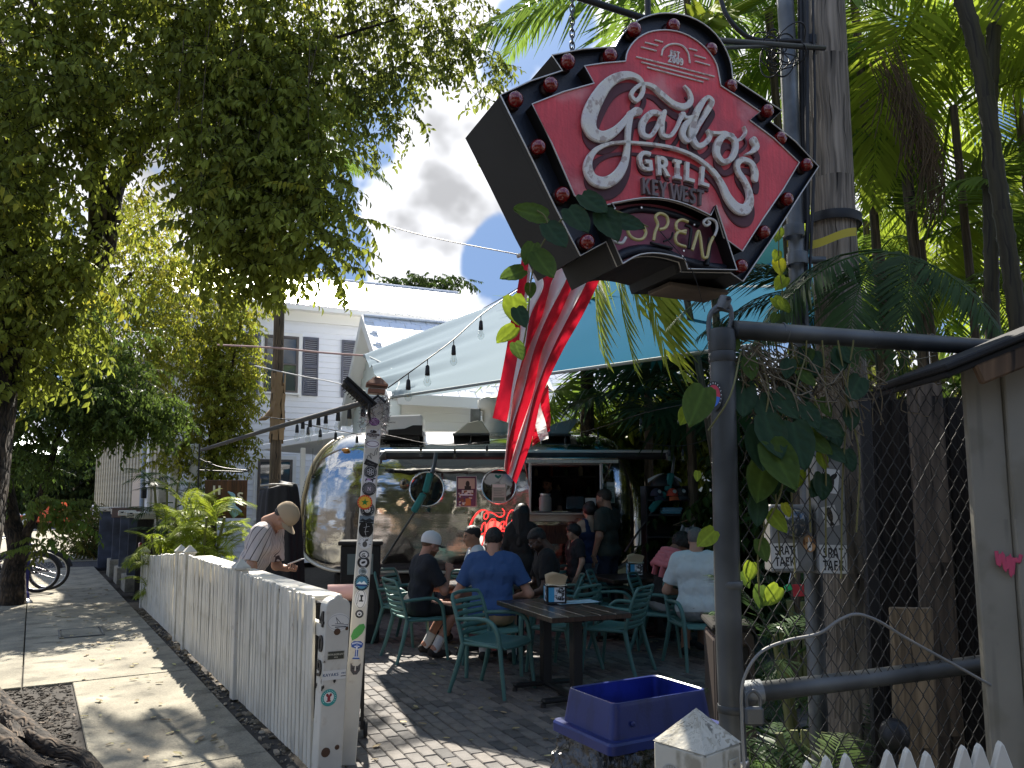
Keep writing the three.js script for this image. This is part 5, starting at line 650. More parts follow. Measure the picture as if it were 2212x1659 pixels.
// trolley with paper roll behind the number post
{const t=thing('black_trolley','black wheeled trolley tucked behind the white number post','trolley',[-1.24,0,-5.66],0.2);new MB().add(cbox(0.34,0.03,0.3,0.006),MM(0,0.93,0)).add(cbox(0.34,0.03,0.3,0.006),MM(0,0.5,0)).add(cbox(0.34,0.03,0.3,0.006),MM(0,0.14,0)).build('shelf',M.black,t);const l=new MB();for (const a of [-1,1]) for (const b of [-1,1]) l.add(cbox(0.025,0.86,0.025,0.003),MM(a*0.165,0.5,b*0.145));l.build('upright',M.black,t);for (const a of [-1,1]) new MB().add(lathe([[0,-0.012],[0.05,-0.014],[0.062,0],[0.05,0.014],[0,0.012]],18),MM(a*0.19,0.064,0.12,0,0,PI / 2)).build('wheel',M.rubber,t);
const roll=thing('paper_roll','pink and white paper roll lying on the black trolley','roll',[-1.2,1.004,-5.6],0.25);new MB().add(lathe([[0.018,-0.12],[0.058,-0.12],[0.06,-0.115],[0.06,0.115],[0.058,0.12],[0.018,0.12]],24),MM(0,0,0,0,0,PI / 2)).build('roll',mat({c: [0.72,0.42,0.36],roughness: 0.8}),roll);new MB().add(lathe([[0.018,-0.122],[0.017,0.122]],12),MM(0,0,0,0,0,PI / 2)).build('core',mat({c: [0.35,0.25,0.16]}),roll);
const cb=thing('black_cabinet','black cabinet with a small screen beside the caravan nose','cabinet',[W(780,1200,9.4).x,0,-9.4],0.15);new MB().add(cbox(0.46,1.14,0.4,0.012),MM(0,0.57,0)).add(cbox(0.52,0.05,0.46,0.012),MM(0,1.165,0)).build('case',M.blackMatte,cb);new MB().add(cbox(0.3,0.24,0.01,0.002),MM(0,0.92,0.203)).build('screen',mat({c: [0.12,0.16,0.17],roughness: 0.15}),cb);new MB().add(cbox(0.34,0.4,0.008,0.002),MM(0,0.42,0.202)).build('door',M.black,cb);}
// draped grill cover
{const gc=thing('draped_cover','tall black fabric cover draped over equipment left of the caravan','cover',[W(600,1100,9.9).x,0,-9.9],0.1);new MB().add(grid(90,40,(u,v)=>{const a=u*2*PI,top=1.88,y=v<0.12?top - 0.03*(v / 0.12):lerp(top - 0.03,0.02,(v - 0.12) / 0.88),t=v<0.12?v / 0.12*0.62:0.62 + 0.38*Math.pow((v - 0.12) / 0.88,0.55),ft=1 + (v>0.1?0.06*Math.sin(a*7 + Math.sin(v*3)) + 0.04*Math.sin(a*13 + 1):0);return V(Math.cos(a)*0.33*t*ft + 0.05*v,y + 0.05*Math.cos(a)*(1 - v),Math.sin(a)*0.26*t*ft);},true)).build('cloth',mat({c: [0.012,0.012,0.014],roughness: 0.7,sheen: 0.4,sheenColor: new THREE.Color(0.2,0.2,0.25)}),gc);new MB().tube(smooth([[-0.2,1.86,0.1],[0,1.875,0.19],[0.2,1.86,0.12]],10),0.012,6).build('hem_cord',mat({c: [0.4,0.38,0.34]}),gc);}
// merchandise rack right of the caravan
{const D=10.6,o=W(1440,1260,D).setY(0),k=FOCAL / D,X=(px)=>(px - 1440) / k,Y=(py)=>EYE + (1085 - py) / k,rk=thing('merchandise_rack','dark open merchandise rack with shelves beside the right end of the caravan','rack',o,0);new MB().add(cbox(0.55,0.03,0.4,0.004),MM(0,Y(1081),0)).add(cbox(0.55,0.03,0.4,0.004),MM(0,Y(1112),0)).add(cbox(0.55,0.03,0.4,0.004),MM(0,Y(1158),0)).add(cbox(0.55,0.03,0.4,0.004),MM(0,Y(1210),0)).build('shelf',M.black,rk);for (const s of [-1,1]) new MB().add(cbox(0.03,Y(1050),0.4,0.004),MM(s*0.29,Y(1050) / 2,0)).build('side',M.black,rk);new MB().add(cbox(0.55,Y(1050),0.02,0.004),MM(0,Y(1050) / 2,-0.21)).build('back',M.black,rk);
const hat=(label,px,py,c1,c2,a)=>{const h=thing('cap',label,'cap',[o.x + X(px),Y(py),o.z + 0.2],a,'caps on the merchandise rack');new MB().add(new THREE.SphereGeometry(0.085,18,10,0,2*PI,0,PI / 2),MM(0,0.02,0,0,0,0,1,1.25,1.1)).build('crown',mat({c: c1,roughness: 0.8}),h);new MB().add(grid(10,5,(u,v)=>V(Math.sin((u - 0.5)*2)*(0.085 + v*0.01),0.015 - v*0.05 - 0.05*(u - 0.5)*(u - 0.5),0.04 + Math.cos((u - 0.5)*2)*0.05 + v*0.055))).build('brim',mat({c: c2,roughness: 0.8}),h);new MB().add(new THREE.CircleGeometry(0.026,12),MM(0,0.08,0.089,-0.35)).build('patch',mat({c: [0.55,0.55,0.52]}),h);};
hat('navy cap at the left of the merchandise rack',1416,1075,[0.03,0.035,0.06],[0.03,0.035,0.06],0.3);hat('orange cap in the middle of the merchandise rack',1450,1075,[0.5,0.06,0.03],[0.55,0.1,0.03],0.1);hat('dark grey cap at the right of the merchandise rack',1468,1074,[0.04,0.035,0.035],[0.05,0.045,0.045],0.2);
const bl=thing('folded_shirts','pile of folded light blue shirts on the merchandise rack','shirts',[o.x + X(1448),Y(1110),o.z + 0.1]);for (let q=0;q<3;q++) new MB().add(cbox(0.26,0.028,0.2,0.012),MM(q*0.01 - 0.01,0.018 + q*0.028,0,0,q*0.06,0)).build('shirt',mat({c: [[0.12,0.32,0.42],[0.2,0.42,0.52],[0.16,0.36,0.5]][q],roughness: 0.9}),bl);
const bag2=thing('domed_bag','black and white domed bag on top of the merchandise rack','bag',[o.x + X(1440),Y(1051),o.z + 0.05]);new MB().add(new THREE.SphereGeometry(0.2,22,10,0,2*PI,0,PI / 2),MM(0,0,0,0,0,0,1,0.8,0.6)).build('dome',M.black,bag2);new MB().add(grid(16,4,(u,v)=>V((u - 0.5)*0.46,0.1 + 0.08*Math.sin(u*PI) - v*0.1*Math.abs(u - 0.5),-0.07 + 0.02*v))).build('rim',mat({c: [0.65,0.65,0.63]}),bag2);
const tk=thing('hanging_vest','grey sleeveless vest on a hanger at the right of the merchandise rack','vest',[o.x + X(1478),Y(1122),o.z + 0.26],-0.1);new MB().add(grid(18,18,(u,v)=>V((u - 0.5)*(0.15 + 0.1*sstep(0,0.3,v)) + 0.0,-0.04 - v*0.6 - (v<0.1?0.06*Math.sin(u*PI)*(1 - v / 0.1):0),0.02*Math.sin(u*14 + v*2) + 0.02*Math.sin(u*PI)))).build('cloth',mat({c: [0.42,0.42,0.43],roughness: 0.9}),tk);new MB().tube(smooth([[0,0.09,0],[0.025,0.07,0],[0.0,0.04,0],[0,0.0,0]],10),0.004,5).tube([[-0.19,-0.07,0],[0,0,0],[0.19,-0.07,0]],0.008,5).tube([[-0.19,-0.07,0],[0.19,-0.07,0]],0.004,5).build('hanger',mat({c: [0.25,0.17,0.1]}),tk);}
}
// ---------- people ----------
const people={};
{
const un=(list,k)=>(x,y,z)=>{let d=list[0](x,y,z);for (let i=1;i<list.length;i++) d=smin(d,list[i](x,y,z),k);return d;};
const skull=ell([0,0.035,-0.012],[0.077,0.09,0.097]);
const headF=(jw)=>{const u=un([skull,ell([0,-0.045,0.02],[0.056*jw,0.066,0.062]),ell([0,-0.008,0.034],[0.061,0.08,0.056]),cone([0,0.014,0.088],[0,-0.02,0.104],0.007,0.0125),cone([-0.034,0.03,0.078],[0.034,0.03,0.078],0.011,0.011),ell([0.041,-0.018,0.058],[0.026,0.022,0.024]),ell([-0.041,-0.018,0.058],[0.026,0.022,0.024]),cone([-0.017,-0.054,0.083],[0.017,-0.054,0.083],0.008,0.008),ell([0,-0.088,0.064],[0.022*jw,0.02,0.022]),cone([0,-0.05,-0.025],[0,-0.16,-0.035],0.056*jw,0.058*jw)],0.022),ear=[1,-1].map((s)=>ell([s*0.078,0.002,-0.004],[0.011,0.031,0.019])),eyes=[1,-1].map((s)=>ell([s*0.031,0.013,0.094],[0.016,0.01,0.014]));return (x,y,z)=>{let d=u(x,y,z);d=smin(d,ear[0](x,y,z),0.008);d=smin(d,ear[1](x,y,z),0.008);for (const e of eyes) {const q=-e(x,y,z);const h=Math.max(0.008 - Math.abs(d - q),0) / 0.008;d=Math.max(d,q) + h*h*0.002;} return d;};};
const heads=[1.0,0.88].map((j)=>sdfMesh(headF(j),[-0.105,-0.19,-0.13],[0.105,0.145,0.135],0.0052));
const hairs={
short: sdfMesh((x,y,z)=>Math.max(skull(x,y,z) - 0.009 - 0.004*nz(x*60,y*60,z*60),-((y - 0.02) - 0.8*z + 0.008)*0.8),[-0.11,-0.1,-0.14],[0.11,0.15,0.12],0.006),
fade: sdfMesh((x,y,z)=>Math.max(skull(x,y,z) - 0.0025 - sstep(0.03,0.09,y)*0.009 - 0.0025*nz(x*70,y*70,z*70),-((y - 0.028) - 0.72*z + 0.006)*0.8),[-0.11,-0.1,-0.14],[0.11,0.15,0.12],0.006),
mop: sdfMesh((x,y,z)=>Math.max(skull(x,y,z) - 0.026 - 0.008*nz(x*38,y*38,z*38),-((y + 0.015) - 0.75*z + 0.01)*0.8),[-0.13,-0.14,-0.16],[0.13,0.17,0.13],0.007),
long: sdfMesh((x,y,z)=>smin(Math.max(skull(x,y,z) - 0.024,-((y + 0.01) - 0.85*z + 0.02)*0.8),un([cone([0.05,0.0,-0.06],[0.09,-0.36,-0.08],0.07,0.035),cone([-0.05,0,-0.06],[-0.09,-0.36,-0.08],0.07,0.035),cone([0,0,-0.08],[0,-0.4,-0.11],0.08,0.04)],0.03)(x,y,z) + 0.006*nz(x*70,y*9,z*70),0.03),[-0.17,-0.46,-0.2],[0.17,0.17,0.12],0.009),
bun: sdfMesh((x,y,z)=>smin(Math.max(skull(x,y,z) - 0.014,-((y - 0.01) - 0.8*z + 0.012)*0.8),ell([0,0.1,-0.085],[0.05,0.045,0.045])(x,y,z),0.02),[-0.12,-0.12,-0.16],[0.12,0.17,0.12],0.007),
};
const handG=[0.45,1.35].map((c)=>{
const parts=[cone([-0.026,0.012,0],[-0.031,0.08,0],0.014,0.0125),cone([0,0.008,0],[0,0.086,0.001],0.015,0.013),cone([0.024,0.012,0],[0.029,0.08,0],0.015,0.012),cone([0.026,0.02,0.006],[0.05,0.052,0.018],0.0135,0.0105),cone([0.05,0.052,0.018],[0.052 - c*0.012,0.08,0.028 + c*0.006],0.0105,0.008)],fin=[];
[[-0.034,0.05],[-0.0115,0.064],[0.0115,0.069],[0.033,0.06]].forEach(([x,L],i)=>{let p=[x,0.084 - (i === 0?0.006:0),0],a=0.15*c;const q=[0.46,0.3,0.24];q.forEach((f,j)=>{a += c*[0.5,0.6,0.45][j];const e=[p[0] + (x*0.08)*f,p[1] + Math.cos(a)*L*f,p[2] + Math.sin(a)*L*f];fin.push(cone(p,e,0.0088 - j*0.0009,0.008 - j*0.0009));p=e;});});
const pal=un(parts,0.014);return sdfMesh((x,y,z)=>{let d=pal(x,y,z),f=1;for (const q of fin) f=Math.min(f,q(x,y,z));return smin(d,f,0.006);},[-0.06,-0.02,-0.025],[0.075,0.17,0.085],0.0036);
});
const skinMat=mat({vertexColors: true,roughness: 0.55,sheen: 0.2,sheenColor: new THREE.Color(0.4,0.2,0.15)});
const cloth=(c,extra={})=>mat({c,roughness: 0.92,bumpMap: T.fine,bumpScale: 0.0008,...extra});
const A=(v)=>[v.x,v.y,v.z];
people.make=(label,pos,yaw,o)=>{
const s=o.s ?? 1,p=thing('person',label,'person',pos,yaw);p.scale.setScalar(s);
const sit=o.sit,fw=o.fem?0.9:1,bulk=o.bulk ?? 1,H=sit?V(0,0.55,0):V(0,0.93,0),l=o.lean ?? 0.04,tw=o.twist ?? 0,up=V(0,Math.cos(l),Math.sin(l)),fwd=V(0,-Math.sin(l),Math.cos(l)),X=V(1,0,0).applyAxisAngle(up,tw);fwd.applyAxisAngle(up,tw);
const Tt=(x,y,z)=>H.clone().addScaledVector(X,x*bulk*(Math.abs(x)>0.12?fw:1)).addScaledVector(up,y).addScaledVector(fwd,z),slump=o.slump ?? 0;
const C=(a,b,r1,r2,e=0)=>cone(A(a),A(b),r1 + e,r2 + e);
const torso=(e)=>[C(Tt(-0.075,0,0),Tt(0.075,0,0),0.118*bulk,0.118*bulk,e),C(Tt(-0.055,0.18,0.005),Tt(0.055,0.18,0.005),0.104*bulk*(o.fem?0.88:1),0.104*bulk*(o.fem?0.88:1),e),C(Tt(-0.085*fw,0.35,0),Tt(0.085*fw,0.35,0),0.114*bulk,0.114*bulk,e),C(Tt(-0.148,0.452,-0.012),Tt(0.148,0.452,-0.012),0.062,0.062,e),C(Tt(-0.09,0.475,-0.02),Tt(0.09,0.475,-0.02),0.062,0.062,e)];
const neck=Tt(0,0.5,-0.015),headPos=Tt(0,0.645,0.02 + (o.headF ?? 0)),hm=new THREE.Matrix4().compose(headPos,new THREE.Quaternion().setFromEuler(new THREE.Euler(0,0,0)).multiply(new THREE.Quaternion().setFromRotationMatrix(basis(V(0,0,0),X,up,fwd))).multiply(new THREE.Quaternion().setFromEuler(new THREE.Euler(o.hp ?? 0,o.hy ?? 0,o.hr ?? 0,'YXZ'))),V(1,1,1));
const arms={};for (const [k,sg] of [['L',1],['R',-1]]) {const S=Tt(sg*0.172,0.448,-0.012),d=(o['arm' + k] ?? [[sg*0.24,0.2,-0.01],[sg*0.25,-0.03,0.1]]).map((q)=>Tt(...q));arms[k]=[S,d[0],d[1]];}
const legs={};for (const [k,sg] of [['L',1],['R',-1]]) {const hp=H.clone().add(V(sg*0.09,-0.02,0)),def=sit?[[sg*0.13,0.515,0.42],[sg*0.14,0.095,0.4 + (o.footF ?? 0)]]:[[sg*0.1,0.5,0.025],[sg*0.105,0.09,-0.02]],d=(o['leg' + k] ?? def).map((q)=>V(...q));legs[k]=[hp,d[0],d[1]];}
const body=[...torso(0),cone(A(neck),A(V(0,-0.1,-0.03).applyMatrix4(hm)),0.06*bulk,0.056)];for (const k of ['L','R']) {const [S,E,Wr]=arms[k],[h0,kn,an]=legs[k];body.push(C(S,E,0.053*bulk,0.041),C(E,Wr,0.042,0.028),C(h0,kn,0.088*bulk,0.057),C(kn,an,0.058,0.04),C(an,an.clone().add(V(0,-0.05,0.07)),0.04,0.035));}
const pts=[H,headPos,...arms.L,...arms.R,...legs.L,...legs.R],lo=[0,1,2].map((c)=>Math.min(...pts.map((q)=>q.getComponent(c))) - 0.16),hi=[0,1,2].map((c)=>Math.max(...pts.map((q)=>q.getComponent(c))) + 0.16);
const sk=o.skin ?? [0.42,0.23,0.15],hairC=o.hairC ?? [0.02,0.014,0.01],B=new MB();
const cut=headPos.clone().addScaledVector(up,-0.16);const bf=un(body,0.035);
B.add(sdfMesh((x,y,z)=>bf(x,y,z),lo,hi,0.014),null,sk);
{const hg=heads[o.fem?1:0].clone(),P=hg.attributes.position,cl=[];for (let k=0;k<P.count;k++) {const x=Math.abs(P.getX(k)),y=P.getY(k),z=P.getZ(k);let c=sk;if (z>0.06&&Math.hypot((x - 0.031) / 0.015,(y - 0.012) / 0.007)<1) c=[0.05,0.04,0.035];else if (z>0.06&&Math.abs(y - 0.036)<0.006&&x>0.014&&x<0.052) c=mix3(hairC,sk,0.25);else if (z>0.07&&Math.hypot(x / 0.024,(y + 0.054) / 0.009)<1) c=[sk[0]*0.85,sk[1]*0.6,sk[2]*0.6];else if (o.beard&&y<-0.03 - 0.02*(z<0.07)&&z>-0.005) c=mix3(hairC,sk,0.15);cl.push(...c);} hg.setAttribute('color',new THREE.Float32BufferAttribute(cl,3));B.add(hg,hm);}
for (const [k,sg] of [['L',1],['R',-1]]) {const [,E,Wr]=arms[k],d=(o['hand' + k]?V(...o['hand' + k]):Wr.clone().sub(E)).normalize(),hint=o['palm' + k]?V(...o['palm' + k]):V(-sg,-0.2,0.2),z=hint.sub(d.clone().multiplyScalar(hint.dot(d))).normalize(),x=d.clone().cross(z);B.add(handG[o.grip?1:0],basis(Wr,x,d,z).multiply(MM(0,0,0,0,0,0,x.dot(V(0,0,1).cross(V(0,1,0)))*0 + (sg>0?1:-1),1,1)),sk);}
const bodyM=B.build('body',skinMat,p);
const add=(name,f,m,h=0.0125)=>new MB().add(sdfMesh(f,lo,hi,h),null,null).build(name,m,p);
const dotp=(n,q)=>{const w=n.x*q.x + n.y*q.y + n.z*q.z;return (x,y,z)=>n.x*x + n.y*y + n.z*z - w;};
const wr=(x,y,z,a)=>a*(nz(x*13 + (o.seed ?? 0),y*9,z*13) + 0.5*nz(x*30,y*22,z*30));
if (o.top) {
const e=0.016,ts=un(torso(e),0.05),hem=dotp(up.clone().negate(),Tt(0,o.top.hem ?? -0.05,0)),nk=cone(A(neck.clone().addScaledVector(up,-0.02)),A(neck.clone().addScaledVector(up,0.12).addScaledVector(fwd,0.03)),o.top.neck ?? 0.072,0.085),sl=[];
for (const k of ['L','R']) {const [S,E]=arms[k],t=o.top.sleeve ?? 0.62;if (t>0) {const q=S.clone().lerp(E,Math.min(t,1)),n=E.clone().sub(S).normalize(),c1=C(S,q,0.068*bulk,0.066,0.006),pl=dotp(n,q);sl.push((x,y,z)=>Math.max(c1(x,y,z),pl(x,y,z)));if (t>1) {const c2=C(E,arms[k][2],0.056,0.042,0.002),q2=E.clone().lerp(arms[k][2],t - 1),pl2=dotp(arms[k][2].clone().sub(E).normalize(),q2);sl.push((x,y,z)=>Math.max(c2(x,y,z),pl2(x,y,z)));}}}
const strap=o.top.tank?(x,y,z)=>{const q=V(x,y,z).sub(H),a=Math.abs(q.dot(X)),b=q.dot(up);return b>0.36?Math.max(a - 0.1,0.03 - a):-1;}:null,drop=o.top.skirt?C(Tt(0,-0.05,0),V(0,o.top.skirt,0),0.15,0.2):null;
const m=add('top',(x,y,z)=>{let d=ts(x,y,z);if (drop) d=smin(d,drop(x,y,z),0.06);d=Math.max(d,drop?-(y - o.top.skirt):hem(x,y,z));for (const q of sl) d=smin(d,q(x,y,z),0.03);if (strap) d=Math.max(d,strap(x,y,z));return Math.max(d + wr(x,y,z,0.009),-nk(x,y,z));},o.top.mat ?? cloth(o.top.c));
if (o.top.name) m.name=o.top.name;else m.name=o.top.tank?'tank_top':drop?'dress':'shirt';
if (o.top.uv) {const g=m.geometry,P=g.attributes.position,U=g.attributes.uv;for (let k=0;k<P.count;k++) {const q=V(P.getX(k),P.getY(k),P.getZ(k)).sub(H);U.setXY(k,Math.atan2(q.dot(X),q.dot(fwd))*0.17,q.dot(up));}}
}
if (o.bottom) {
const t=o.bottom.len,ls=[C(Tt(-0.075,0,0),Tt(0.075,0,0),0.118*bulk,0.118*bulk,0.012)];for (const k of ['L','R']) {const [h0,kn,an]=legs[k],q=h0.clone().lerp(kn,Math.min(t,1)),pl=dotp(kn.clone().sub(h0).normalize(),q),c1=C(h0,kn,0.1*bulk,0.078);ls.push(t<1?(x,y,z)=>Math.max(c1(x,y,z),pl(x,y,z)):c1);if (t>1) {const q2=kn.clone().lerp(an,t - 1),c2=C(kn,an,0.078,0.06),pl2=dotp(an.clone().sub(kn).normalize(),q2);ls.push((x,y,z)=>Math.max(c2(x,y,z),pl2(x,y,z)));}}
const top=dotp(up,Tt(0,0.06,0)),f=un(ls,0.03);add(t>1?'trousers':'shorts',(x,y,z)=>Math.max(f(x,y,z) + wr(x,y,z,0.009),top(x,y,z)),cloth(o.bottom.c));
}
for (const k of ['L','R']) {
const an=legs[k][2],y0=sit&&an.y>0.12?an.y - 0.09:0,q=an.clone();const ft=o.footDir?V(...o.footDir):V(0,0,1),f=un([cone([q.x,q.y - 0.03,q.z - 0.03],A(q.clone().addScaledVector(ft,0.05).add(V(0,-0.045,0))),0.046,0.044),cone(A(q.clone().addScaledVector(ft,0.05).add(V(0,-0.045,0))),A(q.clone().addScaledVector(ft,0.16).add(V(0,-0.052,0))),0.044,0.034)],0.02),lo2=[q.x - 0.24,q.y - 0.1,q.z - 0.24],hi2=[q.x + 0.24,q.y + 0.05,q.z + 0.24],bot=q.y - 0.088;
new MB().add(sdfMesh((x,y,z)=>Math.max(f(x,y,z),bot - y),lo2,hi2,0.01)).build('shoe',cloth(o.shoe ?? [0.03,0.03,0.03]),p);
if (o.sock) {const c=cone(A(an.clone().add(V(0,-0.01,0))),A(an.clone().lerp(legs[k][1],0.32)),0.048,0.052),pl=dotp(legs[k][1].clone().sub(an).normalize(),an.clone().lerp(legs[k][1],0.3));new MB().add(sdfMesh((x,y,z)=>Math.max(c(x,y,z),pl(x,y,z)),[q.x - 0.15,q.y - 0.1,q.z - 0.15],[q.x + 0.15,q.y + 0.25,q.z + 0.15],0.01)).build('sock',cloth(o.sock),p);}
}
if (o.hair) new MB().add(hairs[o.hair],hm).build('hair',mat({c: hairC,roughness: 0.55,bumpMap: T.fine,bumpScale: 0.002}),p);
if (o.hat) {const c=new MB(),back=o.hat.back?PI:0,m=hm.clone().multiply(MM(0,0.04,-0.008,-0.12,back,0,o.hat.k ?? 1.06));c.add(lathe([[0.092,-0.015],[0.096,0.0],[0.096,0.03],[0.088,0.065],[0.066,0.095],[0.03,0.112],[0.008,0.115],[0.008,0.119],[0,0.12]],28),m.clone().multiply(MM(0,0,0,0,0,0,0.9,1,1.12)));const cm=c.build('cap',cloth(o.hat.c),p);new MB().add(grid(16,8,(u,v)=>{const a=(u - 0.5)*2.3;return V(Math.sin(a)*(0.086 + v*0.012),-0.012 - 0.02*Math.cos(a)*0 - 0.035*(u - 0.5)*(u - 0.5)*2 + v*-0.012,Math.cos(a)*0.1 + v*0.075*Math.cos(a*0.75));}),m).build('cap_brim',cloth(o.hat.brim ?? o.hat.c),cm);if (o.hat.patch) new MB().add(cbox(0.04,0.034,0.004,0.001),m.clone().multiply(MM(0.05,0.02,-0.092,0,PI - 0.5,0))).build('patch',M.black,cm);}
if (o.glasses) {const g=new MB();for (const sg of [-1,1]) {g.add(new THREE.TorusGeometry(0.021,0.0018,6,18),hm.clone().multiply(MM(sg*0.032,0.01,0.103)));g.add(tubeG([[sg*0.053,0.014,0.1],[sg*0.08,0.012,0.02]],0.0017,5),hm);} g.add(tubeG([[-0.011,0.014,0.108],[0.011,0.014,0.108]],0.0017,5),hm);g.build('glasses',mat({c: [0.4,0.4,0.4],metalness: 1,roughness: 0.25}),p);}
p.userData.hm=undefined;p.updateMatrixWorld(true);people.last={p,hm,arms,Tt,bodyM};return p;
};
const mk=people.make,pinT=dtex(256,(u,v)=>{const e=Math.abs(((u*6) % 1) - 0.5);return e<0.06?[0.28,0.24,0.26]:[0.86,0.83,0.82];},true,0.24);
// man leaning on the fence
mk('man in tan cap and pinstriped shirt leaning on the picket fence over his phone',[-2.57,0,-7.52],1.42,{lean: 0.5,hp: 0.62,headF: 0.03,hair: 'short',hairC: [0.03,0.02,0.012],skin: [0.46,0.25,0.16],hat: {c: [0.50,0.38,0.25],k: 1.12},top: {mat: mat({c: [0.82,0.8,0.8],map: pinT,roughness: 0.9}),sleeve: 0.86,hem: -0.12,uv: true,neck: 0.078},bottom: {c: [0.06,0.06,0.07],len: 1.95},armR: [[-0.24,0.18,0.1],[-0.17,0.0,0.31]],armL: [[0.22,0.16,0.14],[0.06,0.24,0.32]],palmL: [0,1,0.3],grip: true,s: 1.02});
{const {p,arms}=people.last,a=arms.L[2].clone().add(V(-0.03,0.075,0.09)).applyMatrix4(p.matrixWorld),ph=thing('phone','pale phone in the hand of the man leaning on the fence','phone',a,1.4);ph.rotation.order='YXZ';ph.rotation.x=-0.35;new MB().add(cbox(0.074,0.009,0.15,0.003)).build('case',mat({c: [0.7,0.7,0.7],roughness: 0.3}),ph);new MB().add(cbox(0.066,0.001,0.14,0.0003),MM(0,0.0055,0)).build('screen',mat({c: [0.25,0.27,0.3],roughness: 0.08}),ph);}
const c=chairAt,seat=(k,f=0)=>[c[k][0] + Math.sin(c[k][2])*f,0,c[k][1] + Math.cos(c[k][2])*f];
mk('man in white backward looking cap and black tee seated left, hand at his mouth',seat(0),c[0][2],{sit: 1,lean: 0.2,hp: 0.12,hy: 0.1,skin: [0.43,0.22,0.15],hair: 'fade',beard: 1,hairC: [0.10,0.05,0.025],hat: {c: [0.72,0.72,0.72],k: 1.08,brim: [0.03,0.03,0.03],patch: 1},top: {c: [0.018,0.02,0.027],sleeve: 0.75},bottom: {c: [0.02,0.02,0.02],len: 0.95},sock: [0.6,0.6,0.6],armR: [[-0.2,0.2,0.2],[-0.06,0.42,0.26]],armL: [[0.24,0.2,0.16],[0.05,0.2,0.42]],grip: true,footF: -0.25,shoe: [0.025,0.022,0.022]});
mk('broad man in blue tee and tan shorts seated with his back to us',seat(8,0.02),c[8][2],{sit: 1,lean: 0.14,bulk: 1.1,hp: 0.2,skin: [0.46,0.24,0.16],hair: 'short',hairC: [0.012,0.01,0.009],top: {c: [0.035,0.085,0.22],sleeve: 0.7},bottom: {c: [0.42,0.29,0.16],len: 0.95},sock: [0.6,0.6,0.6],armR: [[-0.31,0.16,0.03],[-0.16,0.13,0.26]],armL: [[0.31,0.15,0.03],[0.16,0.13,0.26]],s: 1.06});
mk('man with cropped dark hair in white shirt in profile before the neon sign',seat(9,0.05),-1.35,{sit: 1,lean: 0.1,hp: 0.06,skin: [0.34,0.18,0.11],hair: 'fade',hairC: [0.012,0.01,0.009],top: {c: [0.62,0.66,0.68],sleeve: 0.7},bottom: {c: [0.03,0.03,0.04],len: 1.95},armL: [[0.26,0.2,0.08],[0.1,0.16,0.33]],s: 1.03});
mk('bearded man in glasses and black tee seated looking down at his table',seat(10,0),-1.42,{sit: 1,lean: 0.22,hp: 0.42,bulk: 1.05,skin: [0.075,0.04,0.026],hair: 'fade',hairC: [0.006,0.005,0.005],beard: 1,glasses: 1,top: {c: [0.01,0.01,0.011],sleeve: 0.7},bottom: {c: [0.015,0.015,0.02],len: 1.95},armL: [[0.27,0.16,0.12],[0.12,0.12,0.36]],armR: [[-0.27,0.16,0.12],[-0.08,0.2,0.36]],s: 1.04});
mk('woman with long dark hair in black dress standing before the caravan',[0.12,0,-9.95],PI - 0.35,{fem: 1,s: 0.95,skin: [0.3,0.17,0.11],hair: 'long',hairC: [0.008,0.006,0.006],top: {c: [0.012,0.012,0.013],sleeve: 1.7,skirt: 0.42},bottom: null});
mk('child in black tee standing in profile beside the woman in the navy top',[0.82,0,-9.95],-1.25,{s: 0.8,hp: 0.06,skin: [0.42,0.25,0.17],hair: 'mop',hairC: [0.01,0.008,0.008],top: {c: [0.014,0.014,0.018],sleeve: 0.75},bottom: {c: [0.1,0.1,0.1],len: 0.95}});
mk('woman in navy sleeveless top and denim shorts standing with her back to us',[1.04,0,-10.25],PI + 0.25,{fem: 1,s: 0.97,skin: [0.46,0.29,0.2],hair: 'bun',hairC: [0.009,0.007,0.007],top: {c: [0.018,0.028,0.075],sleeve: 0,tank: 1,neck: 0.1},bottom: {c: [0.16,0.2,0.24],len: 0.42},armL: [[0.23,0.2,0.06],[0.18,0.12,0.28]],armR: [[-0.24,0.2,0.0],[-0.24,-0.02,0.1]]});
mk('tall man in dark olive tee standing at the caravan counter',[1.27,0,-10.3],PI + 0.95,{s: 1.07,hp: 0.1,skin: [0.38,0.2,0.13],hair: 'fade',hairC: [0.03,0.02,0.012],top: {c: [0.042,0.045,0.036],sleeve: 0.8},bottom: {c: [0.015,0.02,0.04],len: 1.95},armR: [[-0.24,0.28,0.16],[-0.2,0.36,0.42]],armL: [[0.25,0.2,-0.03],[0.25,-0.04,0.06]]});
mk('server in dark tee inside the caravan hatch',[0.58,0.52,-11.75],-0.5,{s: 0.9,lean: 0.15,hp: 0.25,skin: [0.38,0.22,0.15],hair: 'short',top: {c: [0.02,0.02,0.022],sleeve: 0.7},bottom: {c: [0.02,0.02,0.02],len: 1.95},armL: [[0.24,0.2,0.1],[0.14,0.16,0.32]]});
mk('dark haired man in black tee with a pink hood round his shoulders',seat(6,0.02),c[6][2],{sit: 1,lean: 0.34,hp: 0.5,headF: 0.03,skin: [0.22,0.11,0.065],hair: 'mop',hairC: [0.009,0.007,0.006],top: {c: [0.014,0.014,0.014],sleeve: 0.75},bottom: {c: [0.4,0.4,0.4],len: 0.95},armR: [[-0.27,0.16,0.08],[-0.14,0.14,0.34]],armL: [[0.27,0.16,0.08],[0.12,0.14,0.34]],s: 1.02});
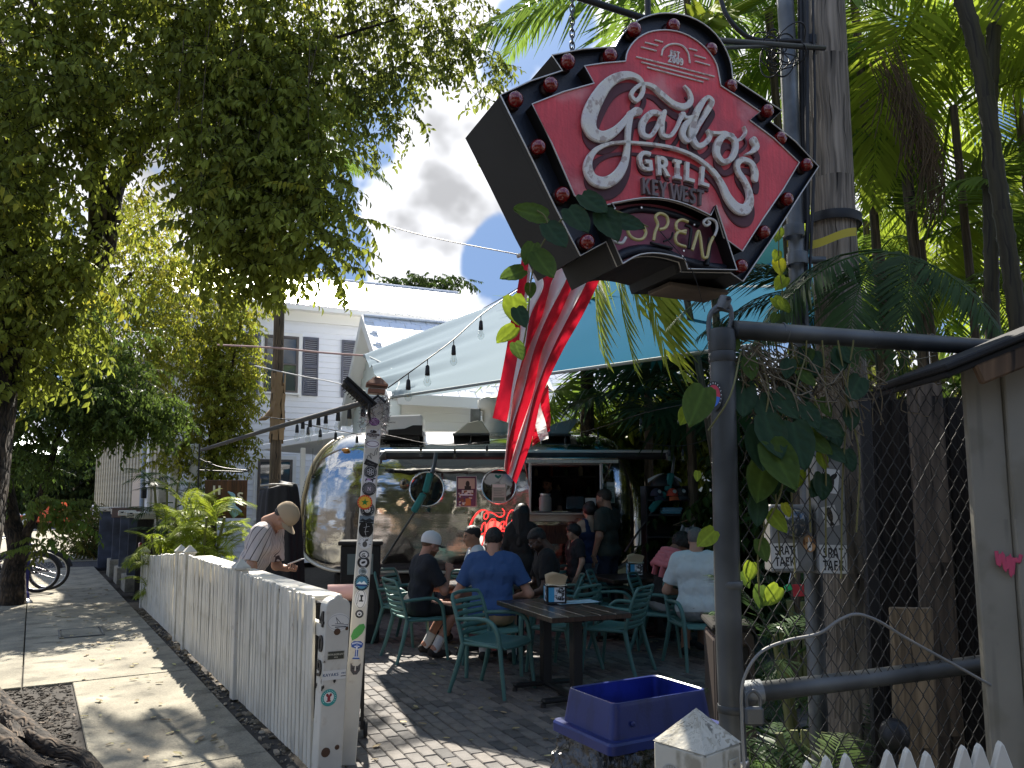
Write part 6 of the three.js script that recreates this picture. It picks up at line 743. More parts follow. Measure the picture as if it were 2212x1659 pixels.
{const {p,Tt}=people.last,b=new MB(),q=(a,t)=>Tt(Math.cos(a)*0.155,0.5 + t*0.0 - 0.02*Math.sin(a),Math.sin(a)*0.12 - 0.02);for (let k=0;k<5;k++) b.tube(Array.from({length: 26},(_,i)=>{const a=i / 26*2*PI;return Tt(Math.cos(a)*(0.125 + k*0.018),0.535 - k*0.021 + (Math.sin(a)<0?0.012*k*Math.sin(a)*1.6:0) - Math.abs(Math.cos(a))*0.014*k + 0.008*nz(i*0.5,k,1),Math.sin(a)*(0.1 + k*0.016) - 0.03);}),0.037,8,{closed: true});b.tube(smooth([Tt(-0.09,0.46,-0.13),Tt(-0.1,0.34,-0.155),Tt(-0.09,0.22,-0.15)],10),(t)=>0.06 - 0.02*t,8,{flat: 0.4}).tube(smooth([Tt(0.06,0.46,-0.135),Tt(0.05,0.34,-0.155),Tt(0.06,0.24,-0.15)],10),(t)=>0.06 - 0.02*t,8,{flat: 0.4});b.build('hood',mat({c: [0.62,0.18,0.2],roughness: 0.95,bumpMap: T.fine,bumpScale: 0.002}),p);}
mk('grey haired man in glasses and white tee seated at the right, back to us',seat(7,0.02),c[7][2],{sit: 1,lean: 0.16,hp: 0.12,hy: -0.45,bulk: 1.08,skin: [0.45,0.25,0.17],hair: 'fade',hairC: [0.12,0.115,0.11],glasses: 1,top: {c: [0.62,0.68,0.68],sleeve: 0.75},bottom: {c: [0.3,0.3,0.3],len: 0.95},armR: [[-0.28,0.16,0.08],[-0.12,0.14,0.34]],armL: [[0.28,0.16,0.08],[0.12,0.14,0.34]],s: 1.05});
mk('distant person in grey tee reaching up beside the old orange car',[W(205,1120,46).x,0,-46],0.6,{skin: [0.5,0.28,0.2],hair: 'short',top: {c: [0.4,0.4,0.44],sleeve: 0.7},bottom: {c: [0.05,0.05,0.07],len: 1.95},armL: [[0.3,0.42,0.1],[0.42,0.62,0.15]]});
}
// ---------- hanging marquee sign ----------
{
const p0=W(1420,330,2.9),N=V(0.407,0,0.9135),RX=V(0.9135,0,-0.407),sg=thing('marquee_sign','red and navy fan shaped hanging sign with raised white script lettering and dark red bulbs','sign',p0,0.4192);
const S=(cx,cy)=>{const q=onPlane(973.3 + 0.4*cx,0.4*cy,p0,N).sub(p0);return [q.dot(RX),q.y];},SS=(a)=>a.map(([x,y])=>S(x,y)),px=0.0007;
const curve=(a,n)=>new THREE.CatmullRomCurve3(a.map(([x,y])=>V(x,y,0)),false,'centripetal').getPoints(n).map((p)=>[p.x,p.y]);
const arch1=curve([[882,262],[925,190],[1000,122],[1100,85],[1200,83],[1300,108],[1400,172],[1470,265],[1505,360],[1512,432]],26),arch2=curve([[915,360],[925,310],[965,250],[1030,208],[1110,193],[1190,200],[1270,232],[1350,295],[1400,370],[1415,430],[1425,490]],26);
const botArc=curve([[890,1445],[970,1400],[1050,1388],[1140,1398],[1222,1420]],10),openTop=curve([[640,1075],[720,1135],[850,1120],[1000,1095],[1120,1100],[1240,1132],[1360,1187]],16);
const outer=SS([[262,522],[420,448],[596,390],[540,307],[700,275],...arch1,[1640,515],[1777,605],[1716,664],[1850,770],[1976,905],[1880,1050],[1760,1240],[1568,1524],[1500,1477],[1237,1472],...botArc.reverse(),[832,1310],[692,1386],[560,1130],[400,800]]);
const inner=SS([[415,590],[580,525],[746,478],[695,386],[800,370],...arch2,[1530,555],[1636,626],[1580,672],[1710,770],[1845,897],[1760,1040],[1650,1200],[1540,1372],[1440,1300],[1390,1132],[1360,1187],...openTop.slice().reverse(),[520,800]]);
const navy=mat({c: [0.018,0.026,0.048],roughness: 0.45,map: T.blotch,bumpMap: T.fine,bumpScale: 0.001}),side=mat({c: [0.012,0.012,0.013],roughness: 0.6,map: T.blotch}),edge=mat({c: [0.62,0.6,0.56],metalness: 0.5,roughness: 0.4});
const redT=dtex(1024,(u,v)=>{const a=pf(u,v,4,5,201),w=sstep(0.52,0.72,pf(u,v,5,6,203)),d=sstep(0.55,0.75,pf(u,v,5,5,205)),k=0.92 + (a - 0.5)*0.3 + (pn(u*200,v*14,200,207) - 0.5)*0.07;return mix3(mix3([0.95*k,0.34*k,0.375*k],[0.62,0.27,0.31],d*0.5),[0.9,0.68,0.66],w*0.6);},true,1.1);
const red=mat({map: redT,roughness: 0.55,bumpMap: T.fine,bumpScale: 0.0012}),maroon=mat({c: [0.16,0.045,0.06],roughness: 0.6,map: T.blotch});
const wornT=dtex(512,(u,v)=>{const w=sstep(0.6,0.7,pf(u,v,9,6,211)),s=pn(u*120,v*120,120,212)>0.86?0.35:0,a=pf(u,v,5,4,213);return mix3([0.90 + (a - 0.5)*0.1,0.885 + (a - 0.5)*0.1,0.85],[0.5,0.38,0.34],clamp(w*0.4 + s*0.8));},true,0.25),worn=mat({map: wornT,roughness: 0.6});
const TH=0.345;
new MB().add(extrude(outer,TH - 0.02,{bevel: 0}),MM(0,0,-TH)).build('box',side,sg);
new MB().add(new THREE.ShapeGeometry(new THREE.Shape(outer.map((a)=>new THREE.Vector2(...a)))),MM(0,0,-0.0185)).build('border_face',navy,sg);
const rimStrip=(pts,z0,z1,closed=true)=>{const p=[],idx=[],n=pts.length;pts.forEach(([x,y])=>p.push(x,y,z0,x,y,z1));for (let k=0;k<(closed?n:n - 1);k++) {const a=2*k,b=2*((k + 1) % n);idx.push(a,b,a + 1,b,b + 1,a + 1);} const g=fromArrays(p,idx).toNonIndexed();g.computeVertexNormals();return g;};
const trimTube=(pts,z,closed=true)=>tubeG(pts.map(([x,y])=>[x,y,z]),0.0032,5,{closed});
new MB().add(rimStrip(outer,-0.019,0.012)).build('outer_rim',side,sg);new MB().add(trimTube(outer,0.012)).build('outer_trim',edge,sg);
new MB().add(rimStrip(inner,-0.018,0.04)).build('inner_rim',side,sg);new MB().add(trimTube(inner,0.04)).build('inner_trim',edge,sg);
new MB().add(new THREE.ShapeGeometry(new THREE.Shape(inner.map((a)=>new THREE.Vector2(...a)))),MM(0,0,0.036)).build('red_face',red,sg);
// open box: recessed purple panel with deep walls
const opn=SS([[785,1205],[850,1150],...openTop.slice(5),[1388,1132],[1500,1476],[1237,1472],...botArc.slice(0),[890,1445]]),purple=mat({c: [0.5,0.12,0.19],roughness: 0.45,map: T.blotch});
const ob=new MB().add(new THREE.ShapeGeometry(new THREE.Shape(opn.map((a)=>new THREE.Vector2(...a)))),MM(0,0,-0.012)).build('open_panel',purple,sg);new MB().add(rimStrip(opn,-0.016,0.052)).build('open_wall',side,ob);new MB().add(trimTube(opn,0.052)).build('open_trim',edge,ob);
const arcB=SS(curve([[880,1400],[960,1360],[1060,1345],[1160,1362],[1240,1400],[1400,1440],[1480,1450]],24));new MB().add(tubeG(arcB.map(([x,y])=>[x,y,-0.004]),0.02,6,{flat: 1,hint: V(0,1,0)})).build('grey_band',navy,ob);const arcT=SS(curve([[860,1170],[1000,1128],[1120,1135],[1240,1165],[1345,1210]],24));new MB().add(tubeG(arcT.map(([x,y])=>[x,y,-0.008]),0.014,6)).build('grey_band',navy,ob);
const sc=new MB();for (const [x,y] of [[1020,1128],[1240,1390],[1040,1387],[1235,1468],[1445,1462],[1248,1360],[1305,1220]]) {const [a,b]=S(x,y);sc.add(new THREE.CylinderGeometry(0.004,0.004,0.006,8),MM(a,b,0.012,PI / 2));} sc.build('screws',M.steel,ob);
// script lettering: strokes with swelling width
const stroke=(pts,dx,dy,z,h,wk=1)=>{
const c=new THREE.CatmullRomCurve3(pts.map(([x,y,w])=>{const [a,b]=S(x + dx,y + dy);return V(a,b,w*px*wk*0.87);}),false,'centripetal'),n=pts.length*7,q=c.getPoints(n),p=[],idx=[],prof=[[-1,0],[-1,0.7],[-0.78,1],[0.78,1],[1,0.7],[1,0]],cap=5,rows=[];
const rowAt=(P,d,w,off)=>prof.map(([a,b])=>[P.x - d.y*a*w + d.x*off,P.y + d.x*a*w + d.y*off,z + b*h]);
const dirAt=(i)=>{const a=q[Math.max(i - 1,0)],b=q[Math.min(i + 1,n)],l=Math.hypot(b.x - a.x,b.y - a.y);return {x: (b.x - a.x) / l,y: (b.y - a.y) / l};};
for (let k=cap;k>0;k--) {const an=k / cap*PI / 2;rows.push(rowAt(q[0],dirAt(0),Math.max(q[0].z*Math.cos(an),1e-4),-q[0].z*Math.sin(an)));}
for (let i=0;i <= n;i++) rows.push(rowAt(q[i],dirAt(i),q[i].z,0));
for (let k=1;k <= cap;k++) {const an=k / cap*PI / 2;rows.push(rowAt(q[n],dirAt(n),Math.max(q[n].z*Math.cos(an),1e-4),q[n].z*Math.sin(an)));}
rows.forEach((r)=>r.forEach((a)=>p.push(...a)));for (let i=0;i<rows.length - 1;i++) for (let k=0;k<5;k++) {const a=i*6 + k;idx.push(a,a + 6,a + 1,a + 1,a + 6,a + 7);}
const g=fromArrays(p,idx).toNonIndexed();g.computeVertexNormals();return g;
};
const script={
letter_g: [[[1222,500,7],[1246,530,13],[1256,575,19],[1225,608,22],[1170,598,23],[1100,545,22],[1050,502,18],[1000,490,13],[955,515,13],[937,552,14],[958,577,15],[985,558,15],[1000,515,16],[985,468,18],[940,443,22],[880,448,27],[812,488,35],[756,565,44],[718,650,49],[712,710,49],[735,752,44],[782,770,36],[842,745,28],[892,698,22],[930,655,21],[966,634,27],[976,634,25]],[[932,650,23],[922,710,22],[918,770,20],[914,840,21],[898,915,27],[855,982,34],[792,1015,36],[732,995,35],[706,945,32],[712,890,23],[746,843,17],[806,812,12],[880,800,10],[960,803,10],[1060,812,11],[1160,830,12],[1250,862,13],[1320,905,15],[1380,960,20],[1422,1025,26],[1455,1095,34],[1502,1148,39],[1545,1155,38],[1570,1115,32],[1566,1060,26],[1540,1000,23],[1508,952,22],[1502,915,22],[1530,890,20],[1578,908,20],[1598,955,27],[1597,992,25]]],
letter_a: [[[1098,652,14],[1058,640,18],[1018,665,21],[994,712,23],[1000,758,19],[1034,768,14],[1072,722,14],[1096,668,16]],[[1112,640,16],[1098,705,20],[1106,762,18],[1142,766,14],[1178,722,12],[1198,678,13],[1212,652,18]]],
letter_r: [[[1206,650,15],[1228,668,12],[1272,664,14]],[[1262,672,16],[1222,712,21],[1210,762,22],[1232,792,17],[1264,766,13],[1300,700,15],[1345,625,20],[1366,580,18],[1345,560,14],[1304,605,20],[1268,690,25],[1260,770,25],[1290,818,21],[1330,804,17],[1356,765,15],[1346,740,12]]],
letter_o: [[[1352,748,12],[1400,752,13],[1440,752,14],[1490,790,12],[1526,775,11],[1545,745,9],[1536,718,6]],[[1470,765,18],[1432,762,21],[1398,805,25],[1392,862,25],[1422,902,20],[1464,890,19],[1490,842,21],[1488,790,20],[1462,762,16]]],
apostrophe: [[[1590,792,29],[1602,820,25],[1585,846,15],[1545,862,5]]],
};
let zz=0;for (const [name,list] of Object.entries(script)) {const b=new MB(),s=new MB();list.forEach((q)=>{b.add(stroke(q,0,0,0.044,0.013 + zz*0.0006));s.add(stroke(q,14,54,0.036,0.005 + zz*0.0005,1.12));zz++;});const o=b.build(name,worn,sg);s.build('drop_shadow',maroon,o);}
const glyph=(ch,cx,cy,h,m,rot,sx=1,dep=0.014,name='letter',z=0.036,shadow)=>{const g=new THREE.ExtrudeGeometry(T.font.generateShapes(ch,h*px*1.4),{depth: dep,bevelEnabled: true,bevelThickness: 0.001,bevelSize: 0.0008,bevelSegments: 1,curveSegments: 5});g.computeBoundingBox();const bb=g.boundingBox;g.translate(-(bb.max.x + bb.min.x) / 2,-(bb.max.y + bb.min.y) / 2,0);const [x,y]=S(cx,cy),o=new MB().add(g,MM(x,y,z,0,0,rot,sx,1,1)).build(name,m,sg);if (shadow) {const [x2,y2]=S(cx + 4,cy + 17);new MB().add(g,MM(x2,y2,z - 0.004,0,0,rot,sx*1.04,1.02,0.5)).build('drop_shadow',maroon,o);}};
const tilt=-0.03;[['G',1010,898],['R',1108,926],['I',1184,943],['L',1250,958],['L',1330,982]].forEach(([c,x,y],k)=>glyph(c,x,y,78,worn,0.1 - k*0.055,1,0.014,'letter',0.04,true));
const bronze=mat({c: [0.30,0.23,0.22],metalness: 0.2,roughness: 0.5,map: T.blotch});[['K',1018,1032],['E',1064,1040],['Y',1106,1049],['W',1178,1063],['E',1226,1074],['S',1266,1083],['T',1306,1091]].forEach(([c,x,y],k)=>glyph(c,x,y,64,bronze,0.02 - k*0.012,0.74,0.016));
[...'EST.'].forEach((c,k)=>glyph(c,[1162,1179,1197,1210][k],316 + k*4 + (c === '.'?13:0),c === '.'?8:25,worn,tilt,0.8,0.005));[...'2009'].forEach((c,k)=>glyph(c,1152 + k*21,346 + k*5.5,29,worn,tilt,0.76,0.005));
const bar=(a,b,w)=>{const [x0,y0]=S(...a),[x1,y1]=S(...b),L=Math.hypot(x1 - x0,y1 - y0);return new MB().add(cbox(L,w,0.006,0.0012),MM((x0 + x1) / 2,(y0 + y1) / 2,0.039,0,0,Math.atan2(y1 - y0,x1 - x0)));};
[[[1072,245],[1116,257]],[[1018,258],[1090,276]],[[998,283],[1082,304]],[[1255,290],[1300,302]],[[1283,326],[1346,344]],[[1288,358],[1368,380]],[[972,336],[1204,392]],[[1206,393],[1392,440]],[[1000,364],[1362,456]],[[1030,392],[1332,470]]].forEach(([a,b])=>bar(a,b,0.0055).build('sun_ray',worn,sg));
new MB().add(tubeG(SS(curve([[1108,330],[1116,296],[1145,272],[1185,266],[1225,280],[1250,315],[1260,368]],24)).map(([x,y])=>[x,y,0.039]),0.0042,6)).build('sun_arc',worn,sg);
// bulbs with dark sockets
const bulbM=mat({c: [0.20,0.008,0.006],roughness: 0.12,clearcoat: 1,clearcoatRoughness: 0.05}),sockM=mat({c: [0.03,0.012,0.012],roughness: 0.4}),bg=new MB().add(lathe([[0,0.058],[0.014,0.056],[0.024,0.048],[0.0285,0.036],[0.0285,0.026],[0.022,0.012],[0.019,0.002]],22),new THREE.Matrix4().makeRotationX(PI / 2)).geo(),sk=new MB().add(lathe([[0.028,0],[0.03,0.004],[0.026,0.01],[0.02,0.016]],18),new THREE.Matrix4().makeRotationX(PI / 2)).geo();
for (const [x,y] of [[345,548],[533,470],[625,345],[853,313],[982,172],[1192,153],[1393,280],[1500,477],[1697,608],[1767,755],[1908,897],[1803,1080],[1677,1258],[1555,1440],[466,803],[596,1057],[728,1310]]) {const [a,b]=S(x - 6,y + 4),o=mesh('bulb',bg,bulbM,sg);o.position.set(a,b,-0.012);mesh('socket',sk,sockM,o).position.z=-0.004;}
// neon word OPEN,unlit
const ny=mat({c: [0.56,0.47,0.17],roughness: 0.25,clearcoat: 0.6}),nw=mat({c: [0.6,0.57,0.52],roughness: 0.25,clearcoat: 0.6}),neon=(a,m,r,z=0.035)=>new MB().add(tubeG(SS(curve(a,a.length*8)).map(([x,y])=>[x,y,z]),r,8)).build('neon_tube',m,ob);
neon([[1000,1225],[955,1225],[930,1250],[938,1285],[968,1308],[1008,1306],[1026,1275],[1012,1235]],ny,0.0068);neon([[822,1240],[828,1285],[856,1322],[895,1330],[916,1300]],nw,0.0062,0.04);neon([[1068,1314],[1076,1270],[1090,1230],[1078,1188],[1100,1170],[1138,1188],[1144,1222],[1128,1248],[1098,1256]],ny,0.0068);neon([[1252,1214],[1218,1203],[1192,1218],[1190,1252],[1210,1266],[1242,1262]],ny,0.0068);neon([[1240,1276],[1200,1270],[1184,1298],[1194,1330],[1240,1348]],ny,0.0068);neon([[1275,1366],[1292,1310],[1308,1264],[1318,1300],[1326,1362],[1336,1406],[1352,1404],[1368,1340],[1388,1294]],ny,0.0068);neon([[1388,1294],[1402,1250],[1392,1214],[1352,1200],[1330,1220],[1344,1238],[1364,1224],[1350,1212]],nw,0.0058,0.042);
neon([[1064,1320],[1110,1332],[1180,1350]],M.black,0.006,0.02);neon([[1250,1226],[1278,1240],[1276,1300],[1270,1352]],M.black,0.0066,0.02);neon([[1384,1296],[1374,1370],[1366,1440]],M.black,0.0105,0.02);neon([[1140,1310],[1180,1290],[1190,1262]],M.black,0.004,0.012);
{const [a,b]=S(1330,1700),[c2,d]=S(1090,1270);new MB().tube(smooth([[c2,d,0.05],[(a + c2) / 2 + 0.02,(b + d) / 2,0.08],[a,b,0.05]],12),0.0016,4).build('loose_wire',M.black,sg);}
{const b=new MB().add(cbox(0.3,0.02,0.16,0.004));const [x,y]=S(1410,1530);const o=b.build('rusty_base_plate',mat({c: [0.26,0.2,0.15],map: T.blotch,roughness: 0.8}),sg);o.position.set(x + 0.02,y + 0.01,-0.18);}
// hanging hardware
const hang=thing('sign_bracket','black steel bracket bars and chain carrying the red and navy sign','bracket',[0,0,0]),bar2=(a,b,r)=>new MB().tube([W(...a).toArray(),W(...b).toArray()],r,8).build('bar',M.black,hang);
bar2([1236,-10,2.95],[1410,46,3.0],0.014);bar2([1399,-20,3.0],[1400,60,3.0],0.013);bar2([1500,84,3.05],[1780,104,3.9],0.014);bar2([1540,104,3.1],[1760,96,3.9],0.009);bar2([1730,-20,3.9],[1736,480,3.9],0.02);bar2([1236,112,2.9],[1240,130,2.88],0.012);
const link=new MB().add(new THREE.TorusGeometry(0.012,0.0036,7,16),MM(0,0,0,0,0,0,0.8,1.45,1)).geo();for (let k=0;k<10;k++) {const o=mesh('chain_link',link,M.galv,hang);o.position.copy(W(1236,-8 + k*13.4,2.9));o.rotation.y=k & 1?PI / 2:0.3;}
// loops of spare cable by the pole
const cab=thing('cable_coil','tangle of thin black cable hung beside the utility pole','cable',W(1680,90,3.75)),r=rng(111);for (let k=0;k<9;k++) new MB().add(new THREE.TorusGeometry(0.05 + r()*0.05,0.0035,5,26),MM((r() - 0.5)*0.14,(r() - 0.5)*0.08 - k*0.012,(r() - 0.5)*0.05,(r() - 0.5)*1.4,(r() - 0.5)*1.4,r()*3,1.3,0.8,1)).build('loop',M.black,cab);
new MB().tube(smooth([[-0.3,0.3,0],[-0.26,0.12,0.02],[-0.14,0.02,0],[0.1,-0.03,0.05]],14),0.012,7).build('thick_cable',M.black,cab);
}
// ---------- neon on the caravan ----------
{
const D=10.93,c=W(1066,1142,D),ne=thing('neon_sign','glowing red neon script sign on the caravan side below the portholes','neon sign',c),k=FOCAL / D,on=mat({c: [0.35,0.02,0.02],emissive: new THREE.Color(1,0.05,0.045),emissiveIntensity: 0.7,roughness: 0.3});
const Q=(x,y)=>V(((1100 + x*0.15823)*0.8848 - 1066) / k,(1142 - (1200 + y*0.15823)*0.8848) / k,0.03),put=(a,n=10,r=0.008)=>new MB().tube(smooth(a.map(([x,y])=>Q(x,y)),a.length*n),r,7).build('neon_tube',on,ne);
put([[795,265],[830,320],[800,385],[740,390],[650,335],[590,325],[525,350],[515,410],[545,430],[580,390],[575,330],[530,290],[450,300],[370,380],[320,470],[290,570],[310,640],[400,660],[470,590],[495,510],[530,480],[540,560],[520,700],[470,850],[400,900],[330,870],[315,790],[380,720],[520,640],[700,610],[930,625],[1080,680],[1180,790],[1220,880]]);
put([[690,430],[630,430],[580,520],[590,595],[650,560],[690,450],[690,540],[730,575],[770,500],[790,470],[830,470],[810,560],[860,570],[960,420],[985,310],[940,290],[880,380],[860,520],[910,580],[980,540],[1060,500],[1090,560],[1050,610],[1000,560],[1040,490],[1150,470]]);
put([[700,745],[705,665],[740,670],[742,700],[708,706],[745,748]],5,0.006);put([[790,670],[796,745]],3,0.006);put([[836,665],[842,745],[890,745]],4,0.006);put([[915,665],[922,745],[970,745]],4,0.006);put([[640,680],[610,670],[590,705],[610,745],[645,740],[645,710],[625,710]],5,0.006);
put([[740,790],[752,825],[740,850]],4,0.006);put([[780,770],[800,835],[820,790],[840,835],[868,772]],5,0.006);put([[875,812],[925,808],[900,785],[872,812],[890,842],[932,828]],5,0.006);
const fr=new MB();for (const y of [330,620,760]) fr.tube([Q(560,y).setZ(0.012).toArray(),Q(1000,y).setZ(0.012).toArray()],0.006,5);fr.build('frame',M.steel,ne);
const l=new THREE.PointLight(new THREE.Color(1,0.07,0.05),0.12);l.name='neon_light';l.position.copy(c).add(V(0,0,0.14));l.castShadow=true;l.shadow.radius=6;scene.add(l);
}
// ---------- flag ----------
{
const fl=thing('striped_flag','long red and white striped flag hanging in folds below the red sign','flag',[0,0,0]),P=(x,y,d)=>W(1044 + 0.32*x,530.9 + 0.32*y,d),redF=mat({c: [0.5,0.012,0.03],roughness: 0.75,transmission: 0.45,thickness: 0,bumpMap: T.weave,bumpScale: 0.0003}),whF=mat({c: [0.74,0.73,0.74],roughness: 0.75,transmission: 0.4,thickness: 0,bumpMap: T.weave,bumpScale: 0.0003});
redF.roughness=whF.roughness=0.95;redF.specularIntensity=whF.specularIntensity=0.3;
const ys=[60,150,260,480,700,1000,1300,1],b=[[330,312,352,270,240,188,160,140,1500],[385,372,408,315,278,204,163,141,1505],[520,500,456,395,302,208,166,143,1512],[610,590,545,432,344,265,174,149,1522],[680,652,605,510,400,335,233,167,1545],[765,735,690,575,465,348,275,192,1572],[845,812,772,665,540,402,331,222,1606]];
const bc=b.map((a)=>new THREE.CatmullRomCurve3(a.slice(0,8).map((x,k)=>V(x,k<7?ys[k]:a[8],0)),false,'centripetal'));
const strip=(c0,c1,d0,d1,m,bulge,name='stripe')=>new MB().add(grid(7,46,(u,v)=>{const p=c0.getPoint(v).lerp(c1.getPoint(v),u),d=lerp(d0,d1,u) + bulge*Math.sin(u*PI) + 0.025*Math.sin(v*9 + u*2 + d0*7) + 0.012*nz(u*3,v*14,d0);return P(p.x,p.y,d);}),null,null,true).build(name,m,fl);
const dep=[4.66,4.54,4.7,4.56,4.7,4.58,4.68];for (let k=0;k<6;k++) {const m=k & 1?redF:whF;strip(bc[k],bc[k + 1],dep[k],dep[k + 1],m,k & 1?0.015:-0.02);}
const cv=(a)=>new THREE.CatmullRomCurve3(a.map(([x,y])=>V(x,y,0)),false,'centripetal'),L=cv([[262,60],[250,150],[235,260],[190,480],[155,700],[98,1000],[62,1162]]),A=cv([[310,60],[302,150],[290,260],[256,480],[236,700],[196,1000],[157,1190]]),A2=cv([[330,60],[320,150],[310,260],[276,480],[252,700],[205,1000],[166,1195]]);
strip(L,A,4.74,4.7,redF,0.02);strip(A,A2,4.7,4.78,whF,0.01);
strip(cv([[380,1020],[392,1100],[420,1190],[432,1260]]),cv([[438,930],[446,1060],[455,1170],[448,1250]]),4.74,4.72,redF,0.01);strip(cv([[372,1060],[352,1200],[365,1270],[385,1318]]),cv([[395,1060],[420,1190],[435,1250],[440,1302]]),4.75,4.76,whF,0.02);strip(cv([[345,1220],[335,1290],[330,1356]]),cv([[358,1230],[372,1290],[384,1318]]),4.74,4.75,redF,0.01);
new MB().tube([P(230,70,4.7).toArray(),P(900,-120,4.4).toArray()],0.014,8).build('flag_pole',mat({c: [0.5,0.42,0.3],roughness: 0.5}),fl);
}
// ---------- shade sails,cords,string lights ----------
{
const bil=(a,b,c,d,sag)=>(u,v)=>{const t=a.clone().lerp(b,u),q=c.clone().lerp(d,u),p=t.lerp(q,v);p.y -= sag*(Math.sin(u*PI)*0.6 + 0.4)*Math.sin(v*PI);return p;};
const sail=thing('shade_sail','large turquoise shade sail over the patio, left panel coloured pale for glare','shade sail',[0,0,0]),pale=mat({c: [0.21,0.27,0.315],roughness: 1,specularIntensity: 0.1,transmission: 0.07,thickness: 0,bumpMap: T.weave,bumpScale: 0.0004}),turq=mat({c: [0.003,0.14,0.27],roughness: 1,specularIntensity: 0.05,transmission: 0.5,thickness: 0,bumpMap: T.weave,bumpScale: 0.0004});  // pale: glare on the same turquoise cloth, put into the left panel colour
const TL=W(786,768,11),BL=W(848,858,8.2),TM=W(1225,602,14.5),BM=W(1160,811,7.2),TR=W(1760,520,14),BR=W(1800,722,5.4);
const fa=bil(TL,TM,BL,BM,0.05),fb=bil(TM,TR,BM,BR,0.06);
new MB().add(grid(70,30,(u,v)=>{const p=fa(u,v);p.y += (0.03*Math.sin(v*22 + u*3) + 0.02*Math.sin(v*41))*(1 - u)*(1 - u) - 0.1*Math.sin(u*PI)*(v - 0.5)*0.6;return p;}),null,null,true).build('glare_tinted_panel',pale,sail);const tm=new MB().add(grid(60,30,(u,v)=>{const p=fb(u,v);p.y += 0.012*nz(u*6,v*6,3);return p;}),null,null,true).build('turquoise_panel',turq,sail);
for (const [f,u0,v0,u1,v1,w,m,nm] of [[fb,0.3,0.3,1,0.7,0.05,mat({c: [0.75,0.78,0.78],roughness: 1,transmission: 0.55,thickness: 0}),'sun_gap_strip'],[fb,0.0,0.78,1,0.36,0.012,mat({c: [0.02,0.16,0.2],roughness: 0.9}),'dark_seam'],[fa,0.1,0.5,1,0.42,0.012,mat({c: [0.2,0.25,0.28],roughness: 0.9}),'dark_seam']]) new MB().tube(Array.from({length: 24},(_,k)=>f(lerp(u0,u1,k / 23),lerp(v0,v1,k / 23)).add(V(0,-0.02,0)).toArray()),w,6,{flat: 0.15,hint: V(0,0,1)}).build(nm,m,sail);  // white strip stands in for sunlight through a gap in the sail
const hem=new MB();for (const [f,v] of [[fa,0],[fa,1],[fb,0],[fb,1]]) hem.tube(Array.from({length: 24},(_,k)=>f(k / 23,v).toArray()),0.016,6);hem.tube(Array.from({length: 14},(_,k)=>fa(0,k / 13).add(V(0.25*Math.sin(k / 13*PI),0,0)).toArray()),0.03,6,{flat: 0.4});hem.build('hem',mat({c: [0.34,0.38,0.4],roughness: 0.9}),sail);
const gs=thing('green_sail','dull green shade sail behind the right end of the marquee sign','shade sail',[0,0,0]);new MB().add(grid(30,16,bil(W(1540,500,12),W(1860,470,13),W(1530,652,11),W(1860,630,10.5),0.1)),null,null,true).build('cloth',mat({c: [0.08,0.24,0.2],roughness: 1,specularIntensity: 0.1,transmission: 0.3,thickness: 0}),gs);new MB().tube([W(1530,652,11).toArray(),W(1860,630,10.5).toArray()],0.02,6).build('hem',mat({c: [0.1,0.2,0.18]}),gs);
const line=(name,label,cat,pts,r,m,n=24)=>{const o=new MB().tube(smooth(pts.map((a)=>W(...a)),n),r,6).build(name,m);return tag(o,label,cat);};
line('rope','frayed red and white rope tying the shade sail corner to the palm trunk side','rope',[[470,745,11.6],[600,752,11.4],[700,762,11.2],[786,768,11]],0.014,mat({c: [0.45,0.3,0.28],roughness: 0.9}));line('rope','thin pale rope looping below the red and white rope','rope',[[550,790,11.6],[640,810,11.4],[720,826,11.2],[790,845,11]],0.008,mat({c: [0.6,0.6,0.6]}));
line('strap','dark webbing strap rising from the bright palms to the lamp post','strap',[[436,972,8.4],[540,940,7.2],[660,905,6],[792,868,4.98]],0.02,mat({c: [0.05,0.05,0.05],roughness: 0.8}),30);
line('overhead_wire','thin overhead wire across the clouds left of the sign','wire',[[690,440,26],[900,505,22],[1130,552,19],[1250,575,18]],0.016,M.black);line('overhead_wire','second thin wire slanting up behind the flag','wire',[[1000,690,20],[1110,628,17],[1240,540,15]],0.012,M.black);
// string lights
const glassM=mat({c: [0.9,0.92,0.92],transmission: 1,roughness: 0.02,thickness: 0,ior: 1.45}),sockG=new MB().add(lathe([[0,0.075],[0.006,0.072],[0.013,0.062],[0.016,0.02],[0.0165,0],[0,0]],12)).geo(),bulbG=new MB().add(lathe([[0.013,0.002],[0.016,-0.012],[0.0245,-0.035],[0.026,-0.048],[0.02,-0.066],[0.008,-0.075],[0,-0.0765]],16)).geo(),filG=new MB().tube(smooth([[-0.004,0,0],[-0.007,-0.04,0],[0,-0.05,0],[0.007,-0.04,0],[0.004,0,0]],8),0.0009,4).geo(),filM=mat({c: [0.5,0.4,0.2]});
const strand=(label,pts,bulbs,drop=0.075)=>{const o=thing('string_light',label,'string lights',[0,0,0],0),c=new THREE.CatmullRomCurve3(pts.map((a)=>W(...a)),false,'centripetal'),q=c.getPoints(60);new MB().tube(q,0.0045,5).build('cable',M.black,o);for (const bx of bulbs) {let best=q[0],bd=1e9;for (const p of c.getPoints(300)) {const x=CX + FOCAL*p.x / -p.z;if (Math.abs(x - bx)<bd) {bd=Math.abs(x - bx);best=p;}} const b=mesh('bulb',bulbG,glassM,o);b.position.copy(best).add(V(0,-drop - 0.02,0));mesh('socket',sockG,M.black,b);mesh('filament',filG,filM,b);new MB().tube([[0,0.07,0],[0,drop + 0.02,0]],0.003,4).build('lead',M.black,b);}};
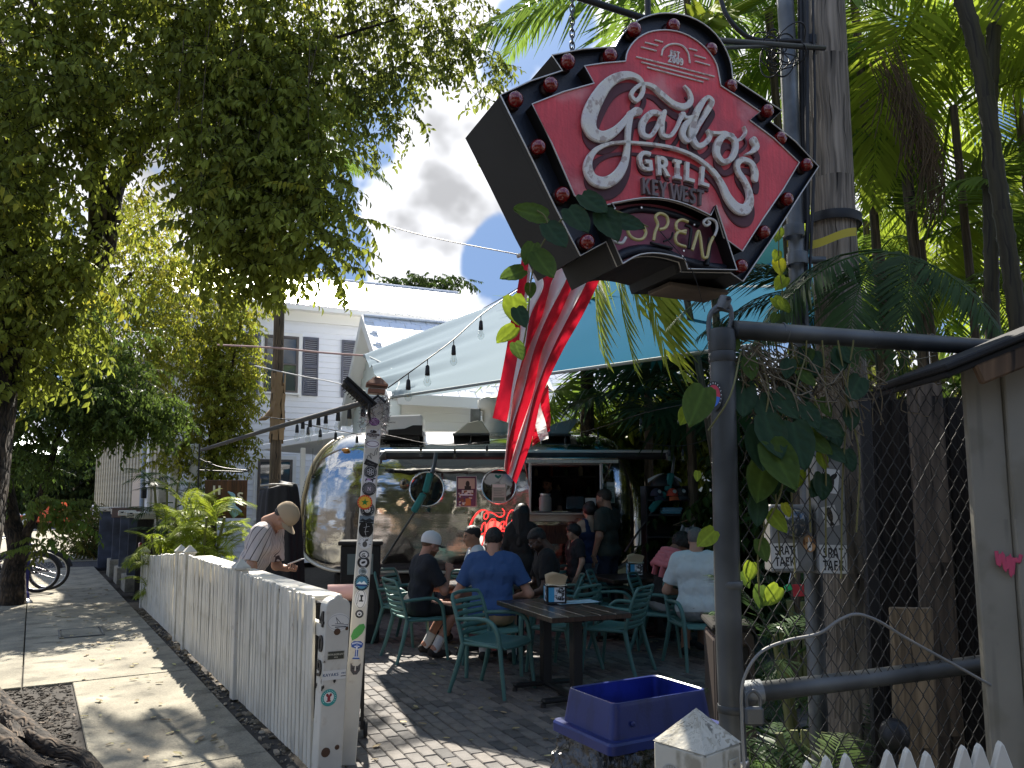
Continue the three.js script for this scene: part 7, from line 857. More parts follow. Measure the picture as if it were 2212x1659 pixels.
strand('string of clear bulbs rising from the lamp post towards the flag',[[838,838,4.95],[880,808,5.0],[925,775,5.1],[978,735,5.3],[1040,680,5.6],[1125,622,6.1]],[880,921,978,1038],0.09);
strand('string of clear bulbs along the dark strap left of the lamp post',[[792,868,4.95],[740,880,5.4],[690,893,5.9],[640,905,6.3],[610,905,6.6],[570,900,7]],[782,752,728,702,686,668,652],0.07);strand('lower string of bulbs sagging from strap to caravan roof',[[622,908,6.5],[700,925,7.2],[770,938,8],[830,948,9]],[640,664,690,724,770],0.07);
strand('string of small bulbs along the caravan roof',[[826,938,10.3],[960,962,10.3],[1085,950,10.3],[1230,938,10.3],[1300,922,9.6],[1392,892,8.6],[1540,862,7]],[910,982,1051,1120,1222,1292,1386,1470],0.1);strand('faint string of bulbs in front of the palms right of the caravan',[[1380,952,9.4],[1430,962,9.2],[1480,962,9],[1550,942,8.6]],[1446,1475],0.1);
}
// ---------- trees,palms,vines ----------
const leafM=(t=0.42,c=[1,1,1])=>mat({c,roughness: 1,specularIntensity: 0.15,transmission: t,thickness: 0,clearcoat: 0.22,clearcoatRoughness: 0.3,vertexColors: true});
const LM={dark: leafM(0.5),sun: leafM(0.62),palm: leafM(0.45),vine: leafM(0.5)};
function leafGeo(L,w,fold=0.25,curl=0.2,nv=3) {return grid(2,nv,(u,v)=>{const a=(u - 0.5)*2,s=Math.pow(Math.sin(PI*clamp(0.06 + 0.94*v)),0.8)*(1 - 0.45*v*v);return V(a*w*0.5*s,Math.abs(a)*w*fold*s - curl*L*v*v,v*L);});}
function sprayGeo(seed, n, len, L, w) { // drooping twig with leaves on both sides
const r=rng(seed),b=new MB(),g=leafGeo(L,w),at=(t)=>V(0.04*Math.sin(t*5 + seed),0.10*t - 0.42*len*t*t*1.2,len*t*0.86);b.add(tubeG([at(0),at(0.35),at(0.7),at(1)],[0.004,0.003,0.0022,0.001],3,{caps: false}),null,[0.10,0.075,0.05]);
for (let k=0;k<n;k++) {const t=0.12 + 0.88*(k + r()*0.5) / n,p=at(t),s=k & 1?1:-1,q=0.7 + r()*0.5,c=0.8 + r()*0.4;b.add(g,MM(p.x,p.y,p.z,0.5 + r()*0.9,s*(0.9 + r()*0.6) + (k === n - 1?-s*0.9:0),s*(r() - 0.2)*0.9,q),[c,c,c*0.95]);} return b.geo();
}
const SPR=[1,2,3].map((k)=>sprayGeo(k,13,0.42,0.068,0.036)),SPRF=[4,5].map((k)=>sprayGeo(k,15,0.5,0.1,0.05));
function crown(parent, list, seed, geo, m, tint, sc = 1, name = 'crown') { // list: [centre, rx, ry, rz, count]
const r=rng(seed),total=list.reduce((a,q)=>a + q[4],0),per=Math.ceil(total / geo.length),ms=geo.map((g,i)=>{const o=new THREE.InstancedMesh(g,m,per);o.name=name;o.castShadow=o.receiveShadow=true;tag(o,null,null,null,'stuff');parent.add(o);return o;}),n=geo.map(()=>0),col=new THREE.Color();let k=0;
for (const [c,rx,ry,rz,cnt] of list) for (let i=0;i<cnt;i++) {
let x,y,z;do {x=r()*2 - 1;y=r()*2 - 1;z=r()*2 - 1;} while (x*x + y*y + z*z>1||nz(x*2.6 + k*0.0001 + c.x*3,y*2.6 + c.y,z*2.6)<-0.22);
const w=k++ % geo.length,q=V(c.x + x*rx,c.y + y*ry,c.z + z*rz).sub(parent.position);ms[w].setMatrixAt(n[w],MM(q.x,q.y,q.z,(r() - 0.3)*1.1,r()*2*PI,(r() - 0.5)*0.9,sc*(0.7 + r()*0.6)));const t=tint(r,x,y,z);ms[w].setColorAt(n[w],col.setRGB(...t));n[w]++;
}
ms.forEach((o,i)=>{o.count=n[i];});
}
const cl=(px,py,D,rx,ry,rz,n)=>[W(px,py,D),rx,ry,rz,n];
const barkTube=(b,pts,r,n=18)=>b.tube(smooth(pts.map((p)=>(p.isVector3?p:V(...p))),n),r,12,{bump: (t,a)=>0.1*nz(Math.cos(a)*2 + t*9,Math.sin(a)*2,t*14) + 0.04*Math.sin(a*5 + t*20)});
{ // near street tree, trunk just outside the left edge
const t=thing('street_tree','big dark leafy tree overhanging the sidewalk at upper left with thick limbs','tree',[-4.1,0,-5.5]),o=t.position,loc=(p)=>p.sub(o),b=new MB();
barkTube(b,[V(-4.1,-0.1,-5.4),V(-4.15,1.2,-5.8),W(-30,800,6.3),W(30,560,6.6),W(40,400,6.8),W(-20,150,7),W(-60,-100,7)].map(loc),(q)=>0.3 - 0.16*q,26);barkTube(b,[W(10,640,6.55),W(110,600,6.7),W(205,575,6.9),W(238,490,7.0),W(252,400,7.1),W(300,322,7.2),W(360,240,7.2),W(450,60,7.2)].map(loc),(q)=>0.12 - 0.08*q,30);barkTube(b,[W(212,520,6.9),W(208,330,7),W(172,170,7),W(120,90,7),W(60,-20,7)].map(loc),(q)=>0.085 - 0.05*q);barkTube(b,[W(360,240,7.2),W(520,150,7),W(700,90,6.9),W(860,40,7)].map(loc),(q)=>0.035 - 0.027*q);barkTube(b,[W(450,60,7.2),V(-1.8,7.2,-5.8),V(-0.5,7.5,-5),V(2.2,7.7,-5.1)].map(loc),(q)=>0.04 - 0.03*q);barkTube(b,[W(450,130,7.2),W(560,280,6.6),W(640,400,6.3),W(700,520,6.1)].map(loc),(q)=>0.02 - 0.016*q);b.build('trunk',M.bark,t);  // limb running out over the patio only carries the added canopy clumps
const rt=new MB();for (const a of [[[-100,1440,5.6],[0,1530,5.1],[60,1575,5.05],[120,1612,4.98],[178,1625,4.95],[215,1660,4.9]],[[-120,1560,4.9],[0,1600,4.75],[50,1632,4.7],[100,1660,4.6]],[[-60,1500,5.2],[20,1545,5.15],[40,1600,5.1]]]) barkTube(rt,a.map(([x,y,D],k)=>{const p=G(x,y,0.03);return p.setY(k === 0?0.16:Math.max(-0.01,0.05 - k*0.014));}).map(loc),(q)=>0.095 - 0.055*q,24);rt.build('root',M.root,t);
const V1=[cl(80,60,6.6,0.9,0.8,0.8,430),cl(300,60,6.8,0.9,0.8,0.8,430),cl(520,60,6.7,0.8,0.7,0.8,380),cl(60,280,6.2,0.7,0.8,0.7,300),cl(215,240,6.3,0.42,0.5,0.5,120),cl(450,250,6.4,0.62,0.7,0.6,290),cl(560,280,6.3,0.6,0.75,0.6,300),cl(500,420,6.2,0.42,0.5,0.5,180),cl(580,450,6.1,0.4,0.6,0.45,210),cl(645,330,6.2,0.36,0.6,0.4,150),cl(690,450,5.9,0.2,0.42,0.3,60),cl(700,545,5.9,0.13,0.2,0.2,22),cl(620,150,6.6,0.5,0.6,0.6,210),cl(60,500,6.2,0.55,0.6,0.6,210),cl(110,620,6.4,0.5,0.5,0.5,150),cl(40,740,6.4,0.5,0.5,0.5,150),cl(500,560,6.4,0.3,0.3,0.4,70),cl(560,590,6.3,0.25,0.25,0.3,50),cl(-150,300,6.2,0.9,1.4,1,400),cl(350,-200,6.8,1.8,0.7,1,500),[V(-0.6,7.6,-4.9),1.9,0.7,1.6,600],[V(1.9,7.8,-5.2),1.9,0.7,1.7,600]];  // last two clumps: unseen canopy added above the patio to block sky light
crown(t,V1,121,SPR,LM.dark,(r)=>{const g=0.18 + r()*0.17,y=r()>0.95?1:0;return [g*(0.84 + y*0.4),g*(0.98 + y*0.22),g*0.15];});crown(t,[cl(790,70,7.4,0.7,0.5,0.6,170),cl(900,60,7.6,0.7,0.5,0.6,120),cl(830,190,7.3,0.35,0.35,0.4,50),cl(790,270,7.1,0.2,0.25,0.3,22),cl(1000,70,7.8,0.5,0.5,0.5,60),cl(1060,170,7.9,0.2,0.5,0.3,24),cl(745,180,7.0,0.3,0.4,0.4,60),cl(860,250,7.4,0.15,0.2,0.2,10)],122,SPR,LM.sun,(r)=>{const g=0.12 + r()*0.1;return [g*0.85,g,g*0.2];},0.95);
const tw=new MB(),r=rng(77);for (let k=0;k<46;k++) {const x=380 + r()*320,y=40 + r()*330,D=5.9 + r()*0.8,L=0.5 + r()*0.8,p=W(x,y,D).sub(o),s=(r() - 0.5)*0.3;tw.tube([p,p.clone().add(V(s*0.4,-L*0.5,0.05)),p.clone().add(V(s,-L,0.02))],0.0035,3);} tag(tw.build('hanging_twigs',mat({c: [0.12,0.095,0.07],roughness: 1}),t),null,null,null,'stuff');
}
{ // tree by the bicycles, and the sunny trees behind
const base=G(28,1306),t=thing('street_tree','slender brown tree by the bicycles with a fork low on its trunk','tree',[base.x,0,base.z]),o=t.position,loc=(p)=>p.sub(o),b=new MB(),D=-base.z;barkTube(b,[V(base.x,-0.05,base.z),W(30,1230,D),W(40,1180,D),W(20,1110,D),W(5,1000,D),W(30,800,D),W(60,600,D)].map(loc),(q)=>0.19 - 0.1*q,20);barkTube(b,[W(42,1178,D),W(62,1140,D),W(85,1080,D - 0.2),W(120,960,D - 0.3),W(150,800,D)].map(loc),(q)=>0.09 - 0.06*q);b.build('trunk',M.bark,t);
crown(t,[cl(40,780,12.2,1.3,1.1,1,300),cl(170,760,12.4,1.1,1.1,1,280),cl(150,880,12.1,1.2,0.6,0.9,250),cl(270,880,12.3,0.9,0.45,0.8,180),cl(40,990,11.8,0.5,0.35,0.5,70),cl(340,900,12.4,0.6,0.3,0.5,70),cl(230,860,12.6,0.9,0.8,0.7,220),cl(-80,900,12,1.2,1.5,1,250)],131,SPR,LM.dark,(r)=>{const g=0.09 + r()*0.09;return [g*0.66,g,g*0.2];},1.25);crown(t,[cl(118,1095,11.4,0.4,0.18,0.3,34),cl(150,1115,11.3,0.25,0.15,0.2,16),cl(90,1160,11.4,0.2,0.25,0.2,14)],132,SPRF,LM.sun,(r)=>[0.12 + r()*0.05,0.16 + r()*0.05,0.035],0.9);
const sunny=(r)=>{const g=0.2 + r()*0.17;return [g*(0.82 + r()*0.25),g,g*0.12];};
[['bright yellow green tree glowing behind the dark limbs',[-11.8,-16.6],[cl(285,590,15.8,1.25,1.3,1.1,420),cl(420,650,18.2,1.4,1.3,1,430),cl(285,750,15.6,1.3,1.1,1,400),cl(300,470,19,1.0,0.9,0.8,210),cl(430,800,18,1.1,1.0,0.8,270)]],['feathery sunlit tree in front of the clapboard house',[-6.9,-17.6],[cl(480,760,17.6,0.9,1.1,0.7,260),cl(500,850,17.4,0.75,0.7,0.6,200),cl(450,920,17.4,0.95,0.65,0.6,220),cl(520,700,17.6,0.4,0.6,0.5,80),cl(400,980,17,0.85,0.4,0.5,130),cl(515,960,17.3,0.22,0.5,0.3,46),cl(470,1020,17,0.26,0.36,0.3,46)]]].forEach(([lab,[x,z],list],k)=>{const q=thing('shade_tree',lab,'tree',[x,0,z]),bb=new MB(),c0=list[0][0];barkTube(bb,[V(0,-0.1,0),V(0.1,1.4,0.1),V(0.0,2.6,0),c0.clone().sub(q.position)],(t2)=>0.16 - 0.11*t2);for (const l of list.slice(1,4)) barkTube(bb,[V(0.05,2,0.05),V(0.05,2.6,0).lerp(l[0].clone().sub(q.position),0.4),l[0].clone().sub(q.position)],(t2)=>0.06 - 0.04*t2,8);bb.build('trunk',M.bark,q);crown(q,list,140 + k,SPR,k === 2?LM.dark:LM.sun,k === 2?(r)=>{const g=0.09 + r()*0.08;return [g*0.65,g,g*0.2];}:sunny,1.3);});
// far trees: across the street,over the roof,behind the jungle
[['leafy trees massed beyond the cross street',FP(58,-2),[[FP(56,6,3.5),6,3,3,700],[FP(58,-2,4),5,3.4,3,600],[FP(52,12,3),5,3,3,500]],4,0.5],['dark treetops showing just above the house ridge',V(-4,0,-38),[[W(910,608,38),2.6,0.35,1,90],[W(880,612,38),1,0.3,1,40]],2,0.5],['sunlit broadleaf trees far behind the palms at the right',V(7.5,0,-13),[[V(6.2,3.0,-13.5),2.0,1.5,1.2,300],[V(9.6,3.2,-13.5),2.4,1.6,1.2,320],[V(7.5,1.6,-12.5),2.6,1.4,1.2,400],[V(6.5,5.6,-14),1.6,1,0.8,60],[V(10,6,-14),2,1.2,0.8,70]],2.2,1],['leafy street trees along the road behind the viewpoint',V(0,0,14),[[V(-11,4,11),4.5,3.6,3,420],[V(-3,4.4,15),4.5,3.6,3,420],[V(5,4.2,14),4.5,3.6,3,420],[V(12,4,9),4,3.6,3,380]],5,0.42],['dense dark shrubbery filling the ground behind the palms at the right',V(4.2,0,-8.5),[[V(3.4,1.5,-9.6),0.9,1.5,0.9,420],[V(4.8,1.6,-8.6),1.1,1.6,1,500],[V(6.3,1.8,-7.5),1.2,1.8,1,500],[V(2.9,0.9,-10.9),0.9,1,0.8,260]],1.5,0.55]].forEach(([lab,pos,list,sc,br],k)=>{const q=thing(k === 4?'shrubbery':'background_tree',lab,k === 4?'shrub':'tree',[pos.x,0,pos.z]),bb=new MB();for (const l of list) barkTube(bb,[V((l[0].x - pos.x)*0.7,-0.1,(l[0].z - pos.z)*0.7),l[0].clone().sub(q.position)],(t2)=>0.12*Math.sqrt(sc)*(1 - 0.6*t2),6);bb.build('trunk',M.bark,q);crown(q,list,150 + k,SPRF,k === 2?LM.sun:LM.dark,(r)=>{const g=(0.09 + r()*0.12)*br;return [g*(k === 2?0.9:k === 3?0.85:0.6),g,g*(k === 3?0.6:0.2)];},sc);});
const sh=thing('bush','rounded bush with yellowing leaves beside the far pavement','bush',[W(205,1170,23).x,0,-23]);new MB().tube([[0,0,0],[0,0.9,0]],0.05,6).build('stem',M.bark,sh);crown(sh,[[V(sh.position.x,0.85,-23),0.45,0.8,0.6,300],[V(sh.position.x - 0.2,0.5,-22.4),0.5,0.5,0.5,160]],161,SPR,LM.sun,(r)=>{const g=0.08 + r()*0.1;return [g*(0.6 + r()*0.7),g,g*0.2];},0.8);
const sb=thing('bush','bright tropical shrubs behind the right end of the caravan roof','bush',[W(1360,960,13.4).x,0,-13.4]);new MB().tube([[0,0,0],[0,2,0]],0.06,6).build('stem',M.bark,sb);crown(sb,[cl(1260,950,13.6,0.5,0.5,0.5,90),cl(1340,940,13.4,0.7,0.6,0.5,150),cl(1430,930,13,0.7,0.8,0.5,170),cl(1500,880,12.6,0.6,0.9,0.5,150),cl(1380,1010,13,0.7,0.5,0.4,110)],162,SPRF,LM.sun,(r)=>{const g=0.14 + r()*0.16;return [g*0.85,g,g*0.16];},1.5);
}
// ---- palms
function frondGeo(seed,len,n,ll,droop,lw=0.032,vee=0.5) {
const r=rng(seed),b=new MB(),at=(t)=>V(0.06*len*Math.sin(t*2 + seed),len*(0.34*t - droop*t*t),len*t*(1 - 0.22*droop*t));const pts=[];for (let k=0;k <= 10;k++) pts.push(at(k / 10));b.add(tubeG(pts,(t)=>0.0135*(1 - 0.85*t),5,{caps: false}),null,[1.2,1.25,0.9]);
for (let k=0;k<n;k++) for (const s of [-1,1]) {const t=0.16 + 0.84*(k + r()*0.4) / n,p=at(t),q=at(Math.min(1,t + 0.02)).sub(p).normalize(),L=ll*Math.sin(PI*clamp(0.22 + 0.72*t))*(0.85 + r()*0.3),side=V(s,0,0).addScaledVector(q,0.55 + t*0.7).add(V(0,vee*(1 - t)*0.5 - 0.15,0)).normalize(),sag=0.18 + 0.35*r(),m1=p.clone().addScaledVector(side,L*0.5).add(V(0,-sag*L*0.22,0)),e=p.clone().addScaledVector(side,L).add(V(0,-sag*L*0.9,0)),wv=q.clone().cross(side).cross(side).normalize().multiplyScalar(lw*0.5*(0.8 + r()*0.4)),c=0.75 + r()*0.5;const P=[p.clone().addScaledVector(wv,0.35),p.clone().addScaledVector(wv,-0.35),m1.clone().add(wv),m1.clone().sub(wv),e];const g=fromArrays(P.flatMap((a)=>a.toArray()),[0,1,2,1,3,2,2,3,4]);b.add(g,null,[c,c,c]);}
return b.geo();
}
function fanGeo(seed,R,n) {const r=rng(seed),b=new MB();b.add(tubeG([[0,0,0],[0,0.12,0.3],[0,0.16,0.6]],0.01,5,{caps: false}),null,[1,1.1,0.7]);for (let k=0;k<n;k++) {const a=-2.2 + 4.4*k / (n - 1),d=V(Math.sin(a),0.1*r(),Math.cos(a)),o=V(0,0.16,0.6),L=R*(0.85 + r()*0.2),w=V(Math.cos(a),0,-Math.sin(a)).multiplyScalar(0.03*R*1.3),m=o.clone().addScaledVector(d,L*0.55),e=o.clone().addScaledVector(d,L).add(V(0,-0.25*L*(0.5 + r()),0)),c=0.7 + r()*0.5;b.add(fromArrays([o,m.clone().add(w).add(V(0,0.01,0)),m.clone().sub(w),e].flatMap((q)=>q.toArray()),[0,2,1,1,2,3]),null,[c,c,c]);} return b.geo();}
const FR=[frondGeo(1,2.1,44,0.52,0.55,0.034),frondGeo(2,2.1,44,0.5,0.8,0.032),frondGeo(3,2.0,40,0.55,0.4,0.036),frondGeo(6,1.0,22,0.3,0.5,0.024),frondGeo(7,1.0,22,0.28,0.8,0.022)],FANS=[fanGeo(1,0.6,30),fanGeo(2,0.62,28)];
const palmMats={};const palmMat=(c)=>(palmMats[c] ??= leafM(0.45,c));
function palm(name,label,pos,o) {
const t=thing(name,label,'palm',pos),r=rng(o.seed),top=o.top?o.top.clone().sub(t.position):V(0,o.h,0),nf=o.n ?? 10,sc=o.sc ?? 1,pool=o.small?[FR[3],FR[4]]:o.fan?FANS:[FR[0],FR[1],FR[2]];
if (o.stems) {const b=new MB();for (let k=0;k<o.stems;k++) {const a=r()*6.28,q=o.spread ?? 0.3;b.tube([[Math.cos(a)*q*0.4,-0.05,Math.sin(a)*q*0.4],[Math.cos(a)*q*0.6,top.y*0.5,Math.sin(a)*q*0.6],[Math.cos(a)*q,top.y*0.95,Math.sin(a)*q]],(x)=>0.03 - 0.012*x,6);} b.build('stems',mat({c: [0.16,0.17,0.06],roughness: 0.6}),t);}
else if (o.trunk !== 0) {const b=new MB(),mid=top.clone().multiplyScalar(0.5).add(V(o.bow ?? 0,0,0));b.tube(smooth([V(0,-0.1,0),mid,top.clone()],40),(x)=>(o.trunk ?? 0.06)*(1.08 - 0.18*x + (o.ring?0.05*Math.pow(Math.abs(Math.sin(x*top.length()*14)),12):0)),12);b.build('trunk',o.tm ?? M.palmTrunk,t);}
for (let k=0;k<nf;k++) {const a=o.az?lerp(o.az[0],o.az[1],(k + r()*0.6) / nf):k*2.4 + r()*0.7,el=lerp(o.el?.[0] ?? -0.5,o.el?.[1] ?? 0.9,o.el?r():Math.pow(r(),0.8)),g=pool[Math.floor(r()*pool.length)],tone=Math.floor(r()*3),base=o.c ?? [0.11,0.17,0.03],m=palmMat([base.map((q)=>Math.round(q*(0.75 + tone*0.25)*1000) / 1000)][0]);const f=mesh('frond',g,m,t);const e=o.spread?V((r() - 0.5)*2*o.spread,-r()*(o.fall ?? 0.4)*top.y,(r() - 0.5)*2*o.spread):V(0,0,0);f.position.copy(top).add(e);f.rotation.order='YXZ';f.rotation.set(-el,a,(r() - 0.5)*0.5);f.scale.setScalar(sc*(0.8 + r()*0.35));}
return t;
}
{
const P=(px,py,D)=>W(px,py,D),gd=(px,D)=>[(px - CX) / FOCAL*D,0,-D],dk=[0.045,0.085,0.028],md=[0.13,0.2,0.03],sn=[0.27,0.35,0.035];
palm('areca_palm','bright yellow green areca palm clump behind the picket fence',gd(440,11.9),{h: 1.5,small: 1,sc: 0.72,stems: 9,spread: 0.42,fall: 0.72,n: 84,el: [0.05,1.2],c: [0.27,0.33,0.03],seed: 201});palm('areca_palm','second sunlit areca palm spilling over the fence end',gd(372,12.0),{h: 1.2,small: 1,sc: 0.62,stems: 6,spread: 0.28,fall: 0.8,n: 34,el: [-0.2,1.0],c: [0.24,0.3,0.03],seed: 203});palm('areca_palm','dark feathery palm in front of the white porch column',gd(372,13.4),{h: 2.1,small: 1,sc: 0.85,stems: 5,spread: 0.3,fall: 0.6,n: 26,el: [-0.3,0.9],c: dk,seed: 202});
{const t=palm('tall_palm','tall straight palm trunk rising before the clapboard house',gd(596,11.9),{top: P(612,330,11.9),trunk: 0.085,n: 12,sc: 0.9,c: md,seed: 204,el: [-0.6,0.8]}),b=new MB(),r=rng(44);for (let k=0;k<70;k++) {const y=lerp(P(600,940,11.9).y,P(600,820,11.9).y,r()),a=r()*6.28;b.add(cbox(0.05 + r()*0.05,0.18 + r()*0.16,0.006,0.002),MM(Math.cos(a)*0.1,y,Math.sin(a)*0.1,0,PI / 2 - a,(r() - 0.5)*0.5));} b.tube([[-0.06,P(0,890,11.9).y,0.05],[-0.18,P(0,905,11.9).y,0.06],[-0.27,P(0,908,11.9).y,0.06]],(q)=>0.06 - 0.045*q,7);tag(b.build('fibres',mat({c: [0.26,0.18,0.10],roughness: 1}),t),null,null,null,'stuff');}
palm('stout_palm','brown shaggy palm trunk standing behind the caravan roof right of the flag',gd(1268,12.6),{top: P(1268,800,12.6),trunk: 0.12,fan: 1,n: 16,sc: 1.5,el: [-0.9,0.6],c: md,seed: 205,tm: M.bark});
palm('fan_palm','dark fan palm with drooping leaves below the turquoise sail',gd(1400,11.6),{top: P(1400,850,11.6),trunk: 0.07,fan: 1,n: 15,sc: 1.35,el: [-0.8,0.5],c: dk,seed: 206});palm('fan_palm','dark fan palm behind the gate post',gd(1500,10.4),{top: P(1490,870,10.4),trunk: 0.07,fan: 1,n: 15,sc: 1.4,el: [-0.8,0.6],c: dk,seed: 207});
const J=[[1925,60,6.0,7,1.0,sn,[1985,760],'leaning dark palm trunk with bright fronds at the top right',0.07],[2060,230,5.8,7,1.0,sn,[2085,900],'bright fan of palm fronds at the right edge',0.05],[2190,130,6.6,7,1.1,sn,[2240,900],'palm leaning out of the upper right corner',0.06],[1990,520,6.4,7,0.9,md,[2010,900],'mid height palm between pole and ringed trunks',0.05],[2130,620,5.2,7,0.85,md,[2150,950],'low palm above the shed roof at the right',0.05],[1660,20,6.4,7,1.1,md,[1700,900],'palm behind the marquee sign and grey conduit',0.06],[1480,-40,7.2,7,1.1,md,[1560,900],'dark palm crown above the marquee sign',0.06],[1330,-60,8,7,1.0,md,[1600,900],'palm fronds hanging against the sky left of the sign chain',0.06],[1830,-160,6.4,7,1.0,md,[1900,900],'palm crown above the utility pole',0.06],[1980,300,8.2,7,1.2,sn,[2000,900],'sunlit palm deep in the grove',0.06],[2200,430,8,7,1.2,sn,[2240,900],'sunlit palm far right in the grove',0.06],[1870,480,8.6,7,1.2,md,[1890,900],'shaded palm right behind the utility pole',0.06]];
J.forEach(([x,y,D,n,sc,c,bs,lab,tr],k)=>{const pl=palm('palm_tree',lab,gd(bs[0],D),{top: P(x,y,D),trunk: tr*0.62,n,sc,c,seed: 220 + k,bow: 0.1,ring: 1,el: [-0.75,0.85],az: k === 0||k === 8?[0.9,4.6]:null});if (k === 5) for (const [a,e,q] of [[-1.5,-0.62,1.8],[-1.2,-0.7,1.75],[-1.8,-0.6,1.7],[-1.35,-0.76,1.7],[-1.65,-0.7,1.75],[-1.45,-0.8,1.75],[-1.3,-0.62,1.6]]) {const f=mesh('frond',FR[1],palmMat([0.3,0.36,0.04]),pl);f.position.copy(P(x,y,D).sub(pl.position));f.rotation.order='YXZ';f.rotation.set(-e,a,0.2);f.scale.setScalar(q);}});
palm('drooping_palm','dark drooping palm frond hanging over the pole beside the gate rail',gd(1960,3.7),{top: P(1900,545,3.7),trunk: 0.025,n: 6,sc: 0.42,az: [-2.6,0.9],el: [-0.9,-0.1],c: dk,seed: 241});palm('drooping_palm','dark palm fronds crossing the turquoise sail left of the conduit',gd(1800,4.9),{top: P(1770,640,4.9),trunk: 0.025,n: 5,sc: 0.5,az: [-1.9,-1.2],el: [-0.25,0.3],c: dk,seed: 242});
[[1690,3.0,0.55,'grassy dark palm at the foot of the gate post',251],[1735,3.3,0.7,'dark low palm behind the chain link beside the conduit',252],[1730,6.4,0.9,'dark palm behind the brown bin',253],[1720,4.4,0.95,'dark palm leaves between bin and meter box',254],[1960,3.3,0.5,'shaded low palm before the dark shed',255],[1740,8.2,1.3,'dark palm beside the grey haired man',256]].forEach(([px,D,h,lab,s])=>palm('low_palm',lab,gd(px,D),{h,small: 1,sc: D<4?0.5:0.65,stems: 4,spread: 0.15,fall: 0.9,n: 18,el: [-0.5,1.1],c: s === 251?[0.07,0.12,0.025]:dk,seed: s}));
// two ringed trunks crossing the right edge
[['ringed green trunk curving down the right edge',[[2075,-20,4.4],[2120,150,4.4],[2150,360,4.4],[2180,560,4.4],[2205,760,4.4],[2225,1100,4.4]],0.05],['straight ringed trunk just left of the curving one',[[2150,-20,4.9],[2138,300,4.9],[2142,600,4.9],[2150,1000,4.9]],0.046]].forEach(([lab,pts,r0])=>{const q=smooth(pts.map((a)=>W(...a)),160),f=q[q.length - 1].clone().setY(0),t=thing('ringed_palm',lab,'palm',f);q.push(f.clone());const b=new MB();b.tube(q.map((p)=>p.sub(f)),(x)=>r0*(0.92 + 0.16*Math.pow(Math.abs(Math.sin(x*60)),14)),12);b.build('trunk',mat({c: [0.13,0.12,0.07],map: T.grain,roughness: 0.7}),t);for (let k=0;k<4;k++) {const m=mesh('frond',FR[k % 3],palmMat(sn),t);m.position.copy(W(pts[0][0],-60,pts[0][2]).sub(f));m.rotation.order='YXZ';m.rotation.set(0.2,0.3 + k*0.9,0);}});
{const s=thing('dead_frond','brown dead frond fibres hanging from the leaning palm trunk','frond',W(1950,250,5.2)),b=new MB(),r=rng(61);for (let k=0;k<170;k++) {const t=r(),p=V(lerp(-0.16,0.18,t) + (r() - 0.5)*0.14,lerp(0.55,-0.3,t) + (r() - 0.5)*0.1,(r() - 0.5)*0.2),L=0.2 + r()*0.45;b.tube([p,p.clone().add(V(0.06*r() + 0.05,-L*0.5,0.02)),p.clone().add(V(0.1*(r() - 0.2),-L,0.03))],0.0045,3,{flat: 0.3});} b.build('fibres',mat({c: [0.16,0.11,0.07],roughness: 1}),s);s.children[0].userData.kind='stuff';}
// fallen fronds by the bicycles
const ff=thing('fallen_frond','cut green fan palm frond lying by the bicycles','frond',G(120,1205).setY(0.75),0.9);const fm=mesh('leaf',FANS[0],palmMat([0.035,0.075,0.04]),ff);fm.scale.setScalar(1.6);fm.rotation.set(0.9,0.9,0);
}
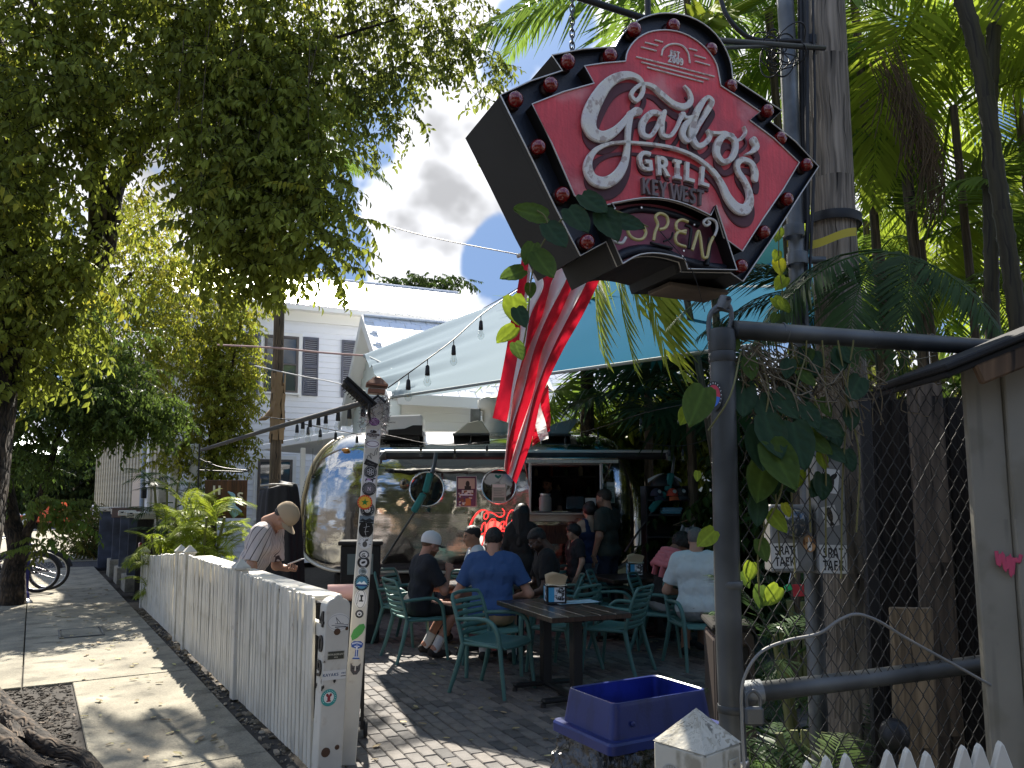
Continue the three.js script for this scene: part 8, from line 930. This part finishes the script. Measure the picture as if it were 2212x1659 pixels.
// ---- vines with large heart shaped leaves
{
const heart=[0,1,2].map((q)=>{const r=rng(q + 9),g=grid(10,12,(u,v)=>{const a=(u - 0.5)*2,hw=v<0.28?0.36 + 0.14*Math.sin(v / 0.28*PI / 2):0.5*Math.pow(Math.cos((v - 0.28) / 0.72*PI / 2),0.78),notch=v<0.12?(1 - Math.abs(a))*0.0:0,y0=-0.12*(1 - Math.abs(Math.abs(a) - 0.55))*(v<0.2?1 - v / 0.2:0);return V(a*hw*0.7,-0.05*Math.abs(a) + (q - 1)*0.06*a*v + 0.022*Math.cos(a*9)*Math.abs(a) - 0.16*v*v*(0.5 + q*0.3) + 0.012*Math.cos(v*26 - Math.abs(a)*7),v + y0);});const P=g.attributes.position,c=[];for (let k=0;k<P.count;k++) {const x=P.getX(k),z=P.getZ(k),m=Math.abs(x)<0.03?1.3:0.92 + 0.2*nz(x*9,z*9,q) + (Math.abs(((z*6 - Math.abs(x)*5) % 1 + 1) % 1 - 0.5)<0.09?0.16:0);c.push(m,m,m*0.9);} g.setAttribute('color',new THREE.Float32BufferAttribute(c,3));return g;});
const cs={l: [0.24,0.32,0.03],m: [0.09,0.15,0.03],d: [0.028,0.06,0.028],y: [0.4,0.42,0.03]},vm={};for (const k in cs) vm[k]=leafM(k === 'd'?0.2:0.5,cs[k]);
const vine=(label,stems,leaves)=>{const o=thing('vine',label,'vine',[0,0,0]),b=new MB();for (const s of stems) b.tube(smooth(s.map((a)=>W(...a)),s.length*6),0.0028,5);b.build('stem',mat({c: [0.16,0.15,0.05],roughness: 0.7}),o);leaves.forEach(([px,py,D,size,ang,tone,tilt=0.5],k)=>{const m=mesh('leaf',heart[k % 3],vm[tone],o),s=size*0.92 / FOCAL*D,a=ang*PI / 180;const z=V(Math.cos(a)*Math.cos(tilt*0.6),-Math.sin(a)*Math.cos(tilt*0.6),0.5*Math.sin(tilt)).normalize(),n0=V(0.1*(k % 3 - 1),0.35,1).normalize(),x=n0.clone().cross(z).normalize().negate(),y=z.clone().cross(x);m.matrixAutoUpdate=true;const M4=basis(W(px,py,D).addScaledVector(z,-s*0.5),x,y,z).multiply(MM(0,0,0,0,0,0,s));M4.decompose(m.position,m.quaternion,m.scale);});return o;};
// angle: direction of the tip in the picture,clockwise from right
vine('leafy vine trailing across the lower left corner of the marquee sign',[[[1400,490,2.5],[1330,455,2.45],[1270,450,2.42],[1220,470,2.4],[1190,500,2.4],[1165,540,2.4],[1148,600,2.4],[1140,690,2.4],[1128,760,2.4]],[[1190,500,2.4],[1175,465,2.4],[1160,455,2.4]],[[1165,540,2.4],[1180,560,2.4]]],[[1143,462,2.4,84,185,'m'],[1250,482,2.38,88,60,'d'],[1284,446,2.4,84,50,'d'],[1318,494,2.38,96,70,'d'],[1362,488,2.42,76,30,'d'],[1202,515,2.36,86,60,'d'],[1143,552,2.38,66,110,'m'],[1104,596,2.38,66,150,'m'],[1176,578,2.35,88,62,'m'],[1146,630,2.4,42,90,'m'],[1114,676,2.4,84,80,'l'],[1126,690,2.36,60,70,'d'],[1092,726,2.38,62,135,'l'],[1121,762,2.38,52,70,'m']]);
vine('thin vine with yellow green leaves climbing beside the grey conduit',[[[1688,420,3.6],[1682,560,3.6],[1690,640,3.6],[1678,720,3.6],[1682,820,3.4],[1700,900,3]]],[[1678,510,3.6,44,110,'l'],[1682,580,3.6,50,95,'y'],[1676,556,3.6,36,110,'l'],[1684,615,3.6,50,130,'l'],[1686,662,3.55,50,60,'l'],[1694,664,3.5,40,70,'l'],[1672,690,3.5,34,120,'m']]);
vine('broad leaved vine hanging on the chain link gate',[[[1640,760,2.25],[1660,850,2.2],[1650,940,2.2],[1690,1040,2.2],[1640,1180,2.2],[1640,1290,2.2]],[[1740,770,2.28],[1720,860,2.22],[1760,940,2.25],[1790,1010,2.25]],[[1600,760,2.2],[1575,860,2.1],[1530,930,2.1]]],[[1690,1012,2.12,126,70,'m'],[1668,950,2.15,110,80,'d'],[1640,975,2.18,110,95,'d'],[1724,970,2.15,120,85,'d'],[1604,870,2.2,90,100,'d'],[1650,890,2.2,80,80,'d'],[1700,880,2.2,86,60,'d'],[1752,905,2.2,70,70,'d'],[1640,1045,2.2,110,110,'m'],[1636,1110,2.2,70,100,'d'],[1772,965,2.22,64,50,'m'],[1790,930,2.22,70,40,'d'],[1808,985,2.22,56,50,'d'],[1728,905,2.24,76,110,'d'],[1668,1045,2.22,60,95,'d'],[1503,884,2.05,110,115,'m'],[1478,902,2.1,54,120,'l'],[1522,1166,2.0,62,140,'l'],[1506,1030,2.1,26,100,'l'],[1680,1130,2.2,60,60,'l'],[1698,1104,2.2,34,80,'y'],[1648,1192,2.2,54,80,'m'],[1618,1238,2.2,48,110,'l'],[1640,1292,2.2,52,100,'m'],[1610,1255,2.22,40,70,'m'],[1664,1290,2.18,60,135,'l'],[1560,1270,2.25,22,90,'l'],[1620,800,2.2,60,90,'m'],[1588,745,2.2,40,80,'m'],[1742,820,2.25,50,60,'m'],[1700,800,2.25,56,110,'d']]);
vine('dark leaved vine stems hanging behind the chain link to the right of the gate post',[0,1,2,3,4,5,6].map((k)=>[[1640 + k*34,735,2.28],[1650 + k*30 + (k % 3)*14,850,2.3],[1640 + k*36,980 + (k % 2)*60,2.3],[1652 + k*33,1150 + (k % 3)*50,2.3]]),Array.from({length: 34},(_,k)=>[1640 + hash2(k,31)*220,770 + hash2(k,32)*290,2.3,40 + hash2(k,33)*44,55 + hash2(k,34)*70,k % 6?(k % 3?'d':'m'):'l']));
// leafless tangle under the top rail
const tg=thing('vine_tangle','tangle of thin leafless vine stems under the top rail of the gate','vine',[0,0,0]),b=new MB(),r=rng(171);for (let k=0;k<150;k++) {const x=1600 + r()*r()*480,y=730 + r()*60,D=2.22 + (x - 1590) / 600*0.4,L=60 + r()*220,dx=(r() - 0.35)*240;b.tube(smooth([W(x,y + (x - 1590)*0.06,D),W(x + dx*0.3 + (r() - 0.5)*50,y + L*0.2,D + (r() - 0.5)*0.1),W(x + dx*0.7 + (r() - 0.5)*60,y + L*(0.3 + r()*0.3),D + (r() - 0.5)*0.12),W(x + dx,y + L*(0.3 + r()*0.7),D + (r() - 0.5)*0.1)],9),0.0012 + r()*0.0014,4);} tag(b.build('stems',mat({c: [0.17,0.14,0.09],roughness: 0.9}),tg),null,null,null,'stuff');
}
// ---------- right foreground: pole,gate,shed ----------
{
const pole=thing('utility_pole','thick weathered grey timber utility pole right of the marquee sign','utility pole',W(1838,1500,3.95).setY(0)),o=pole.position,loc=(x,y,D)=>W(x,y,D).sub(o),top=loc(1772,-120,4.1);
new MB().tube(smooth([V(0,-0.1,0),loc(1832,1100,3.95),loc(1800,470,4.05),top],60),(t)=>0.158 - 0.045*sstep(0,0.7,t),28,{bump: (t,a)=>0.02*nz(Math.cos(a)*4,Math.sin(a)*4,t*5) + 0.035*Math.min(0,nz(Math.cos(a)*9,Math.sin(a)*9,t*3) + 0.1)}).build('shaft',M.pole,pole);
const strap=(y,h,m,d=0.135,nm='strap')=>{const c=loc(1800 + (y - 470)*0.03,y,4.05);new MB().add(lathe([[d,-h / 2],[d + 0.008,-h / 2],[d + 0.008,h / 2],[d,h / 2]],32),MM(c.x,c.y,c.z,0.0,0,-0.04)).build(nm,m,pole);};strap(480,0.05,M.black);strap(1366,0.05,M.black,0.165);
const yt=new MB().add(grid(16,3,(u,v)=>loc(lerp(1700,1850,u),524 + 10*Math.sin(u*5) - 14*u + (v - 0.5)*18,3.86 - 0.04*Math.sin(u*PI))));yt.build('yellow_tape',mat({c: [0.52,0.42,0.02],roughness: 0.5}),pole);new MB().add(cbox(0.05,0.06,0.05,0.008),MM(...loc(1752,88,3.92).toArray())).build('clamp',M.black,pole);new MB().add(new THREE.CylinderGeometry(0.02,0.02,0.08,12),MM(...loc(1765,562,3.88).toArray(),0,0,PI / 2)).build('fitting',M.galv,pole);
const con=thing('conduit','grey metal conduit pipe running up beside the utility pole','conduit',W(1765,1500,3.75).setY(0)),q=con.position;new MB().tube([V(0,-0.1,0),W(1757,1240,3.75).sub(q),W(1724,620,3.85).sub(q),W(1700,60,3.9).sub(q),W(1692,-60,3.9).sub(q)],0.043,16).build('pipe',M.galv,con);for (const [x,y] of [[1762,1380],[1715,500],[1722,560]]) {const c=W(x,y,3.8).sub(q);new MB().add(lathe([[0.044,-0.03],[0.052,-0.03],[0.052,0.03],[0.044,0.03]],18),MM(c.x,c.y,c.z)).build('collar',M.galv,con);}
new MB().tube([W(1742,-40,3.86).sub(q),W(1745,480,3.84).sub(q),W(1735,700,3.8).sub(q)],0.012,8).tube(smooth([W(1755,-20,3.86).sub(q),W(1760,300,3.84).sub(q),W(1748,620,3.8).sub(q)],12),0.008,6).build('cable',M.black,con);
const D=3.55,k=FOCAL / D,bx=thing('meter_box','grey electric meter boxes covered in torn stickers beside the utility pole','meter box',W(1748,1120,D),-0.05),X=(px)=>(px - 1748) / k,Y=(py)=>(1120 - py) / k,gm=mat({c: [0.26,0.27,0.27],roughness: 0.5,map: T.paint});
new MB().add(cbox(X(1826) - X(1764),Y(985) - Y(1238),0.14,0.008),MM((X(1826) + X(1764)) / 2,(Y(985) + Y(1238)) / 2,-0.07)).build('right_box',gm,bx);new MB().add(cbox(X(1758) - X(1668),Y(1090) - Y(1236),0.12,0.008),MM((X(1758) + X(1668)) / 2,(Y(1090) + Y(1236)) / 2,-0.08)).build('left_box',gm,bx);const mt=new MB().add(lathe([[0,0.07],[0.05,0.065],[0.062,0.04],[0.065,0]],24),MM(X(1716),Y(1130),-0.02,PI / 2)).build('meter',mat({c: [0.06,0.07,0.075],roughness: 0.08,clearcoat: 1}),bx);new MB().add(new THREE.TorusGeometry(0.067,0.007,8,28),MM(X(1716),Y(1130),-0.016)).build('meter_ring',M.galv,mt);
sticker(bx,'srat',55 / k,54 / k,MM(X(1696),Y(1200),-0.018,0,0,0.03),'rect');sticker(bx,'srat',58 / k,60 / k,MM(X(1795),Y(1206),0.0015,0,0,-0.02),'rect');sticker(bx,'morada',34 / k,52 / k,MM(X(1796),Y(1040),0.0015,0,0,-0.12),'rect');sticker(bx,'dog',27 / k,36 / k,MM(X(1749),Y(1174),-0.0165,0,0,0.1));sticker(bx,'fish',30 / k,44 / k,MM(X(1792),Y(1115),0.0015,0,0,0.2),'rect');
new MB().add(cbox(0.05,0.055,0.004,0.001),MM(X(1720),Y(1272),0,0,0,0.05)).build('red_tag',mat({c: [0.5,0.04,0.05]}),bx);new MB().add(cbox(0.03,0.03,0.012,0.004),MM(X(1697),Y(1266),0.01,0,0,0.4)).build('green_tag',mat({c: [0.03,0.5,0.16]}),bx);new MB().tube([[X(1706),Y(1236),0],[X(1700),Y(1256),0.005]],0.003,5).build('seal_wire',M.steel,bx);
}
{ // pipe gate
const gp=thing('gate_post','thick grey steel gate post with a fork latch on top in the right foreground','gate post',W(1577,1300,2.2).setY(0)),o=gp.position,L=(x,y,D=2.2)=>W(x,y,D).sub(o),pm=M.darkMetal;pm.color.setRGB(0.14,0.15,0.152);
new MB().tube([V(0.01,-0.1,0),L(1572,1300),L(1560,760),L(1558,712)],0.036,24).build('pipe',pm,gp);for (const [x,y,r,h,m] of [[1559,738,0.0385,0.06,pm],[1560,772,0.038,0.03,pm],[1575,1262,0.0375,0.02,pm],[1580,1530,0.038,0.02,pm],[1587,1646,0.0385,0.022,M.steel]]) {const c=L(x,y);new MB().add(lathe([[r - 0.003,-h / 2],[r,-h / 2],[r + 0.001,0],[r,h / 2],[r - 0.003,h / 2]],24),MM(c.x,c.y,c.z)).build('band',m,gp);}
const f=new MB(),A=(x,y)=>L(x,y,2.2);f.tube(smooth([A(1533,735),A(1531,700),A(1536,676),A(1552,660),A(1566,650)],16),0.0075,8).tube(smooth([A(1578,735),A(1576,712),A(1580,690),A(1578,668),A(1570,652)],16),0.0075,8).tube(smooth([A(1535,722),A(1555,732),A(1576,722)],10),0.008,8).tube(smooth([A(1540,676),A(1556,668),A(1576,672)],8),0.0065,8).tube([A(1558,668),A(1563,655),A(1568,643)],[0.016,0.019,0.0185],12).build('fork_latch',M.galv,gp);const e=A(1570,648);new MB().add(new THREE.CylinderGeometry(0.006,0.006,0.044,10),MM(e.x,e.y,e.z,PI / 2)).build('latch_pin',M.black,gp);sticker(gp,'redblue',0.06,0.085,MM(...L(1541,855,2.17).toArray(),0,-0.85,0));
const gt=thing('chain_link_gate','chain link gate with grey pipe rails across the right foreground','gate',[0,0,0]),DD=(px)=>2.2 + (px - 1585) / 600*0.4,W2=(px,py)=>W(px,py,DD(px));
new MB().tube([W2(1584,712),W2(1800,727),W2(2230,757)],0.0275,18).build('top_rail',pm,gt);new MB().tube([W2(1612,1498),W2(1860,1468),W2(2150,1430)],0.0275,18).build('bottom_rail',pm,gt);for (const x of [1690,1880,2010]) new MB().tube(Array.from({length: 14},(_,k)=>W2(x + 6*k / 13,719 + (x - 1690)*0.07).add(V(0.004*k / 13,Math.sin(k / 13*2*PI)*0.03,Math.cos(k / 13*2*PI)*0.03))),0.0025,5).build('tie_wire',M.galv,gt);new MB().add(lathe([[0.028,-0.03],[0.034,-0.03],[0.034,0.03],[0.028,0.03]],16),MM(...W2(1622,1496).toArray(),0,0,PI / 2 + 0.1)).build('rail_cup',M.galv,gt);
const p0=W2(1600,1085),dx=W2(2130,1085).sub(p0),len=dx.length();dx.normalize();const w=0.051,yT=2.02,n=Math.floor(len / (w / 2)),wm=mat({c: [0.05,0.05,0.048],metalness: 0.6,roughness: 0.5});
for (let c=0;c<n;c++) {const pts=[],ph=c & 1;for (let r=0;r <= 46;r++) {const y=yT - r*0.0345,s=((r + ph) & 1)?1:-1,p=p0.clone().addScaledVector(dx,(c + 0.5)*w / 2 + s*w / 4*1.02);p.y=y + 0.004*nz(c*0.4,r*0.3);p.z += s*0.0035;pts.push(p);} new MB().tube(pts.flatMap((p,k)=>(k<pts.length - 1?[p,p.clone().lerp(pts[k + 1],0.12),p.clone().lerp(pts[k + 1],0.88)]:[p])),0.00165,5).build('wire',wm,gt);}
const pl=thing('padlock','old grey padlock hanging below the bottom rail of the gate','padlock',W(1628,1538,2.16));new MB().add(cbox(0.052,0.05,0.022,0.006),MM(0,-0.01,0)).build('body',M.galv,pl);new MB().tube(smooth([[-0.018,0.01,0],[-0.018,0.04,0],[0,0.056,0],[0.018,0.04,0],[0.018,0.01,0]],16),0.005,8).build('shackle',M.galv,pl);
tag(new MB().tube(smooth([[1612,1720,2.12],[1603,1560,2.12],[1606,1470,2.1],[1640,1412,2.1],[1700,1384,2.12],[1770,1368,2.12],[1812,1340,2.12],[1845,1327,2.12],[1890,1338,2.15],[1960,1380,2.2],[2060,1435,2.25],[2140,1480,2.28]].map((a)=>W(...a)),70),0.0045,6).build('grey_cable',mat({c: [0.2,0.2,0.19],roughness: 0.6})),'loose grey cable arching across the chain link gate','cable');
// shed with board walls,shingled eave
const sd=thing('white_shed','off white boarded shed with a dark shingled eave at the right edge','shed',[0,0,0]),sm=mat({c: [0.29,0.28,0.245],map: T.paint,roughness: 0.6}),D=2.3,kx=D / FOCAL;const s0=W(2112,1240,D);for (const [a,b2,dz] of [[0,0.108,0],[0.11,0.26,0.012],[0.263,0.45,0],[0.453,0.7,0.01]]) new MB().add(cbox(b2 - a,2.09,0.025,0.004),MM(s0.x + (a + b2) / 2,1.02,-D + dz,0,0,0.012)).build('board',sm,sd);
const ev=new MB(),e0=W(2022,812,2.2),e1=W(2230,728,2.2);const ed=e1.clone().sub(e0),an=Math.atan2(ed.y,ed.x);for (let k=0;k<2;k++) ev.add(cbox(ed.length() + 0.3,0.02,0.44,0.005),MM((e0.x + e1.x) / 2 + 0.14 - k*0.012,(e0.y + e1.y) / 2 + 0.05 + k*0.018,-2.37 + k*0.02,0,0,an));ev.build('roof',M.blackMatte,sd);new MB().add(cbox(ed.length() + 0.12,0.06,0.025,0.006),MM((e0.x + e1.x) / 2 + 0.15,(e0.y + e1.y) / 2 + 0.018,-2.16,0,0,an)).build('fascia',mat({c: [0.34,0.22,0.13],map: T.grain,roughness: 0.8}),sd);
new MB().tube(smooth([[2152,1190],[2158,1222],[2164,1195],[2174,1232],[2180,1200],[2186,1244],[2192,1206],[2200,1214],[2206,1198]].map(([x,y])=>W(x,y,D - 0.028)),40),(t)=>0.0075 - 0.003*Math.abs(t - 0.5),6,{flat: 0.1,hint: V(1,0,0)}).build('pink_scrawl',mat({c: [0.55,0.07,0.14],roughness: 0.6}),sd);
const pk=thing('white_pickets','low white picket fence along the bottom right corner','fence',[0,0,0]),pg=extrude([[-0.028,0],[0.028,0],[0.029,1.02],[0.006,1.09],[0,1.098],[-0.006,1.09],[-0.029,1.02]],0.018,{bevel: 0.003});[[1724,1640],[1781,1629],[1839,1624],[1897,1617],[1954,1612],[2012,1620],[2058,1607],[2108,1603],[2170,1598]].forEach(([x,y],i)=>{const c=W(x,y,1.75),m=new MB().add(pg).build('picket',i % 3?M.white:M.chip,pk);m.position.set(c.x,c.y - 1.098,c.z);m.rotation.z=(i % 3 - 1)*0.015;});new MB().add(cbox(0.7,0.06,0.03,0.004),MM(W(1940,1700,1.77).x,0.82,-1.775)).build('rail',M.white,pk);
const dk=thing('dark_shed','dark plank shed wall behind the chain link gate','shed',[0,0,0]);const dkP=(x0,x1,yt,Dz,m,nm,y0=-0.05)=>{const a=W(x0,1085,Dz),b2=W(x1,1085,Dz),t=W(x0,yt,Dz).y;new MB().add(cbox(b2.x - a.x,t - y0,0.03,0.004),MM((a.x + b2.x) / 2,(t + y0) / 2,-Dz)).build(nm,m,dk);};for (let x=1870;x<2360;x += 61) dkP(x,x + 60,838 + hash2(x,3)*26,3.42 + hash2(x,5)*0.02,M.darkPlank,'plank');for (let x=2120;x<2420;x += 90) dkP(x,x + 88,800,3.1,M.darkPlank,'plank');dkP(1862,1888,860,3.2,M.black,'corner_post');
const lp=thing('loose_plank','tall grooved brown plank leaning against the dark shed','plank',W(2020,1200,3.25).setY(0));new MB().add(cbox(0.145,W(2020,828,3.25).y,0.025,0.004),MM(0,W(2020,828,3.25).y / 2,0,0,0,0.01)).build('board',M.plank,lp);const lp2=thing('loose_plank','short pale tan plank standing low before the dark shed','plank',W(1972,1500,3.1).setY(0));const h2=W(1972,1312,3.1).y;new MB().add(cbox(0.165,h2,0.025,0.004),MM(0,h2 / 2,0,0,0,-0.012)).build('board',M.plankTan,lp2);const bk=thing('black_float','black round ball lying against the short tan plank','ball',W(1932,1590,3.0));new MB().add(new THREE.SphereGeometry(0.055,18,12),MM(0,0,0,0,0,0,1,1.2,1)).build('ball',M.black,bk);new MB().add(new THREE.CylinderGeometry(0.012,0.012,0.05,8),MM(0,-0.075,0)).build('stem',M.black,bk);new MB().tube([[0,-0.08,0],[0,-bk.position.y,0]],0.006,5).build('rod',M.black,bk);
}
// ---------- bicycles,blue post,old car ----------
{
const bike=thing('bicycle','black cruiser bicycle in front by the blue post','bicycle',[0,0,0],0,'bicycles parked at the kerb'),R=0.33,bm=mat({c: [0.02,0.022,0.028],roughness: 0.35});
for (const x of [-0.56,0.56]) {const w=new MB().add(new THREE.TorusGeometry(R,0.026,10,44)).build('wheel',M.rubber,bike);w.position.set(x,R + 0.026,0);new MB().add(new THREE.TorusGeometry(R - 0.03,0.011,8,40)).build('rim',M.steel,w);const s=new MB();for (let k=0;k<18;k++) {const a=k / 18*2*PI;s.tube([[0,0,k & 1?0.03:-0.03],[Math.cos(a)*(R - 0.03),Math.sin(a)*(R - 0.03),0]],0.0015,3);} s.tube([[0,0,-0.05],[0,0,0.05]],0.022,10);s.build('spokes',M.steel,w);new MB().tube(Array.from({length: 16},(_,k)=>{const a=(x>0?0.2:0.5) + k / 15*2.2;return [Math.cos(a)*(R + 0.045),Math.sin(a)*(R + 0.045),0];}),0.03,6,{flat: 0.25}).build('mudguard',bm,w);}
new MB().tube(smooth([[0.56,0.36,0.05],[0.3,0.36,0.05],[0.0,0.33,0.03],[-0.2,0.6,0],[-0.36,0.78,0]],20),0.016,8).tube(smooth([[0.17,0.72,0],[-0.1,0.62,0],[-0.36,0.7,0]],14),0.014,8).tube([[0.02,0.32,0],[0.16,0.74,0]],0.015,8).tube([[0.56,0.36,0.05],[0.15,0.7,0]],0.011,6).tube([[-0.56,0.36,0.05],[-0.4,0.74,0.03],[-0.36,0.92,0]],0.014,8).build('frame',bm,bike);
new MB().tube(smooth([[-0.08,1.0,0.32],[-0.2,1.0,0.28],[-0.38,0.97,0.08],[-0.38,0.97,-0.08],[-0.2,1.0,-0.28],[-0.08,1.0,-0.32]],24),0.012,7).build('handlebar',M.steel,bike);new MB().add(new THREE.SphereGeometry(0.13,18,10),MM(0.2,0.84,0,0,0,0.1,1.15,0.36,0.8)).tube([[0.16,0.72,0],[0.18,0.82,0]],0.014,8).build('saddle',M.black,bike);new MB().add(cbox(0.36,0.1,0.02,0.03),MM(0.27,0.36,0.07)).build('chain_guard',bm,bike);new MB().tube([[0.02,0.32,0.06],[0.1,0.2,0.07]],0.008,6).add(cbox(0.09,0.02,0.08,0.006),MM(0.11,0.19,0.11)).build('pedal',M.black,bike);
const g=G(82,1291);bike.position.set(g.x - 1.2,0,g.z);bike.rotation.set(0,0.25,0);bike.rotation.order='YXZ';bike.rotation.x=-0.08;const b2=copyOf(bike,'second black bicycle standing just behind the front one');b2.position.set(g.x - 0.98,0,g.z - 0.5);b2.rotation.y=0.42;const b3=copyOf(bike,'third bicycle at the back with its wheel showing above the others');b3.position.set(g.x - 1.05,0,g.z - 0.95);b3.rotation.y=0.35;
const bp=thing('blue_post','blue painted square post with a round sticker beside the slender tree','post',G(40,1300));new MB().add(cbox(0.2,1.25,0.2,0.015),MM(0,0.65,0)).add(lathe([[0.11,0.18],[0.15,0.14],[0.16,0.02],[0.2,0]],16)).build('shaft',mat({c: [0.02,0.02,0.16],roughness: 0.5}),bp);sticker(bp,'yellow',0.1,0.1,MM(0.02,1.0,0.102));new MB().add(new THREE.SphereGeometry(0.14,12,8,0,6.3,0,1.5),MM(0.12,-0.02,0.1,0,0,0,1.2,0.7,1)).build('silver_foot',M.steel,bp);
const car=thing('vintage_car','orange open hot rod with a white walled wheel across the street','car',W(130,1140,47).setY(0),0.15),or=mat({c: [0.6,0.09,0.02],roughness: 0.3,clearcoat: 0.7});const body=[[-2.2,0.45],[1.1,0.45],[1.2,0.8],[0.4,0.95],[0.2,1.15],[-0.9,1.15],[-1.0,0.95],[-2.1,0.85]];new MB().add(extrude(body,1.2,{bevel: 0.06}),MM(0,0,-0.6)).build('body',or,car);new MB().add(extrude([[-0.7,1.15],[-0.5,1.65],[0.1,1.65],[0.25,1.15]],1.0,{bevel: 0.05}),MM(0,0,-0.5)).build('cab',or,car);new MB().add(cbox(0.5,0.3,0.9,0.03),MM(-0.2,1.4,0)).build('windows',M.black,car);new MB().add(extrude([[0.8,0.4],[1.0,0.85],[1.5,1.0],[1.95,0.85],[2.1,0.45],[1.9,0.45]],1.5,{bevel: 0.05}),MM(0,0,-0.75)).build('fender',M.black,car);
for (const x of [-1.55,1.5]) for (const z of [-0.72,0.72]) {const w=new MB().add(lathe([[0.1,-0.1],[0.34,-0.1],[0.38,-0.05],[0.38,0.05],[0.34,0.1],[0.1,0.1]],26),MM(0,0,0,PI / 2)).build('wheel',M.rubber,car);w.position.set(x,0.38,z);new MB().add(lathe([[0,0.13],[0.1,0.12],[0.13,0.105],[0.19,0.105],[0.19,0.11],[0.27,0.11],[0.28,0.1]],26),MM(0,0,0,z>0?PI / 2:-PI / 2)).build('white_wall',mat({c: [0.6,0.58,0.5]}),w);} for (const z of [-0.3,0.3]) new MB().add(new THREE.SphereGeometry(0.12,14,10),MM(-2.2,0.85,z)).build('headlight',M.chrome,car);
}
renderer.render(scene,camera);
